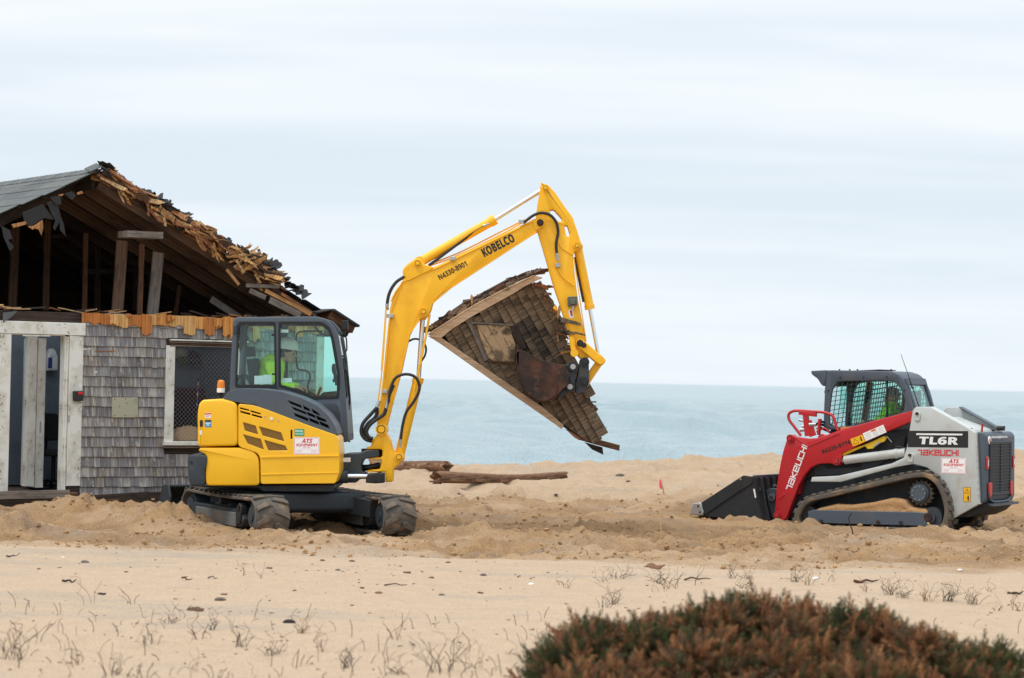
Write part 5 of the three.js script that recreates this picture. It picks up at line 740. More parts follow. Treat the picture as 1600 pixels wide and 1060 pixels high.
// ================= the broken piece of shingled gable hanging from the bucket
{
  const PZ = -.36, o = thing('gable_section', 'broken triangular piece of brown shingled gable wall held by the bucket', 'wall piece', [0, 0, EXZ + PZ]);
  const f = xy(o, 0), c7 = crop(f, 540, 400, 2.7886), c1 = crop(f, 660, 410, 6.235), c2 = crop(f, 780, 430, 6.235);
  const browns = [[128, 108, 88], [120, 102, 83], [133, 113, 92], [114, 98, 80], [124, 106, 86]].map((c, i) => std({ map: woodTex(c, [c[0] * .56, c[1] * .54, c[2] * .52], .9, [128, 110, 88], [1.5 + .3 * i, .8 + .2 * i]), roughness: .95, bumpMap: grainBump, bumpScale: .004 }));
  const dampBlack = [[72, 63, 53], [84, 72, 58]].map(c => std({ map: woodTex(c, [30, 28, 27], 1, [84, 72, 58], [1.8, .9]), roughness: .9, bumpMap: grainBump, bumpScale: .004 }));
  const pale = std({ map: woodTex([226, 202, 174], [184, 154, 122], .7, null, [1, 2.4], gH), roughness: .85 });
  const A = f(672, 527), B = f(845, 432), Cc = f(938, 752);
  // sheathing behind the shingles
  const back = map2(c7, [[372, 350], [420, 318], [520, 258], [640, 190], [780, 128], [858, 140], [905, 195], [940, 300], [972, 400], [1010, 500], [1050, 580], [1092, 690], [1112, 790], [1040, 800], [952, 748], [700, 572], [420, 372]]).reverse();
  mesh('sheathing', ext(back, -.05, -.012, { b: 0 }), woodDark, o);
  // shingle courses run steeply down to the right; butts face left
  const dir = (() => { const a = c1(810, 360), b = c1(1010, 710); const d = [b[0] - a[0], b[1] - a[1]], l = Math.hypot(...d); return [d[0] / l, d[1] / l]; })(), nor = [-dir[1], dir[0]];   // nor points up-right (towards the course above)
  const inside = ([x, y]) => { const poly_ = back; let c = false; for (let i = 0, j = poly_.length - 1; i < poly_.length; j = i++) { const [xi, yi] = poly_[i], [xj, yj] = poly_[j]; if ((yi > y) !== (yj > y) && x < (xj - xi) * (y - yi) / (yj - yi) + xi) c = !c; } return c; };
  const half = (P, Q) => { const n = [-(Q[1] - P[1]), Q[0] - P[0]]; return p => (p[0] - P[0]) * n[0] + (p[1] - P[1]) * n[1]; };
  const cut = (pts, h) => { const out = []; for (let i = 0; i < pts.length; i++) { const a = pts[i], b = pts[(i + 1) % pts.length], ha = h(a), hb = h(b); if (ha >= 0) out.push(a); if (ha * hb < 0) { const t = ha / (ha - hb); out.push([mix(a[0], b[0], t), mix(a[1], b[1], t)]); } } return out; };
  const hLow = half(c7(385, 345), c7(950, 735)), hUp = half(c7(835, 112), c7(385, 348));
  const sgn = h => h([c7(700, 400)[0], c7(700, 400)[1]]) > 0 ? h : p => -h(p); const H1 = sgn(hLow), H2 = sgn(hUp);
  const org = c7(390, 345), EXPO = .099, stain = c2(330, 610);
  for (let k = -3; k < 26; k++) { let s = -1 + rr(0, .1); while (s < 3.4) {
    const w = rr(.09, .26), mk = (u, t) => [org[0] + dir[0] * u + nor[0] * t, org[1] + dir[1] * u + nor[1] * t], mid = mk(s + w / 2, (k + .5) * EXPO), sg = rr(-.006, .006);
    let q = [mk(s + .0006, k * EXPO + sg), mk(s + w - .0006, k * EXPO + sg), mk(s + w - .0006, (k + 1.25) * EXPO), mk(s + .0006, (k + 1.25) * EXPO)]; s += w;
    if (!inside(mid)) continue; q = cut(cut(q, H1), H2); if (q.length < 3) continue;
    const ar = Math.abs(THREE.ShapeUtils.area(q.map(p => new THREE.Vector2(...p)))); if (ar < .0008) continue; if (THREE.ShapeUtils.area(q.map(p => new THREE.Vector2(...p))) < 0) q.reverse();
    // damp-blackened patch in the middle of the sheet
    const ds = Math.hypot((mid[0] - stain[0]) * .75, mid[1] - stain[1]) + .14 * (vn(mid[0] * 9, mid[1] * 9) - .5), blk = ds < .30 && rnd() < 1.25 - ds * 3.4;
    const g = ext(q, 0, .013, { b: 0, crease: 0 }), p = g.attributes.position, uv = g.attributes.uv, ou = rnd() * 9;
    // tilt: the butt (left) edge stands proud of the course below; grain runs across the course
    for (let i = 0; i < p.count; i++) { const x = p.getX(i), y = p.getY(i), t = ((x - org[0]) * nor[0] + (y - org[1]) * nor[1]) / EXPO - k, u = (x - org[0]) * dir[0] + (y - org[1]) * dir[1]; p.setZ(i, p.getZ(i) + .03 * (1.25 - t)); uv.setXY(i, u + ou, t * EXPO + ou * .7); }
    g.computeVertexNormals();
    const m = mesh('shingle', g, blk ? dampBlack[Math.floor(rnd() * 2)] : browns[Math.floor(rnd() * 5)], o); m.position.z = rr(0, .003);
  } }
  // square patch of old plywood, weathered
  const pw = std({ map: tex(512, i => { const a = sm(.48, .62, nA[i]) * .7 + sm(.55, .7, nB[i]) * .5; return lerp3([176, 150, 118], [88, 76, 62], clamp(a)); }, true, 1.7), roughness: .95, bumpMap: bumpLump, bumpScale: .003 });
  mesh('plywood_patch', ext(map2(c1, [[530, 612], [870, 612], [872, 700], [905, 800], [895, 972], [690, 962], [640, 930], [560, 720]]).reverse(), .035, .05, { b: .003, crease: 0 }), pw, o);
  mesh('patch_batten', beam([...c1(462, 590), .045], [...c1(622, 960), .045], .045, .03), woodGrey, o); mesh('patch_batten', beam([...c1(470, 590), .06], [...c1(885, 615), .06], .022, .022), woodGrey, o); mesh('patch_batten', beam([...c1(885, 620), .055], [...c1(985, 850), .055], .09, .02), woodDark, o); mesh('patch_batten', beam([...c1(640, 965), .056], [...c1(900, 985), .056], .02, .02), woodBrown, o);
  // trim boards and the layers of roof edge
  mesh('rake_board', ext(poly(c1, [[52, 702], [500, 425], [800, 265], [1085, 130], [1168, 150], [1165, 160], [1120, 175], [985, 245], [900, 300], [500, 520], [300, 645], [185, 738], [100, 735]], .004), .02, .075, { b: .004 }), pale, o);
  mesh('rake_edge', ext(poly(c1, [[62, 694], [500, 417], [800, 257], [1083, 128], [1085, 136], [800, 270], [500, 430], [66, 702]], .001), .06, .11, { b: .002 }), pale, o);
  mesh('lower_board', ext(poly(c7, [[360, 350], [415, 356], [700, 552], [860, 660], [950, 738], [942, 755], [850, 690], [640, 545], [420, 388]], .004), .03, .075, { b: .005 }), std({ map: woodTex([200, 172, 142], [150, 122, 96], .7, null, [1, 2.4], gH), roughness: .85 }), o);
  const layer = (a, b, w, z, mat, name = 'roof_edge_board') => mesh(name, beam([...c1(...a), z], [...c1(...b), z], w, .22, [0, 0, 1], .006), mat, o);
  const edgeWood = std({ map: woodTex([158, 136, 116], [96, 80, 68], .9, null, [1, 2.4], gH), roughness: .95 }); layer([70, 650], [470, 405], .03, -.03, edgeWood); layer([66, 668], [480, 420], .03, -.05, woodDark); layer([430, 425], [860, 200], .035, -.04, edgeWood); layer([480, 395], [900, 190], .03, -.02, woodGrey); layer([860, 195], [1110, 85], .05, -.05, edgeWood); layer([920, 155], [1160, 75], .03, -.03, woodGrey); layer([80, 622], [440, 372], .022, -.06, woodGrey); layer([420, 392], [840, 165], .022, -.06, woodGrey);
  const chips = (n, a, b, spread, mats, L0, L1) => { for (let k = 0; k < n; k++) { const t = rnd(), p = c1(mix(a[0], b[0], t), mix(a[1], b[1], t)), L = rr(L0, L1), m = mesh('splinter', ext(ragged(L, rr(.012, .04), .008, 4), -.006, .006, { b: .001, crease: 0 }), mats[Math.floor(rnd() * mats.length)], o); m.position.set(p[0] + rr(-spread, spread), p[1] + rr(-spread, spread), rr(-.08, .09)); m.rotation.set(rr(-.4, .4), rr(-.5, .5), Math.atan2(-(b[1] - a[1]), b[0] - a[0]) + rr(-.3, .3)); } };
  const mixW = [edgeWood, edgeWood, woodGrey, woodDark, woodBrown]; chips(60, [70, 645], [500, 385], .02, mixW, .08, .25); chips(60, [480, 390], [880, 190], .022, mixW, .08, .25); chips(26, [880, 170], [1160, 80], .02, mixW, .08, .22);
  chips(14, [1040, 215], [1240, 250], .02, [woodFresh[3], woodFresh[1], woodBrown], .06, .16);
  mesh('splinter', ext(map2(c1, [[468, 335], [482, 312], [494, 340], [494, 400], [484, 430], [476, 400]]).reverse(), .1, .115, { b: .003, crease: 0 }), woodFresh[2], o);
  // right-hand broken edge: laths poking out past the arm, splinters
  const LZ = -PZ + .24, lath = crop(xy(o, LZ), 780, 430, 6.235);
  for (const [p, z] of [[[[590, 405], [790, 465], [796, 497], [668, 470], [600, 462]], 0], [[[640, 525], [735, 560], [738, 582], [660, 570]], -.02], [[[730, 548], [842, 578], [840, 595], [740, 572]], .01]]) mesh('lath', ext(map2(lath, p).reverse(), LZ + z, LZ + z + .02, { b: .003, crease: 0 }), browns[3], o);
  mesh('lath_nailer', [beam([...lath(640, 450), LZ + .01], [...c2(600, 440), .02], .04, .05), beam([...lath(670, 560), LZ], [...c2(640, 540), .02], .04, .05)], woodDark, o);
  for (const [p, m] of [[[[555, 395], [578, 300], [608, 285], [600, 350], [572, 440]], 2], [[[490, 460], [552, 398], [556, 408], [495, 466]], 1], [[[520, 352], [560, 358], [552, 378], [528, 372]], 3], [[[560, 790], [610, 750], [690, 732], [692, 748], [615, 772]], 1], [[[385, 105], [480, 128], [478, 150], [400, 118]], 3], [[[545, 550], [660, 590], [650, 600], [560, 575]], 3], [[[560, 580], [575, 590], [580, 665], [568, 640]], 2]]) { const zz = rr(.05, .12); mesh('splinter', ext(map2(c2, p).reverse(), zz, zz + .012, { b: .002, crease: 0 }), woodFresh[m], o); }
  for (let k = 0; k < 40; k++) { const t = rnd(), a = [860, 150], b = [985, 430], p = c7(mix(a[0], b[0], t), mix(a[1], b[1], t)), m = mesh('splinter', ext(ragged(rr(.06, .16), rr(.012, .035), .007, 4), -.005, .005, { b: 0, crease: 0 }), rnd() < .35 ? woodFresh[3] : browns[k % 5], o); m.position.set(p[0] + rr(-.02, .03), p[1], rr(-.05, .06)); m.rotation.set(rr(-.3, .3), rr(-.4, .4), rr(-.9, .1)); }
  for (let k = 0; k < 12; k++) { const t = rnd(), a = [1062, 580], b = [1130, 790], p = c7(mix(a[0], b[0], t), mix(a[1], b[1], t)), m = mesh('splinter', ext(ragged(rr(.05, .13), rr(.012, .04), .007, 4), -.005, .005, { b: 0, crease: 0 }), browns[k % 5], o); m.position.set(p[0] + rr(-.06, .0), p[1], rr(-.03, .03)); m.rotation.set(rr(-.3, .3), rr(-.4, .4), rr(-.9, .1)); }
  mesh('bottom_board', ext(map2(c7, [[955, 752], [1010, 775], [1100, 800], [1195, 825], [1193, 850], [1085, 822], [1010, 800]]).reverse(), .0, .03, { b: .003, crease: 0 }), woodBrown, o); mesh('bottom_board', ext(map2(c7, [[1040, 812], [1120, 835], [1124, 868], [1075, 845]]).reverse(), -.04, -.01, { b: .003, crease: 0 }), woodDark, o); mesh('splinter', ext(map2(c7, [[958, 755], [985, 770], [1030, 800], [1000, 795]]).reverse(), .03, .045, { b: .002, crease: 0 }), woodFresh[3], o);
}
// ================= the compact track loader
const LPSI = 30 * R;
const ld = thing('track_loader', 'red and light grey compact track loader with a black front bucket', 'loader', [4.86, 0, -31.5], -LPSI);
const lf = (z, c = 8) => { const f = xy(ld, z); return c === 8 ? crop(f, 1060, 540, 2.963) : c === 1 ? crop(f, 1200, 550, 6.236) : c === 2 ? crop(f, 1400, 550, 3.655) : c === 3 ? crop(f, 1070, 680, 6.626) : c === 4 ? crop(f, 1230, 680, 5.926) : f; };
{
  const grey = M.lightgrey;
  // ----- tracks: triangular belt with raised drive sprocket
  const zt0 = .40, zt1 = .74, t8 = lf(zt1, 8);
  const loop = rounded(map2(t8, [[545, 838], [533, 790], [560, 735], [602, 703], [1070, 592], [1150, 586], [1205, 622], [1240, 690], [1256, 770], [1240, 845], [1180, 868], [600, 856]]).reverse(), .13, 6);
  const shrink = (p, k) => { const n = p.length; return p.map((q, i) => { const a = p[(i + n - 1) % n], b = p[(i + 1) % n], dx = b[0] - a[0], dy = b[1] - a[1], l = Math.hypot(dx, dy) || 1; return [q[0] - dy / l * k, q[1] + dx / l * k]; }); };
  const per = []; let S = 0; for (let i = 0; i < loop.length; i++) { const a = loop[i], b = loop[(i + 1) % loop.length]; per.push([S, a, b]); S += Math.hypot(b[0] - a[0], b[1] - a[1]); }
  const pt = q => { q = (q % S + S) % S; let k = per.length - 1; while (per[k][0] > q) k--; const [s0, a, b] = per[k], l = Math.hypot(b[0] - a[0], b[1] - a[1]) || 1, u = (q - s0) / l; return [mix(a[0], b[0], u), mix(a[1], b[1], u)]; };
  const inner = shrink(loop, .062); const lug = box(.062, .036, .15, 0, .012, 0, .009);
  const mk = sgn => {
    const t = part('crawler_track', ld), za = sgn > 0 ? zt0 : -zt1, zb = sgn > 0 ? zt1 : -zt0, mid = (za + zb) / 2, out = sgn > 0 ? zb : za;
    mesh('rubber_belt', ext(loop, za, zb, { b: .012, seg: 2, holes: [inner.slice().reverse()], crease: .7 }), M.rubber, t);
    const N = 44; for (let k = 0; k < N; k++) for (const s of [-1, 1]) { const q = (k + (s > 0 ? .5 : 0)) * S / N, [x, y] = pt(q), [x2, y2] = pt(q + .02), l = Math.hypot(x2 - x, y2 - y) || 1, m = mesh('tread_lug', lug, M.rubber, t), T = new V3((x2 - x) / l, (y2 - y) / l, 0), O = new V3(T.y, -T.x, 0); m.matrix.makeBasis(T, O, T.clone().cross(O)).setPosition(x, y, mid + s * .09); m.matrix.decompose(m.position, m.quaternion, m.scale); }
    const sp = t8(1110, 685), r = .165, teeth = []; for (let k = 0; k < 16; k++) { const a = k / 16 * 6.283; for (const [d, q] of [[-.11, r - .02], [-.06, r + .002], [.06, r + .002], [.11, r - .02]]) teeth.push([sp[0] + Math.cos(a + d) * q, sp[1] + Math.sin(a + d) * q]); }
    mesh('sprocket', ext(teeth, mid - .03, mid + .06, { b: .006 }), M.rubber, t); const z2 = sgn > 0 ? out - .02 : out + .02, hub = mesh('drive_hub', [cyl([...sp, mid], [...sp, z2 - sgn * .03], .125, .12, 28), cyl([...sp, z2 - sgn * .03], [...sp, z2], .108, .10, 28)], M.slate, t); for (let k = 0; k < 9; k++) { const a = k * .698; mesh('hub_bolt', disc(sp[0] + .085 * Math.cos(a), sp[1] + .085 * Math.sin(a), Math.min(z2, z2 + sgn * .01), Math.max(z2, z2 + sgn * .01), .008, 6), M.steel, hub); }
    const rail = poly(t8, [[598, 770], [620, 762], [1090, 772], [1150, 776], [1150, 838], [600, 822]], .008); mesh('track_frame', ext(rail, Math.min(out, out - sgn * .2) + .012, Math.max(out, out - sgn * .2) - .012, { b: .008 }), M.slate, t);
    mesh('frame_arm', [ext(poly(t8, [[660, 760], [760, 735], [770, 768], [660, 768]], .01), mid - .08, mid + .08, { b: .006 }), ext(poly(t8, [[940, 770], [985, 735], [1000, 770]], .01), mid - .08, mid + .1, { b: .006 })], M.slate, t);
    const id = t8(1165, 800); mesh('rear_idler', [disc(id[0], id[1], mid - .1, mid + .1, .135, 28), disc(id[0], id[1], mid - .14, mid + .14, .06, 18)], M.slateDark, t); mesh('axle_cap', disc(id[0] - .03, id[1] + .01, Math.min(out, out - sgn * .06), Math.max(out, out - sgn * .06), .05, 14), M.rust, t);
    const fi = t8(592, 785); mesh('front_idler', [disc(fi[0], fi[1], mid - .1, mid + .1, .115, 28)], M.black, t);
    for (const [a, b] of [[745, 824], [928, 822], [1030, 822]]) mesh('roller', [disc(...t8(a, b), mid - .1, mid + .1, .06, 16)], M.black, t); for (const [a, b] of [[660, 815], [925, 820], [1030, 822]]) mesh('frame_bolt', disc(...t8(a, b), Math.min(out, out - sgn * .03) - .004 * (sgn < 0), Math.max(out, out - sgn * .03) + .004 * (sgn > 0), .026, 8), M.rust, t);
    return t;
  };
  const near = mk(1); mk(-1);
  // sand carried on the track frame
  { const top = map2(t8, [[600, 775], [640, 755], [720, 735], [800, 738], [900, 726], [985, 706], [1040, 716], [1068, 750], [1145, 758], [1150, 778]]), base = t8(875, 800)[1], pts = [...top, [top[9][0], base], [top[0][0], base]].reverse();
    const g = ext(rounded(pts, .03), .46, .70, { b: .05, seg: 4 }), p = g.attributes.position; for (let i = 0; i < p.count; i++) { const x = p.getX(i), y = p.getY(i), z = p.getZ(i), k = .018 * (fbm(x * 14 + z * 9, y * 16 + z * 7, 3) - .5); p.setXYZ(i, x, y + k, z + k); } g.computeVertexNormals();
    mesh('sand_load', g, std({ map: paintTex([178, 138, 96], [150, 112, 76], .6), roughness: 1, bumpMap: bumpLump, bumpScale: .03 }), near); }
  // ----- chassis between the tracks
  const c5 = lf(.38, 8); mesh('chassis', ext(poly(c5, [[590, 620], [760, 632], [1000, 565], [1085, 548], [1200, 580], [1275, 700], [1380, 740], [1420, 735], [1400, 775], [1270, 800], [1180, 790], [1150, 760], [600, 760], [570, 700]], .02), -.38, .38, { b: .012 }), M.frame, ld);
  mesh('belly_guard', ext(poly(lf(.5, 8), [[1265, 800], [1390, 737], [1432, 730], [1440, 738], [1400, 775], [1350, 796]], .006), -.5, .5, { b: .008 }), M.black, ld);
  // ----- grey side towers with wheel arch
  const s = lf(.62, 8), tower = poly(s, [[1085, 300], [1098, 286], [1166, 284], [1345, 384], [1374, 402], [1390, 736], [1275, 801], [1243, 690], [1204, 606], [1152, 566], [1088, 549], [1000, 566], [752, 633], [612, 632], [618, 610], [742, 604], [990, 546], [1044, 520], [1058, 470], [1072, 380]], .015);
  for (const [a, b] of [[.54, .62], [-.62, -.54]]) { const t = mesh('side_tower', ext(tower, a, b, { b: .012, seg: 2 }), grey, ld); for (const [x, y] of [[1108, 325], [1075, 517]]) { const p = s(x, y), z = a > 0 ? .62 : -.62, d = a > 0 ? 1 : -1; mesh('pivot_cover', [ext(rounded([[p[0] - .05, p[1] + .05], [p[0] - .035, p[1] - .07], [p[0] + .035, p[1] - .07], [p[0] + .05, p[1] + .05]], .05), Math.min(z, z + d * .015), Math.max(z, z + d * .015), { b: .005 })], grey, t); mesh('pivot_bolt', disc(p[0], p[1] + .025, Math.min(z, z + d * .03), Math.max(z, z + d * .03), .022, 6), M.rust, t); } }
  const fl = (a, b, z0, z1, w, mat = grey) => beam([...s(...a), (z0 + z1) / 2], [...s(...b), (z0 + z1) / 2], w, z1 - z0); mesh('tower_top', [fl([1166, 286], [1345, 386], .46, .61, .015)], grey, ld); mesh('tower_top', [fl([1166, 286], [1345, 386], -.61, -.46, .015)], M.slate, ld); mesh('tower_back', [fl([1376, 404], [1391, 736], .5, .61, .02)], grey, ld);
  for (let k = 0; k < 8; k++) { const p = s(1384 + k * .8, 470 + k * 32); mesh('panel_bolt', disc(p[0], p[1], .615, .626, .008, 6), M.steel, ld); }
  // prints on the near tower
  const sd = (pts, mat, name) => mesh(name, decal(pts.map(p => [...s(...p), .62]), .003), mat, ld);
  const plate = mesh('model_plate', ext(poly(s, [[1066, 395], [1343, 397], [1343, 474], [1062, 471]], .004), .618, .623, { b: .001 }), M.blackPrint, ld);
  mesh('model_name', [letters('TL6R', s(1114, 458), s(1296, 461), .098, .622, .003, .1, .03), ext(poly(s, [[1103, 407], [1318, 409], [1316, 417], [1103, 415]], .001), .622, .626, { b: 0 })], M.whitePrint, ld);
  mesh('maker_name', strokes('TAKEUCHI', s(1112, 507), s(1297, 509), .06, .621, .27), M.redPrint, ld);
  sd([[1219, 520], [1333, 522], [1332, 595], [1218, 592]], atsMat, 'hire_sticker'); sd([[1320, 657], [1355, 657], [1355, 725], [1321, 725]], cautionMat, 'caution_sticker');
  // ----- cab
  const cab = part('cab', ld), z0 = .40, f1 = lf(z0, 1);
  const out = poly(f1, [[540, 760], [545, 560], [556, 300], [575, 190], [600, 180], [1180, 190], [1260, 210], [1320, 265], [1372, 380], [1420, 560], [1500, 760]], .06);
  const win = poly(f1, [[600, 720], [596, 600], [625, 372], [680, 288], [1150, 280], [1215, 290], [1270, 325], [1310, 385], [1335, 470], [1330, 560], [1300, 600], [900, 705], [720, 735]], .03);
  for (const [a, b] of [[z0 - .05, z0], [-z0, -z0 + .05]]) mesh('side_frame', ext(out, a, b, { b: .012, seg: 2, holes: [win.slice().reverse()] }), M.slate, cab);
  // bars of the window guard, each cut to the opening
  const cutLine = (p, d) => { const ts = []; for (let i = 0; i < win.length; i++) { const a = win[i], b = win[(i + 1) % win.length], ex = b[0] - a[0], ey = b[1] - a[1], den = d[0] * ey - d[1] * ex; if (Math.abs(den) < 1e-9) continue; const u = ((a[0] - p[0]) * d[1] - (a[1] - p[1]) * d[0]) / den, t = ((a[0] - p[0]) * ey - (a[1] - p[1]) * ex) / den; if (u >= 0 && u < 1) ts.push(t); } return ts.sort((x, y) => x - y); };
  const vd = (() => { const a = f1(905, 285), b = f1(850, 700); return [b[0] - a[0], b[1] - a[1]]; })(), hd = (() => { const a = f1(640, 440), b = f1(1290, 335); return [b[0] - a[0], b[1] - a[1]]; })();
  for (const zz of [z0 - .02, -z0 + .02]) { for (let x = 610; x < 1420; x += 46.5) { const p = f1(x, 450), t = cutLine(p, vd); if (t.length < 2) continue; mesh('guard_bar', beam([p[0] + vd[0] * t[0], p[1] + vd[1] * t[0], zz], [p[0] + vd[0] * t[t.length - 1], p[1] + vd[1] * t[t.length - 1], zz], .008, .008, [0, 0, 1], 0), M.slateDark, cab); }
    for (let y = 250; y < 820; y += 44) { const p = f1(960, y), t = cutLine(p, hd); if (t.length < 2) continue; mesh('guard_bar', beam([p[0] + hd[0] * t[0], p[1] + hd[1] * t[0], zz - .008 * Math.sign(zz)], [p[0] + hd[0] * t[t.length - 1], p[1] + hd[1] * t[t.length - 1], zz - .008 * Math.sign(zz)], .008, .008, [0, 0, 1], 0), M.slateDark, cab); } }
  mesh('window_pane', ext(win, -z0 + .055, -z0 + .06, { b: 0 }), M.glassTeal, cab);
  mesh('window_pane', ext(win, z0 - .06, z0 - .055, { b: 0 }), M.glass, cab);
  mesh('window_divider', beam([...f1(1150, 285), z0 - .045], [...f1(1150, 640), z0 - .045], .025, .02), M.black, cab); mesh('inner_post', beam([...f1(830, 290), -.2], [...f1(770, 730), -.2], .07, .05), M.black, cab);
  // roof with front visor
  mesh('roof', ext(poly(f1, [[572, 192], [600, 178], [1190, 188], [1270, 214], [1325, 270], [1300, 275], [1180, 214], [590, 214]], .02), -z0 + .04, z0 - .04, { b: .008 }), M.slate, cab);
  mesh('visor', ext(poly(f1, [[418, 186], [570, 178], [575, 240], [548, 340], [520, 320], [488, 265], [430, 222]], .02), -z0 - .01, z0 + .01, { b: .012, seg: 2 }), M.slate, cab);
  mesh('roof_plate', [ext(poly(f1, [[690, 186], [1058, 170], [1058, 178], [870, 192]], .002), -.3, .3, { b: .003 })], M.slateDark, cab); for (const x of [670, 770, 845, 1175]) { const p = f1(x, 178); mesh('roof_bolt', cyl([p[0], p[1] - .01, .3], [p[0], p[1] + .014, .3], .012, .012, 8), M.black, cab); }
  for (const [x, y] of [[708, 250], [933, 248], [1160, 244], [590, 380], [1330, 375]]) mesh('frame_bolt', disc(...f1(x, y), z0, z0 + .008, .012, 8), M.black, cab);
  mesh('mirror_stub', beam([...f1(525, 388), .3], [...f1(548, 392), .3], .03, .03), M.black, cab);
  // back of the cab and its window: slanting plane between the sides
  const bk = (t, y0, y1, za, zb, th, mat, name) => { const A = f1(...t[0]), B = f1(...t[1]); return mesh(name, beam([mix(A[0], B[0], y0), mix(A[1], B[1], y0), (za + zb) / 2], [mix(A[0], B[0], y1), mix(A[1], B[1], y1), (za + zb) / 2], th, zb - za), mat, cab); };
  const line = [[1318, 262], [1440, 640]]; bk(line, 0, .16, -z0 + .04, z0 - .04, .05, M.slate, 'back_header'); bk(line, .16, 1, z0 - .09, z0 - .045, .05, M.slate, 'back_post'); bk(line, .16, 1, -z0 + .045, -z0 + .09, .05, M.slate, 'back_post'); bk(line, .16, .9, -z0 + .09, z0 - .09, .008, M.glassTeal, 'rear_window'); bk(line, .88, 1.3, -z0 + .04, z0 - .04, .05, M.slate, 'back_sill');
  { const A = crop(at(ld, 'z', .34), 1060, 540, 2.963), a = A(1086, 196), b = A(1031, 40); mesh('antenna', [cyl(a, b, .006, .003, 6), cyl(A(1084, 200), A(1068, 150), .009, .006, 6), new THREE.SphereGeometry(.018, 10, 8).translate(a.x, a.y, a.z)], M.black, cab); mesh('antenna_cable', tube([A(1086, 198), A(1100, 240), A(1114, 280)], .007, 16, 6), M.black, cab); }
  mesh('seat', [box(.45, .12, .5, f1(1150, 700)[0] - .05, f1(1150, 720)[1], 0, .04), box(.12, .55, .46, f1(1290, 600)[0], f1(1290, 590)[1], 0, .05)], M.fabric, cab); mesh('armrest', box(.4, .06, .1, f1(1050, 690)[0], f1(1050, 690)[1], .27, .02), M.black, cab); mesh('control_stick', cyl([...f1(930, 720), .27], [...f1(900, 640), .27], .016, .02, 10), M.black, cab); mesh('cab_floor', box(1.0, .06, .72, f1(950, 760)[0], f1(950, 790)[1], 0, .01), M.black, cab);
  mesh('door_glass', ext(poly(lf(-.1, 1), [[700, 330], [745, 318], [775, 430], [740, 580], [715, 600], [700, 500]], .02), -.12, -.11, { b: 0 }), M.glassTeal, cab); mesh('front_post', beam([...f1(590, 230), -z0 + .05], [...f1(560, 720), -z0 + .05], .05, .05), M.slate, cab);
  mesh('side_vent', ext(poly(lf(.40, 4), [[250, 250], [800, 200], [1000, 200], [820, 300], [500, 372], [245, 375]], .02), .36, .402, { b: .008 }), M.slateDark, cab); mesh('lower_window', ext(poly(lf(.403, 4), [[330, 265], [700, 235], [690, 300], [360, 312]], .02), .402, .406, { b: .001 }), M.seal, cab); mesh('side_box', ext(poly(lf(.42, 4), [[1010, 15], [1105, 5], [1085, 130], [960, 165]], .03), .3, .43, { b: .012 }), M.black, cab);
  // ----- hood at the back
  const h = lf(.56, 8), X = h(1428, 600)[0], hood = part('rear_hood', ld);
  const hx = at(ld, 'x', X), h8 = crop(hx, 1060, 540, 2.963); const chk = [h8(1425, 500).z, h8(1565, 500).z, h8(1500, 400).y, h8(1500, 720).y];
  const rear = (pts, r, t, o) => ext(rounded(pts.map(([z, y]) => [-z, y]), r), 0, t, o).rotateY(Math.PI / 2);
  const zr = -.56, yb = h(1400, 728)[1], yt = h(1400, 402)[1], xf = h(1378, 600)[0];
  mesh('hood_shell', ext(rounded([[xf, yb], [X - .03, yb - .01], [X, yb + .06], [X - .01, yt - .05], [X - .05, yt], [xf, yt + .005]], .03), zr, .56, { b: .025, seg: 3 }), M.slate, hood);
  const zz0 = .32, zz1 = -.32, gy0 = h8(1490, 675).y, gy1 = h8(1490, 458).y, zL = h8(1444, 560).z, zR = h8(1532, 560).z;
  mesh('grille_frame', rear([[zR - .05, gy0 - .05], [zL + .03, gy0 - .05], [zL + .03, gy1 + .04], [zR - .05, gy1 + .04]], .03, .024, { b: .006, holes: [[[-zR, gy0], [-zR, gy1], [-zL, gy1], [-zL, gy0]]] }).translate(X - .004, 0, 0), M.slateDark, hood);
  mesh('grille_shade_sheet', box(.01, gy1 - gy0, zL - zR, X + .002, (gy0 + gy1) / 2, (zL + zR) / 2, 0), M.slateDark, hood);  // dark sheet on the solid hood, coloured as shade between the slats
  for (let k = 0; k < 15; k++) mesh('grille_slat', box(.022, .010, zL - zR, X + .012, gy0 + (k + .5) / 15 * (gy1 - gy0), (zL + zR) / 2, .002), M.slateDark, hood); mesh('grille_post', box(.014, gy1 - gy0, .012, X + .016, (gy0 + gy1) / 2, zL * .5 + zR * .5, .002), M.slateDark, hood);
  for (const z of [h8(1427, 545).z - .03, h8(1553, 530).z + .02]) { mesh('tail_lamp', rear([[z - .035, h8(1430, 575).y], [z + .035, h8(1430, 575).y], [z + .035, h8(1430, 515).y], [z - .035, h8(1430, 515).y]], .02, .02, { b: .006 }).translate(X - .004, 0, 0), std({ color: lin(.45, .03, .03), roughness: .3 }), hood); mesh('lamp_stripe', box(.006, .08, .02, X + .018, h8(1430, 545).y, z, .001), M.whitePrint, hood); }
  for (const [za, zb] of [[zL - .01, zL + .09], [zR - .09, zR + .01]]) mesh('red_corner', rear([[za, gy0 + .12], [za, gy0 - .02], [(za + zb) / 2, gy0 - .08], [zb, gy0 - .02], [zb, gy0 + .12]], .015, .02, { b: .004 }).translate(X + .012, 0, 0), M.red, hood);
  mesh('bumper_lip', tube([[X + .012, gy0 + .0, zL + .1], [X + .015, gy0 - .10, zL], [X + .015, gy0 - .13, (zL + zR) / 2], [X + .015, gy0 - .10, zR], [X + .012, gy0, zR - .1]], .016, 30, 8), M.slate, hood);
  mesh('web_address', letters('www.atsequipment.com', [0, 0], [.62, 0], .045, 0, .002).rotateY(Math.PI / 2).translate(X + .001, h8(1500, 433).y, h8(1450, 433).z), M.whitePrint, hood);
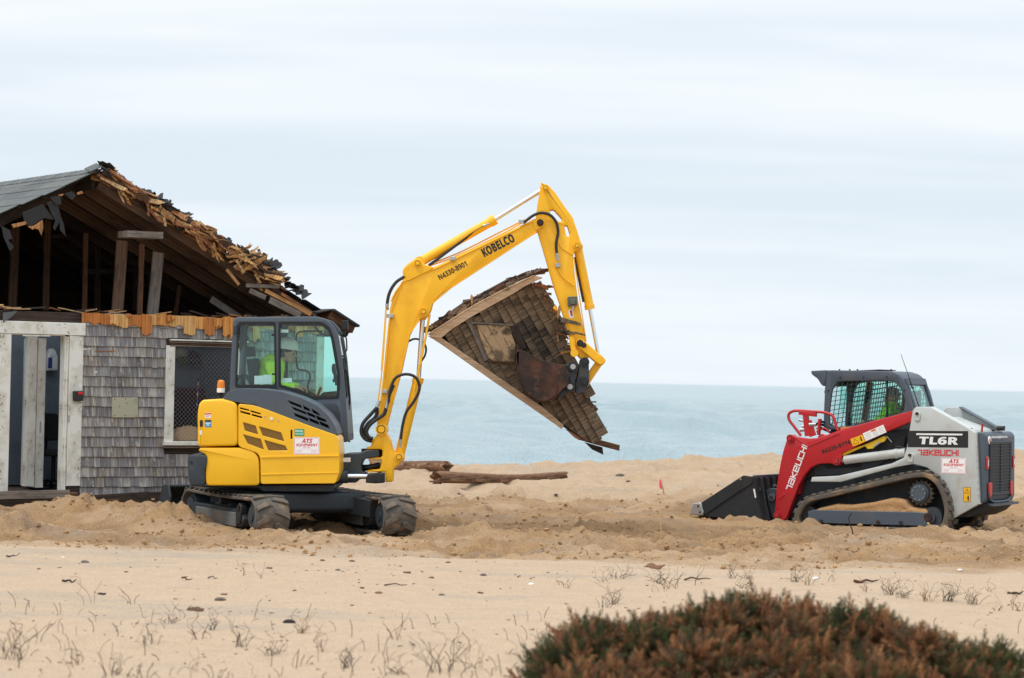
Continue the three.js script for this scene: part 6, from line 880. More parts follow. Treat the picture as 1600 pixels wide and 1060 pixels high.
  mesh('round_badge', [cyl([X - .01, h8(1433, 440).y, .46], [X + .003, h8(1433, 440).y, .46], .05, .05, 20)], M.whitePrint, hood); mesh('round_badge', [cyl([X - .01, h8(1433, 440).y, .46], [X + .005, h8(1433, 440).y, .46], .022, .022, 16)], M.redPrint, hood);
  mesh('top_handle', [tube([[X - .05, yt + .02, .2], [X - .07, yt + .05, 0], [X - .05, yt + .03, -.15]], .014, 20, 6), box(.09, .06, .09, X - .06, yt + .045, -.15, .02)], M.black, hood); { const p = lf(.1, 8)(1405, 400); mesh('red_lever', cyl([p[0], p[1] - .02, .1], [p[0] + .01, p[1] + .1, .1], .014, .014, 8), M.red, hood); }
  mesh('engine_deck', ext(poly(lf(0, 8), [[1150, 400], [1240, 330], [1390, 388], [1410, 420], [1150, 440]], .02), -.5, .5, { b: .01 }), grey, ld);
  mesh('tow_bar', box(.14, .03, 1.0, X + .0, yb - .03, -.02, .006), M.slate, ld); mesh('body_side', ext(poly(lf(.38, 8), [[600, 600], [640, 540], [760, 500], [1085, 330], [1085, 545], [1000, 562], [752, 628], [620, 628]], .01), -.38, .38, { b: .008 }), M.frame, ld);
  // ----- loader arms
  const arms = part('loader_arm', ld), a8 = lf(.56, 8), arm = poly(a8, [[445, 788], [455, 655], [470, 560], [485, 490], [506, 422], [522, 411], [545, 424], [600, 432], [650, 428], [760, 388], [1083, 302], [1083, 352], [960, 402], [860, 448], [760, 500], [752, 535], [740, 555], [700, 546], [650, 548], [612, 566], [582, 602], [556, 650], [500, 800], [484, 812]], .015);
  for (const [z0_, z1_] of [[.46, .56], [-.56, -.46]]) mesh('arm_plate', ext(arm, z0_, z1_, { b: .01, seg: 2 }), M.red, arms);
  mesh('cross_tube', cyl([...a8(560, 560), -.46], [...a8(560, 560), .46], .06, .06, 18), M.red, arms); mesh('cross_plate', ext(poly(a8, [[505, 560], [560, 570], [545, 690], [500, 700]], .01), -.45, .45, { b: .008 }), M.red, arms);
  for (const [p, q, w] of [[[540, 425], [602, 468], .012], [[602, 468], [750, 405], .012], [[468, 712], [492, 686], .025]]) mesh('arm_trim', beam([...a8(...p), .563], [...a8(...q), .563], w, .014), M.red, arms);
  for (const [x, y, r] of [[521, 430, .05], [736, 535, .055], [461, 785, .048]]) pin(arms, a8(x, y), .44, .59, r, M.red);
  mesh('maker_name', strokes('TAKEUCHI', a8(521, 672), a8(597, 468), .066, .561, .24), M.whitePrint, arms); mesh('fleet_number', letters('84225-9774', a8(668, 503), a8(800, 456), .055, .561, .003), M.blackPrint, arms);
  const ad = (pts, mat, name) => mesh(name, decal(pts.map(p => [...a8(...p), .56]), .003), mat, arms); ad([[797, 434], [853, 413], [866, 446], [810, 468]], std({ map: canvas(192, 112, (c, w, hh) => { c.fillStyle = '#f0b414'; c.fillRect(0, 0, w, hh); c.strokeStyle = '#1a1712'; c.lineWidth = 5; c.beginPath(); c.moveTo(60, 20); c.lineTo(100, 90); c.lineTo(20, 90); c.closePath(); c.stroke(); c.fillStyle = '#1a1712'; c.beginPath(); c.arc(150, 30, 11, 0, 7); c.fill(); c.fillRect(140, 42, 20, 44); c.fillRect(112, 56, 22, 6); }), roughness: .5 }), 'caution_sticker');
  ad([[854, 408], [950, 367], [965, 402], [868, 444]], std({ map: canvas(256, 96, (c, w, hh) => { c.fillStyle = '#efefec'; c.fillRect(0, 0, w, hh); c.fillStyle = '#e06a2c'; c.fillRect(100, 6, 56, 22); c.fillStyle = '#777'; for (let k = 0; k < 4; k++) { c.fillRect(14, 20 + k * 18, 70, 3); c.fillRect(108, 40 + k * 14, 60, 3); c.fillRect(184, 20 + k * 18, 56, 3); } }), roughness: .5 }), 'instruction_sticker');
  mesh('safety_lock', ext(poly(lf(.5, 8), [[757, 497], [860, 462], [905, 444], [955, 420], [970, 426], [958, 445], [925, 456], [905, 478], [880, 480], [868, 466], [760, 516]], .008), .50, .53, { b: .006 }), std({ color: lin(.80, .5, .01), roughness: .5 }), ld); mesh('lock_spring', [tube([[...lf(.54, 8)(905, 470), .54], [...lf(.54, 8)(935, 448), .54]], .014, 8, 8), tube([[...lf(.54, 8)(965, 420), .54], [...lf(.54, 8)(988, 448), .54]], .005, 8, 6)], M.steel, ld);
  const lr = part('lift_ram', ld), r8 = lf(.5, 8); mesh('barrel', [cyl([...r8(772, 530), .5], [...r8(1055, 496), .5], .058, .058, 24), cyl([...r8(1005, 502), .5], [...r8(1020, 500), .5], .066, .066, 24)], grey, lr); mesh('rod', cyl([...r8(735, 535), .5], [...r8(775, 530), .5], .03), M.chrome, lr); mesh('hose', tube([[...r8(1000, 490), .5], [...r8(1010, 470), .52], [...r8(1060, 478), .5]], .012, 12, 6), M.black, lr);
  const lr2 = part('lift_ram', ld); mesh('barrel', cyl([...r8(772, 530), -.5], [...r8(1055, 496), -.5], .058, .058, 24), grey, lr2);
  // ----- red hose guard and couplings on the arm
  const g8 = crop(at(ld, 'z', .5), 1060, 540, 2.963), gg = crop(at(ld, 'z', .3), 1060, 540, 2.963); const gd = part('coupler_guard', ld);
  mesh('guard_loop', tube([g8(568, 418), g8(540, 380), g8(512, 340), g8(512, 318), g8(530, 305), g8(620, 306), g8(690, 314), g8(716, 328), g8(730, 370), g8(740, 394)], .019, 70, 10), M.red, gd);
  mesh('guard_plate', [beam(g8(590, 318), g8(600, 420), .07, .05), beam(g8(560, 312), g8(640, 322), .05, .05), beam(g8(602, 350), g8(624, 420), .09, .03), beam(g8(656, 340), g8(650, 415), .03, .06)], M.red, gd);
  for (const [p, q, r] of [[[608, 368], [640, 366], .03], [[565, 392], [590, 390], .026], [[575, 375], [595, 376], .02], [[560, 345], [580, 350], .018], [[640, 380], [658, 384], .02]]) mesh('coupling', cyl(g8(...p), g8(...q), r, r * .8, 12), M.steel, gd);
  mesh('hose', [tube([g8(645, 362), gg(690, 375), gg(730, 400)], .018, 20, 8), tube([g8(650, 378), gg(690, 395), gg(725, 415)], .018, 20, 8), tube([g8(655, 350), gg(700, 365), gg(740, 390)], .016, 20, 8)], M.hose, gd); mesh('red_hose', [tube([g8(640, 400), g8(680, 385), g8(700, 405)], .012, 16, 6)], M.red, gd);
  mesh('orange_label', decal([[738, 378], [800, 376], [796, 388], [736, 392]].map(p => [...a8(...p), .45]), .003), std({ color: lin(.75, .25, .03), roughness: .5 }), gd);
  // ----- bucket and its carrier
  const bkt = part('front_bucket', ld), bw = .80, b3 = lf(bw, 3);
  const side = [[612, 418], [706, 432], [722, 560], [752, 720], [800, 898], [560, 880], [215, 842], [178, 700]];
  for (const [z0_, z1_] of [[bw - .02, bw], [-bw, -bw + .02]]) mesh('side_plate', ext(poly(b3, side, .01), z0_, z1_, { b: .005 }), M.black, bkt);
  mesh('side_stiffener', ext(poly(b3, [[612, 418], [706, 432], [706, 500], [560, 590], [215, 826], [200, 800], [178, 700]], .01), bw, bw + .018, { b: .005 }), M.black, bkt); mesh('bolt', disc(...b3(586, 457), bw + .015, bw + .026, .014, 8), M.steel, bkt);
  mesh('corner_tooth', [ext(poly(b3, [[60, 815], [96, 710], [168, 700], [205, 800], [192, 828], [110, 824]], .01), bw - .01, bw + .03, { b: .006 })], M.steel, bkt); for (const p of [[150, 738], [168, 800]]) mesh('tooth_bolt', disc(...b3(...p), bw + .028, bw + .036, .014, 8), M.rust, bkt);
  const sh = (pts, w, name, mat = M.black) => { const q = pts.map(p => b3(...p)); for (let i = 0; i + 1 < q.length; i++) mesh(name, beam([...q[i], 0], [...q[i + 1], 0], w, bw * 2 - .04), mat, bkt); };
  sh([[706, 436], [722, 560], [752, 720], [796, 888]], .018, 'back_sheet'); sh([[796, 888], [560, 872], [120, 818]], .016, 'floor_sheet'); mesh('cutting_edge', beam([...b3(70, 815), 0], [...b3(190, 822), 0], .03, bw * 2), M.steel, bkt); mesh('top_lip', beam([...b3(700, 428), 0], [...b3(716, 432), 0], .03, bw * 2, [0, 0, 1], .006), M.slate, bkt);
  for (let k = 0; k < 7; k++) mesh('rib', ext(poly(b3, [[712, 440], [745, 450], [790, 700], [830, 880], [796, 890], [752, 720], [724, 560]], .01), .62 - k * .2, .64 - k * .2, { b: .003 }), M.black, bkt);
  const cr = part('attachment_plate', ld), c3 = lf(.52, 3); mesh('plate', [ext(poly(c3, [[832, 575], [860, 560], [900, 550], [960, 560], [940, 700], [930, 850], [900, 880], [850, 700]], .01), .40, .50, { b: .008 }), ext(poly(c3, [[832, 575], [860, 560], [900, 550], [960, 560], [940, 700], [930, 850], [900, 880], [850, 700]], .01), -.50, -.40, { b: .008 }), ext(poly(c3, [[840, 600], [870, 600], [905, 860], [880, 860]], .004), -.40, .40, { b: .004 })], M.slateDark, cr);
  mesh('pin_boss', [disc(...c3(905, 645), .5, .54, .05, 18)], M.slate, cr); mesh('pin_bolt', disc(...c3(905, 645), .538, .556, .024, 6), M.rust, cr); mesh('lever', [beam([...c3(900, 545), .45], [...c3(915, 520), .45], .04, .05), beam([...c3(760, 550), .66], [...c3(840, 560), .66], .04, .04)], M.slateDark, cr); mesh('warning_label', decal([[[715, 558], [732, 558], [748, 648], [734, 650]].map(p => [...b3(...p), bw])][0], .02), M.whitePrint, cr);
  for (const z of [.3, -.3]) mesh('tilt_ram', [cyl([...c3(900, 700), z], [...lf(z, 8)(600, 600), z], .045, .045, 16)], M.slateDark, ld);
  // lower front frame
  mesh('front_frame', ext(poly(lf(.36, 8), [[520, 700], [600, 610], [760, 640], [640, 720], [560, 820], [520, 810]], .02), -.36, .36, { b: .01 }), M.frame, ld);
}
{ // driver of the loader, seen through the window guard
  const f = crop(at(ld, 'z', 0), 1200, 550, 6.236), P = (x, y, dz = 0) => f(x, y).add(new V3(0, 0, dz)), GV = [.22, .75, .03];
  const w = ld.position, o = thing('person', 'driver in a bright green vest behind the red loader cab guard', 'person', [w.x, w.y, w.z], -LPSI);
  const bones = [[P(1200, 720), .15, P(1215, 600), .15, GV], [P(1215, 590, -.13), .08, P(1215, 590, .13), .08, GV], [P(1220, 560), .065, P(1215, 510), .055, SKIN], [P(1212, 590, .2), .07, P(1150, 690, .25), .055, GV], [P(1150, 690, .25), .05, P(1000, 690, .25), .04, SKIN], [P(1212, 590, -.2), .07, P(1150, 690, -.25), .055, GV], [P(1150, 690, -.25), .05, P(1000, 690, -.25), .04, SKIN], [P(1190, 730, .1), .1, P(980, 740, .12), .075, DARKCLOTH], [P(980, 740, .12), .07, P(950, 900, .12), .05, DARKCLOTH], [P(1190, 730, -.1), .1, P(980, 740, -.12), .075, DARKCLOTH], [P(980, 740, -.12), .07, P(950, 900, -.12), .05, DARKCLOTH]];
  const hc = P(1212, 455), look = new V3(-1, -.05, .1);
  mesh('body', [figure(bones, .014, .05), figure([...head(hc, look), [P(1215, 520), .055, hc.clone().add(new V3(.02, -.03, 0)), .06, SKIN]], .004, .018), figure(hand(P(1000, 690, .25), [-1, -.1, 0], [0, 1, 0]), .0035, .008), figure(hand(P(1000, 690, -.25), [-1, -.1, 0], [0, 1, 0]), .0035, .008)].map(g => clean(g)), bodyMat, o);
  const cap = mesh('cap', [lathe([[.0, .10], [.06, .085], [.092, .02], [.094, -.01]], 24), ext(rounded([[-.05, -.07], [-.15, -.05], [-.16, .05], [-.05, .07]].reverse(), .03), -.005, .005, { b: .002 }).rotateX(-Math.PI / 2)], std({ color: lin(.20, .16, .10), roughness: .95 }), o); cap.position.copy(hc).add(new V3(.01, .05, 0));
}
// ================= driftwood, debris, stakes, plants
const gy = (x, z) => height(x, z);
function drift(name, label, a, b, r0, r1, seed, mat) {
  const A = new V3(a[0], 0, a[1]), B = new V3(b[0], 0, b[1]), n = 60, seg = 18, g = new THREE.CylinderGeometry(1, 1, 1, seg, n, false), p = g.attributes.position, L = A.distanceTo(B), q = new THREE.Quaternion().setFromUnitVectors(new V3(0, 1, 0), B.clone().sub(A).normalize());
  const o = thing(name, label, 'driftwood log', [a[0], gy(a[0], a[1]), a[1]], 0, 'driftwood logs on the crest of the beach'), w = new V3(), ga = gy(a[0], a[1]) + .02, gb = gy(b[0], b[1]) + .02;
  for (let i = 0; i < p.count; i++) { const t = p.getY(i) + .5, rad = Math.hypot(p.getX(i), p.getZ(i)), an = Math.atan2(p.getZ(i), p.getX(i)), r = mix(r0, r1, t) * (rad > .01 ? 1 : 0) * (.88 + .16 * fbm(an * 1.3 + seed, t * 5 + seed, 3) + .14 * vn(an * 4, t * 2 + seed)); const ends = (t < .001 ? -1 : t > .999 ? 1 : 0) * (.12 * vn(an * 3 + seed, 4)) * (rad > .01 ? 1 : 0); w.set(Math.cos(an) * r, t * L + ends, Math.sin(an) * r).applyQuaternion(q); const bend = .03 * Math.sin(t * 5 + seed); p.setXYZ(i, w.x, w.y + mix(r0, r1, t) * .75 + bend + mix(ga, gb, t) - o.position.y, w.z); const uv = g.attributes.uv; uv.setXY(i, an / 6.28 * .8, t * L * .8); }
  g.computeVertexNormals(); mesh('trunk', g, mat, o);
  for (let k = 0; k < 7; k++) { const e = k < 4 ? 0 : 1, s = e ? B : A, d = B.clone().sub(A).normalize().multiplyScalar(e ? 1 : -1), y = gy(s.x, s.z) - o.position.y + (e ? r1 : r0) * .8 + rr(-.05, .07), st = new V3(s.x - a[0] - d.x * .05, y, s.z - a[1] + rr(-.05, .06)); mesh('broken_end', cyl(st, st.clone().addScaledVector(d, rr(.12, .3)).add(new V3(0, rr(-.02, .05), 0)), .03, .004, 5), woodBrown, o); }
  return o;
}
const bark = std({ map: woodTex([134, 98, 72], [62, 44, 34], .9, [160, 130, 104], [2, 2]), roughness: .95, bumpMap: bumpLump, bumpScale: .012 });
drift('driftwood_log', 'short thick driftwood log behind the excavator bracket', [px2x(590, 45.6), -45.8], [px2x(700, 44.4), -44.4], .12, .10, 3, bark);
drift('driftwood_log', 'long thin driftwood log tapering to the right on the beach crest', [px2x(690, 40.2), -40.2], [px2x(884, 42.6), -42.6], .10, .06, 8, bark);
// boards lying along the foot of the house
for (const [a, b, w, h, m, label] of [[[-30, 791], [232, 774], .09, .05, woodDark, 'long dark board lying along the foot of the house wall'], [[-20, 775], [108, 772], .10, .04, woodGrey, 'grey plank lying in front of the door threshold'], [[120, 788], [185, 783], .05, .05, woodBrown, 'short brown board end under the long dark board'], [[165, 783], [300, 776], .16, .05, woodDark, 'dark board propped below the wall shingles']]) {
  const f = at(house, 'z', .16 + .07 * (label.length % 3)), A = house.localToWorld(f(...a)), B = house.localToWorld(f(...b)), o = thing('loose_board', label, 'board', [A.x, A.y, A.z], 0, 'boards at the foot of the house'); mesh('plank', beam([0, 0, 0], B.sub(A), w, h, [0, 0, 1]), m, o); for (const t of [0, 1]) mesh('nail', cyl(B.clone().multiplyScalar(t ? .95 : .3).add(new V3(0, w / 2 - .005, 0)), B.clone().multiplyScalar(t ? .95 : .3).add(new V3(0, w / 2 + .025, 0)), .003, .003, 5), M.rust, o); }
{ const f = at(house, 'z', .3), A = house.localToWorld(f(103, 786)), B = house.localToWorld(f(101, 777)), o = thing('wood_splinter', 'pale splinter standing up by the door threshold', 'splinter', [A.x, A.y, A.z]); mesh('sliver', cyl([0, -.05, 0], B.sub(A), .012, .006, 5), woodFresh[2], o); }
// survey stake with red ribbon, and thin straws
{ const d = 36.5, x = px2x(1041, d), o = thing('survey_stake', 'thin pale stake with a pink ribbon in the sand mound', 'stake', [x, gy(x, -d), -d]); mesh('stake', beam([.03, -.05, 0], [-.03, .2, 0], .02, .02), woodFresh[2], o); mesh('ribbon', ext([[-.055, .1], [-.02, .08], [-.03, .22], [-.05, .24], [-.062, .18]], -.004, .004, { b: 0, crease: 0 }), std({ color: lin(.85, .10, .16), roughness: .7 }), o); }
{ const d = 28.2, x = px2x(1336, d), o = thing('dead_stem', 'dark bare stem standing in front of the loader track', 'stem', [x, gy(x, -d), -d]); mesh('stem', tube([[.02, -.05, 0], [.015, .1, 0], [-.02, .2, 0], [-.03, .27, 0], [.0, .32, 0]], .008, 20, 6), woodDark, o); const d2 = 26.5, x2 = px2x(1040, d2), o2 = thing('dead_stem', 'thin straw coloured stem standing alone in the churned sand', 'stem', [x2, gy(x2, -d2), -d2]); mesh('stem', tube([[0, -.05, 0], [-.01, .15, 0], [-.02, .4, 0]], .004, 12, 5), std({ color: lin(.55, .4, .2), roughness: .9 }), o2); }
// stones, shell, bark and leaf scraps lying on the sand
const stone = std({ map: paintTex([92, 82, 74], [130, 118, 104], .6), roughness: .9 }), scrapM = [woodDark, woodBrown, std({ color: lin(.17, .075, .035), roughness: .9 })], shellM = std({ color: lin(.75, .73, .70), roughness: .7 });
const blob = (r, s) => { const g = new THREE.IcosahedronGeometry(r, 2), p = g.attributes.position; for (let i = 0; i < p.count; i++) { const k = .7 + .6 * fbm(p.getX(i) / r * 1.5 + s, p.getY(i) / r * 1.5 + p.getZ(i) / r + s, 3); p.setXYZ(i, p.getX(i) * k * 1.3, p.getY(i) * k * .6, p.getZ(i) * k); } return toCreasedNormals(g, .8); };
const on = (px, py) => { const dir = new V3((px - 800) / LENS, (530 - py) / LENS, -1).applyQuaternion(camera.quaternion); let t = 5, p = null; for (; t < 70; t += .02) { p = camera.position.clone().addScaledVector(dir, t); if (p.y < gy(p.x, p.z)) break; } return p; };
const debris = [[344, 939, .035, 'brown stone'], [305, 955, .06, 'rust leaf'], [350, 930, .02, 'rust leaf'], [158, 930, .03, 'rust leaf'], [550, 878, .022, 'brown stone'], [528, 892, .02, 'brown stone'], [504, 877, .02, 'brown stone'], [674, 904, .02, 'brown stone'], [690, 931, .022, 'brown stone'], [750, 928, .025, 'rust leaf'], [565, 920, .02, 'rust leaf'], [592, 928, .03, 'rust leaf'], [460, 924, .015, 'brown stone'], [98, 872, .014, 'white shell'], [132, 880, .03, 'brown stone'], [60, 890, .015, 'brown stone'], [197, 895, .015, 'brown stone'], [1022, 888, .09, 'rust leaf'], [830, 914, .02, 'white shell'], [970, 745, .07, 'brown stone'], [1275, 905, .025, 'white shell'], [1500, 893, .02, 'white shell'], [452, 974, .035, 'black stone'], [716, 773, .03, 'brown stone'], [869, 774, .025, 'brown stone'], [982, 753, .03, 'brown stone'], [700, 880, .02, 'brown stone'], [755, 900, .025, 'brown stone'], [636, 896, .03, 'rust leaf'], [420, 889, .03, 'rust leaf']];
const wh = { 'brown stone': ['pebble', 'small brown pebble on the open sand', 'pebble', 'pebbles scattered on the sand'], 'black stone': ['dark_stone', 'small black stone among the dry grass stalks', 'stone'], 'rust leaf': ['bark_scrap', 'rust brown scrap of bark lying on the sand', 'bark scrap', 'bark scraps scattered on the sand'], 'white shell': ['shell_scrap', 'small white shell fragment on the sand', 'shell', 'shell fragments scattered on the sand'] };
debris.forEach(([px, py, r, k], i) => { const p = on(px, py); if (!p) return; const [nm, lb, ct, gr] = wh[k], m = mesh(nm, k === 'rust leaf' ? ext(ragged(r * 2.2, r * .9, r * .25, 5), -.006, .006, { b: .002, crease: 0 }).rotateX(-1.2).rotateY(rr(-1, 1)) : blob(r, i * 3.1), k === 'brown stone' ? stone : k === 'black stone' ? M.dark : k === 'white shell' ? shellM : scrapM[i % 3]); m.position.set(p.x, gy(p.x, p.z) + r * .15, p.z); tag(m, lb, ct, gr); });
for (const [a, b, r, lb] of [[[97, 912], [118, 911], .016, 'short dark driftwood stick on the pale sand'], [[284, 908], [300, 906], .012, 'thin pale stick lying left of centre on the sand'], [[600, 917], [636, 916], .009, 'thin grey stick lying flat on open sand'], [[1070, 908], [1112, 905], .012, 'dark twig lying beside the dead stems above the bush'], [[324, 905], [340, 905], .008, 'tiny dark twig on open sand left of centre'], [[1335, 912], [1372, 910], .02, 'dark curled driftwood piece right of the bush top'], [[1575, 929], [1600, 931], .02, 'dark stick at the right edge of the sand'], [[10, 872], [30, 868], .010, 'small twig at the left edge of the smooth sand']]) { const A = on(...a), B = on(...b), m = mesh('stick', [0, .25, .5, .75].map((t, i) => cyl(...[t, t + .25].map(u => { const p = A.clone().lerp(B, u); return p.setY(gy(p.x, p.z) + r * .6 + .03 * (hash(Math.round(a[0] + u * 8), 3) - .3)).add(new V3(0, 0, .05 * (hash(5, Math.round(a[0] + u * 4)) - .5))); }), r * (.75 - .12 * i), r * (.63 - .12 * i), 6)), rnd() < .5 ? woodDark : woodBrown); tag(m, lb, 'stick', 'sticks lying on the sand'); }
// dead grass tufts and twiggy weeds
const straw = [[.14, .09, .06], [.08, .055, .042], [.22, .15, .08], [.06, .045, .04]].map(c => std({ color: lin(...c), roughness: .95 }));
function tuft(h, n, spread, bend, r = .0021) { const gs = []; for (let k = 0; k < n; k++) { const a = rr(0, 6.28), b = rr(.1, 1) * spread, x = rr(-1, 1) * spread * .35, z = rr(-1, 1) * spread * .35, H = h * rr(.4, 1), kx = rr(-.3, .3) * bend; const p0 = [x, -.03, z], p1 = [x + Math.cos(a) * b * .4, H * .5, z + Math.sin(a) * b * .4], p2 = [x + Math.cos(a) * b + kx, H, z + Math.sin(a) * b]; gs.push(tube([p0, p1, p2], r * rr(.6, 1.1), 5, 4)); if (rnd() < .6) { const t = rr(.4, .8), q = [mix(p1[0], p2[0], t), mix(p1[1], p2[1], t), mix(p1[2], p2[2], t)]; gs.push(tube([q, [q[0] + rr(-.05, .05), q[1] + rr(.02, .07), q[2] + rr(-.04, .04)], [q[0] + rr(-.08, .08), q[1] + rr(.04, .12), q[2] + rr(-.05, .05)]], r * .6, 4, 3)); } } return gs; }
const tufts = [[75, 965, .16, 12], [130, 970, .2, 16], [135, 945, .18, 5], [205, 945, .16, 5], [215, 965, .1, 5], [265, 975, .1, 14], [180, 1005, .09, 30], [235, 1008, .14, 14], [20, 1030, .22, 26], [55, 1005, .18, 10], [120, 1040, .12, 16], [330, 985, .09, 12], [310, 1000, .12, 12], [375, 1012, .12, 14], [430, 975, .1, 18], [425, 1025, .14, 16], [455, 1010, .12, 12], [405, 1050, .18, 26], [470, 990, .08, 14], [510, 985, .1, 9], [500, 1020, .1, 10], [550, 1000, .08, 8], [570, 1012, .08, 9], [410, 905, .1, 3], [380, 900, .09, 4], [100, 925, .07, 12], [610, 1000, .14, 5], [690, 998, .12, 4], [640, 1045, .16, 10], [690, 1050, .2, 22], [735, 1045, .22, 18], [790, 1050, .2, 22], [625, 1055, .12, 20], [970, 905, .16, 26], [945, 910, .1, 10], [1035, 912, .2, 18], [1050, 920, .24, 22], [1075, 915, .2, 3], [1030, 925, .16, 8], [1145, 905, .1, 14], [1165, 905, .09, 9], [1240, 910, .12, 18], [1265, 915, .13, 22], [1300, 910, .1, 6], [1390, 930, .12, 24], [1410, 935, .14, 26], [1450, 940, .13, 28], [1480, 940, .14, 24], [1520, 945, .14, 22], [1560, 955, .1, 10], [1590, 955, .14, 10], [945, 950, .13, 20], [960, 945, .1, 14], [880, 915, .09, 6], [885, 920, .06, 10], [1160, 920, .1, 10], [1350, 925, .09, 10], [840, 1010, .12, 12], [825, 1030, .14, 16], [1180, 880, .1, 4], [1545, 925, .1, 6], [60, 1050, .1, 14], [300, 1050, .12, 10], [540, 1045, .1, 14], [180, 1055, .1, 12], [345, 965, .05, 6], [590, 965, .08, 3]];
tufts.forEach(([px, py, h, n], i) => { if (px < 800 && hash(i, 77) < .35) return; const p = on(px, py), [lb, gr] = px < 800 ? (px < 300 ? ['thin dead grass clump in the left corner of the foreground sand', 'dead grass in the left corner'] : ['thin dead grass clump in the foreground sand left of the bush', 'dead grass left of the bush']) : px < 1110 ? ['dark dead stems on the low sand rise above the bush left half', 'dead stems above the bush'] : ['low dead grass clump on the sand behind the right half of the bush', 'dead grass behind the bush'], o = thing('dry_tuft', lb, 'dry grass', [p.x, gy(p.x, p.z), p.z], 0, gr); mesh('stalks', tuft(h * rr(.35, 1), Math.ceil(n * rr(.35, .9)), h * .9, h * .9), straw[i % 4], o).userData.kind = 'stuff'; });
{ // single stalks too many to count, over the near sand
  const gs = []; for (let k = 0; k < 620; k++) { const d = 13.6 + 4.6 * rnd() ** 1.6, px = rr(-40, 1640), x = px2x(px, d), z = -d, dens = sm(.42, .62, fbm(x * 1.1 + 3, z * 1.4, 3)); if (rnd() > .15 + dens * .8 || (px > 820 && d < 15.2)) continue; const h = rr(.03, .12), y = gy(x, z); gs.push(tube([[x, y - .02, z], [x + rr(-.02, .02), y + h * .5, z + rr(-.02, .02)], [x + rr(-.05, .05), y + h, z + rr(-.04, .04)]], rr(.0015, .003), 3, 3)); }
  const m = mesh('sparse_dead_grass', gs, straw[1]); tag(m, 'sparse single dead stalks dotted over the near sand', 'dry grass', null, 'stuff');
}
{ // clods of damp sand thrown up by the tracks, too many to count
  const g = new THREE.IcosahedronGeometry(1, 1), p = g.attributes.position; for (let i = 0; i < p.count; i++) { const k = .75 + .5 * vn(p.getX(i) * 2 + 9, p.getY(i) * 2 + p.getZ(i) * 3); p.setXYZ(i, p.getX(i) * k, p.getY(i) * k * .75, p.getZ(i) * k); } g.computeVertexNormals();
  const L = []; for (let k = 0; k < 15000; k++) { const d = 23.6 + 13 * rnd() ** 1.2, x = px2x(rr(-60, 1660), d), z = -d, c = churn(x, z); if (rnd() > c * (.15 + sm(.4, .62, fbm(x * 1.6 + 15, z * 2.4, 3)))) continue; L.push([x, z, .006 + .020 * rnd() ** 3]); }
  const im = new THREE.InstancedMesh(g, std({ color: 0xffffff, roughness: 1 }), L.length), m = new THREE.Matrix4(), c = new THREE.Color(); L.forEach(([x, z, r], i) => { m.compose(new V3(x, gy(x, z) + r * .3, z), new THREE.Quaternion().setFromEuler(new THREE.Euler(rr(0, 6), rr(0, 6), rr(0, 6))), new V3(r * rr(.8, 1.5), r, r * rr(.8, 1.4))); im.setMatrixAt(i, m); const t = rnd(); im.setColorAt(i, c.setRGB(mix(.31, .42, t), mix(.185, .255, t), mix(.09, .125, t))); });
  im.name = 'sand_clods'; im.castShadow = im.receiveShadow = true; scene.add(im); tag(im, 'loose clods of damp sand strewn over the churned ground', 'sand clods', null, 'stuff');
}
{ // crumbs of bark, stalk and shell strewn over the dry sand, too many to count
  const gs = []; for (let k = 0; k < 900; k++) { const d = rr(14, 24.5), x = px2x(rr(-30, 1630), d), z = -d; if (rnd() > .25 + .9 * sm(.45, .65, fbm(x * .9 + 60, z * .9, 3)) || d > edgeDepth(x) + .4) continue; const r = rr(.003, .011); gs.push(box(r * rr(1, 4), r * .7, r, 0, 0, 0, 0).rotateY(rr(0, 3)).rotateZ(rr(-.3, .3)).translate(x, gy(x, z) + r * .2, z)); }
  tag(mesh('beach_litter', gs, scrapM[1]), 'tiny brown crumbs of bark strewn over the dry sand', 'litter', null, 'stuff');
}
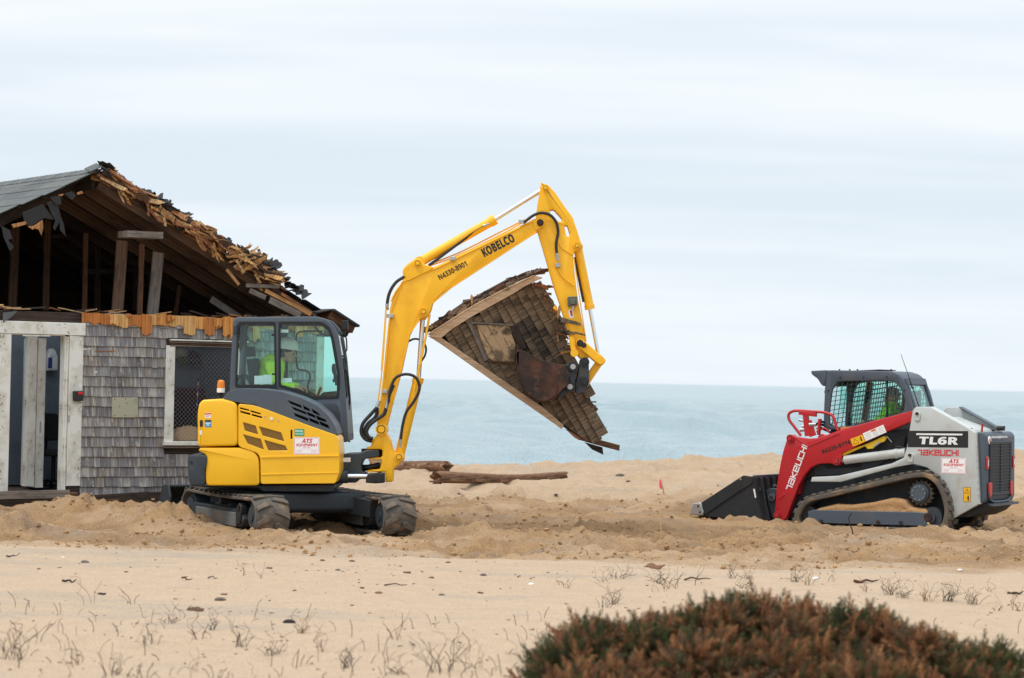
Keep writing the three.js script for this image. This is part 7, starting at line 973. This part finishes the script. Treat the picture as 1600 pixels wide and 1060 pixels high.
{ // low juniper bush in the foreground
  const d0 = 12.9, xs0 = px2x(838, d0), xs1 = px2x(1592, d0), cx = (xs0 + xs1) / 2, o = thing('juniper_bush', 'low juniper bush with rust brown tips in the near foreground', 'bush', [cx, gy(cx, -d0), -d0]);
  const prof = [[838, 1040], [870, 1000], [910, 972], [960, 960], [1020, 958], [1075, 945], [1100, 938], [1160, 932], [1200, 926], [1260, 930], [1310, 934], [1370, 948], [1410, 968], [1450, 985], [1490, 992], [1530, 1012], [1560, 1010], [1592, 1018]];
  const topAt = x => { const px = 800 + x / d0 * LENS; let k = 0; while (k < prof.length - 2 && prof[k + 1][0] < px) k++; const [a, ya] = prof[k], [b, yb] = prof[k + 1], y = mix(ya, yb, clamp((px - a) / (b - a))); return 1.685 - (y - 595 - (px - 800) * .021) / LENS * d0; };
  // leafy spray: a stem set with short scale-leaved twigs
  const spray = (() => { const gs = [cyl([0, 0, 0], [0, .11, 0], .0026, .0012, 3, true)]; for (let k = 0; k < 17; k++) { const y = .004 + k * .0062, a = k * 2.4, L = .052 * (1 - k / 24) * (0.7 + .6 * hash(k, 3)), e = [Math.cos(a) * L * .9, y + L * .6, Math.sin(a) * L * .9]; gs.push(cyl([0, y, 0], e, .0046, .0012, 3, true)); const m = [e[0] * .5, (y + e[1]) / 2, e[2] * .5], b = a + 1.1; gs.push(cyl(m, [m[0] + Math.cos(b) * L * .35, m[1] + L * .3, m[2] + Math.sin(b) * L * .35], .0036, .001, 3, true)); } return join(gs); })();
  const N = 18000, cols = [[.050, .060, .012], [.080, .085, .024], [.034, .040, .010], [.25, .105, .04], [.34, .16, .065], [.18, .075, .03], [.12, .08, .04]];
  const mat = std({ color: 0xffffff, roughness: .9 }), im = new THREE.InstancedMesh(spray, mat, N), Mx = new THREE.Matrix4(), q = new THREE.Quaternion(), up = new V3(0, 1, 0); im.name = 'foliage'; im.userData.kind = 'stuff'; im.castShadow = im.receiveShadow = true;
  const clumps = [], main = 105, dome = (x, zz, k) => { const H = topAt(x), e = Math.sqrt(Math.max(0, 1 - zz * zz)); return H * (.12 + .85 * e) * k * (.66 + .55 * vn(x * 3.1 + 2, zz * 2 + 7)); };
  for (let k = 0; k < main; k++) { const x = mix(xs0 + .16, xs1 - .08, (k + rnd()) / main), zz = rr(-.75, .98); clumps.push([x, dome(x, zz, rr(.74, 1.02)) - .05, zz * .75, rr(.08, .17), fbm(x * 1.3 + 5, zz * 1.6, 2) + rr(-.16, .16), 1]); }
  for (let k = 0; k < 30; k++) { const x = mix(xs0 + .03, xs1 - .03, (k + rnd()) / 30); clumps.push([x, topAt(x) - rr(.02, .13), rr(-.2, .25), rr(.05, .12), fbm(x * 1.7 + 5, 1, 3) + rr(-.2, .2), 1]); }
  for (let k = 0; k < 45; k++) { const x = mix(xs0 + .1, xs1 - .1, rnd()), zz = rr(-.6, .9); clumps.push([x, dome(x, zz, rr(.15, .75)), zz * .6, rr(.10, .16), .3, 0]); }
  clumps.push([px2x(1572, d0), topAt(px2x(1572, d0)) - .03, .1, .09, .2, 1], [px2x(1550, d0), topAt(px2x(1550, d0)) - .03, .1, .08, .2, 1], [px2x(1088, d0), topAt(px2x(1088, d0)) - .02, .2, .06, .2, 1]);
  const c = new THREE.Color();
  for (let i = 0; i < N; i++) {
    const b = clumps[Math.floor(rnd() * clumps.length)], a = rr(0, 6.28), el = Math.asin(rr(-.25, 1)), dir = new V3(Math.cos(a) * Math.cos(el), Math.sin(el), Math.sin(a) * Math.cos(el)), rad = b[3] * Math.sqrt(rr(.1, 1)), p = new V3(b[0] - cx, b[1] - o.position.y, b[2]).addScaledVector(dir, rad); if (p.y < .01) p.y = rr(.01, .12);
    const look = dir.clone().add(new V3(rr(-.6, .6), .25 + rr(-.4, .5), rr(-.6, .6))).normalize(); q.setFromUnitVectors(up, look); const long = b[5] && rnd() < .16, s = rr(.4, .8) * (long ? 1.55 : 1), th = long ? .55 : .85; if (long) { look.y += .5; look.normalize(); q.setFromUnitVectors(up, look); } Mx.compose(p, q, new V3(s * th, s * rr(.9, 1.3), s * th)); im.setMatrixAt(i, Mx);
    const brown = rnd() < (b[4] > .53 ? .84 : .2), w = brown ? cols[3 + Math.floor(rnd() * 4)] : cols[Math.floor(rnd() * 3)], g = rr(.75, 1.3); im.setColorAt(i, c.setRGB(w[0] * g, w[1] * g, w[2] * g));
  }
  o.add(im);
  const br = []; for (const b of clumps) { if (rnd() < .3) br.push(tube([[(b[0] - cx) * .75, -.03, b[2] * .4], [(b[0] - cx) * .9, (b[1] - o.position.y) * .55, b[2] * .8], [b[0] - cx, b[1] - o.position.y, b[2]]], .007, 8, 5)); }
  const bm = mesh('branches', br, woodBrown, o); bm.userData.kind = 'stuff';
  for (const [px, hgt, lean] of [[1200, .14, .01], [1088, .08, -.05], [1290, .12, .0], [1420, .12, .01], [1480, .1, .03], [1560, .07, .1], [1000, .08, .05], [900, .09, -.06], [845, .1, -.12], [1165, .1, -.02], [1330, .1, .03], [1395, .1, -.03]]) { const x = px2x(px, d0) - cx, y = topAt(px2x(px, d0)) - o.position.y - .05; const gs = []; for (let k = 0; k < 9; k++) gs.push(tube([[x, y - .1, .1], [x + lean * .5 + rr(-.02, .02), y + hgt * .4, .1 + rr(-.02, .02)], [x + lean + rr(-.06, .06), y + hgt * rr(.6, 1.25), .1 + rr(-.05, .05)]], .004, 6, 4)); mesh('shoot', gs, std({ color: lin(.22, .095, .04), roughness: .95 }), o).userData.kind = 'stuff'; }
}
renderer.render(scene, camera);
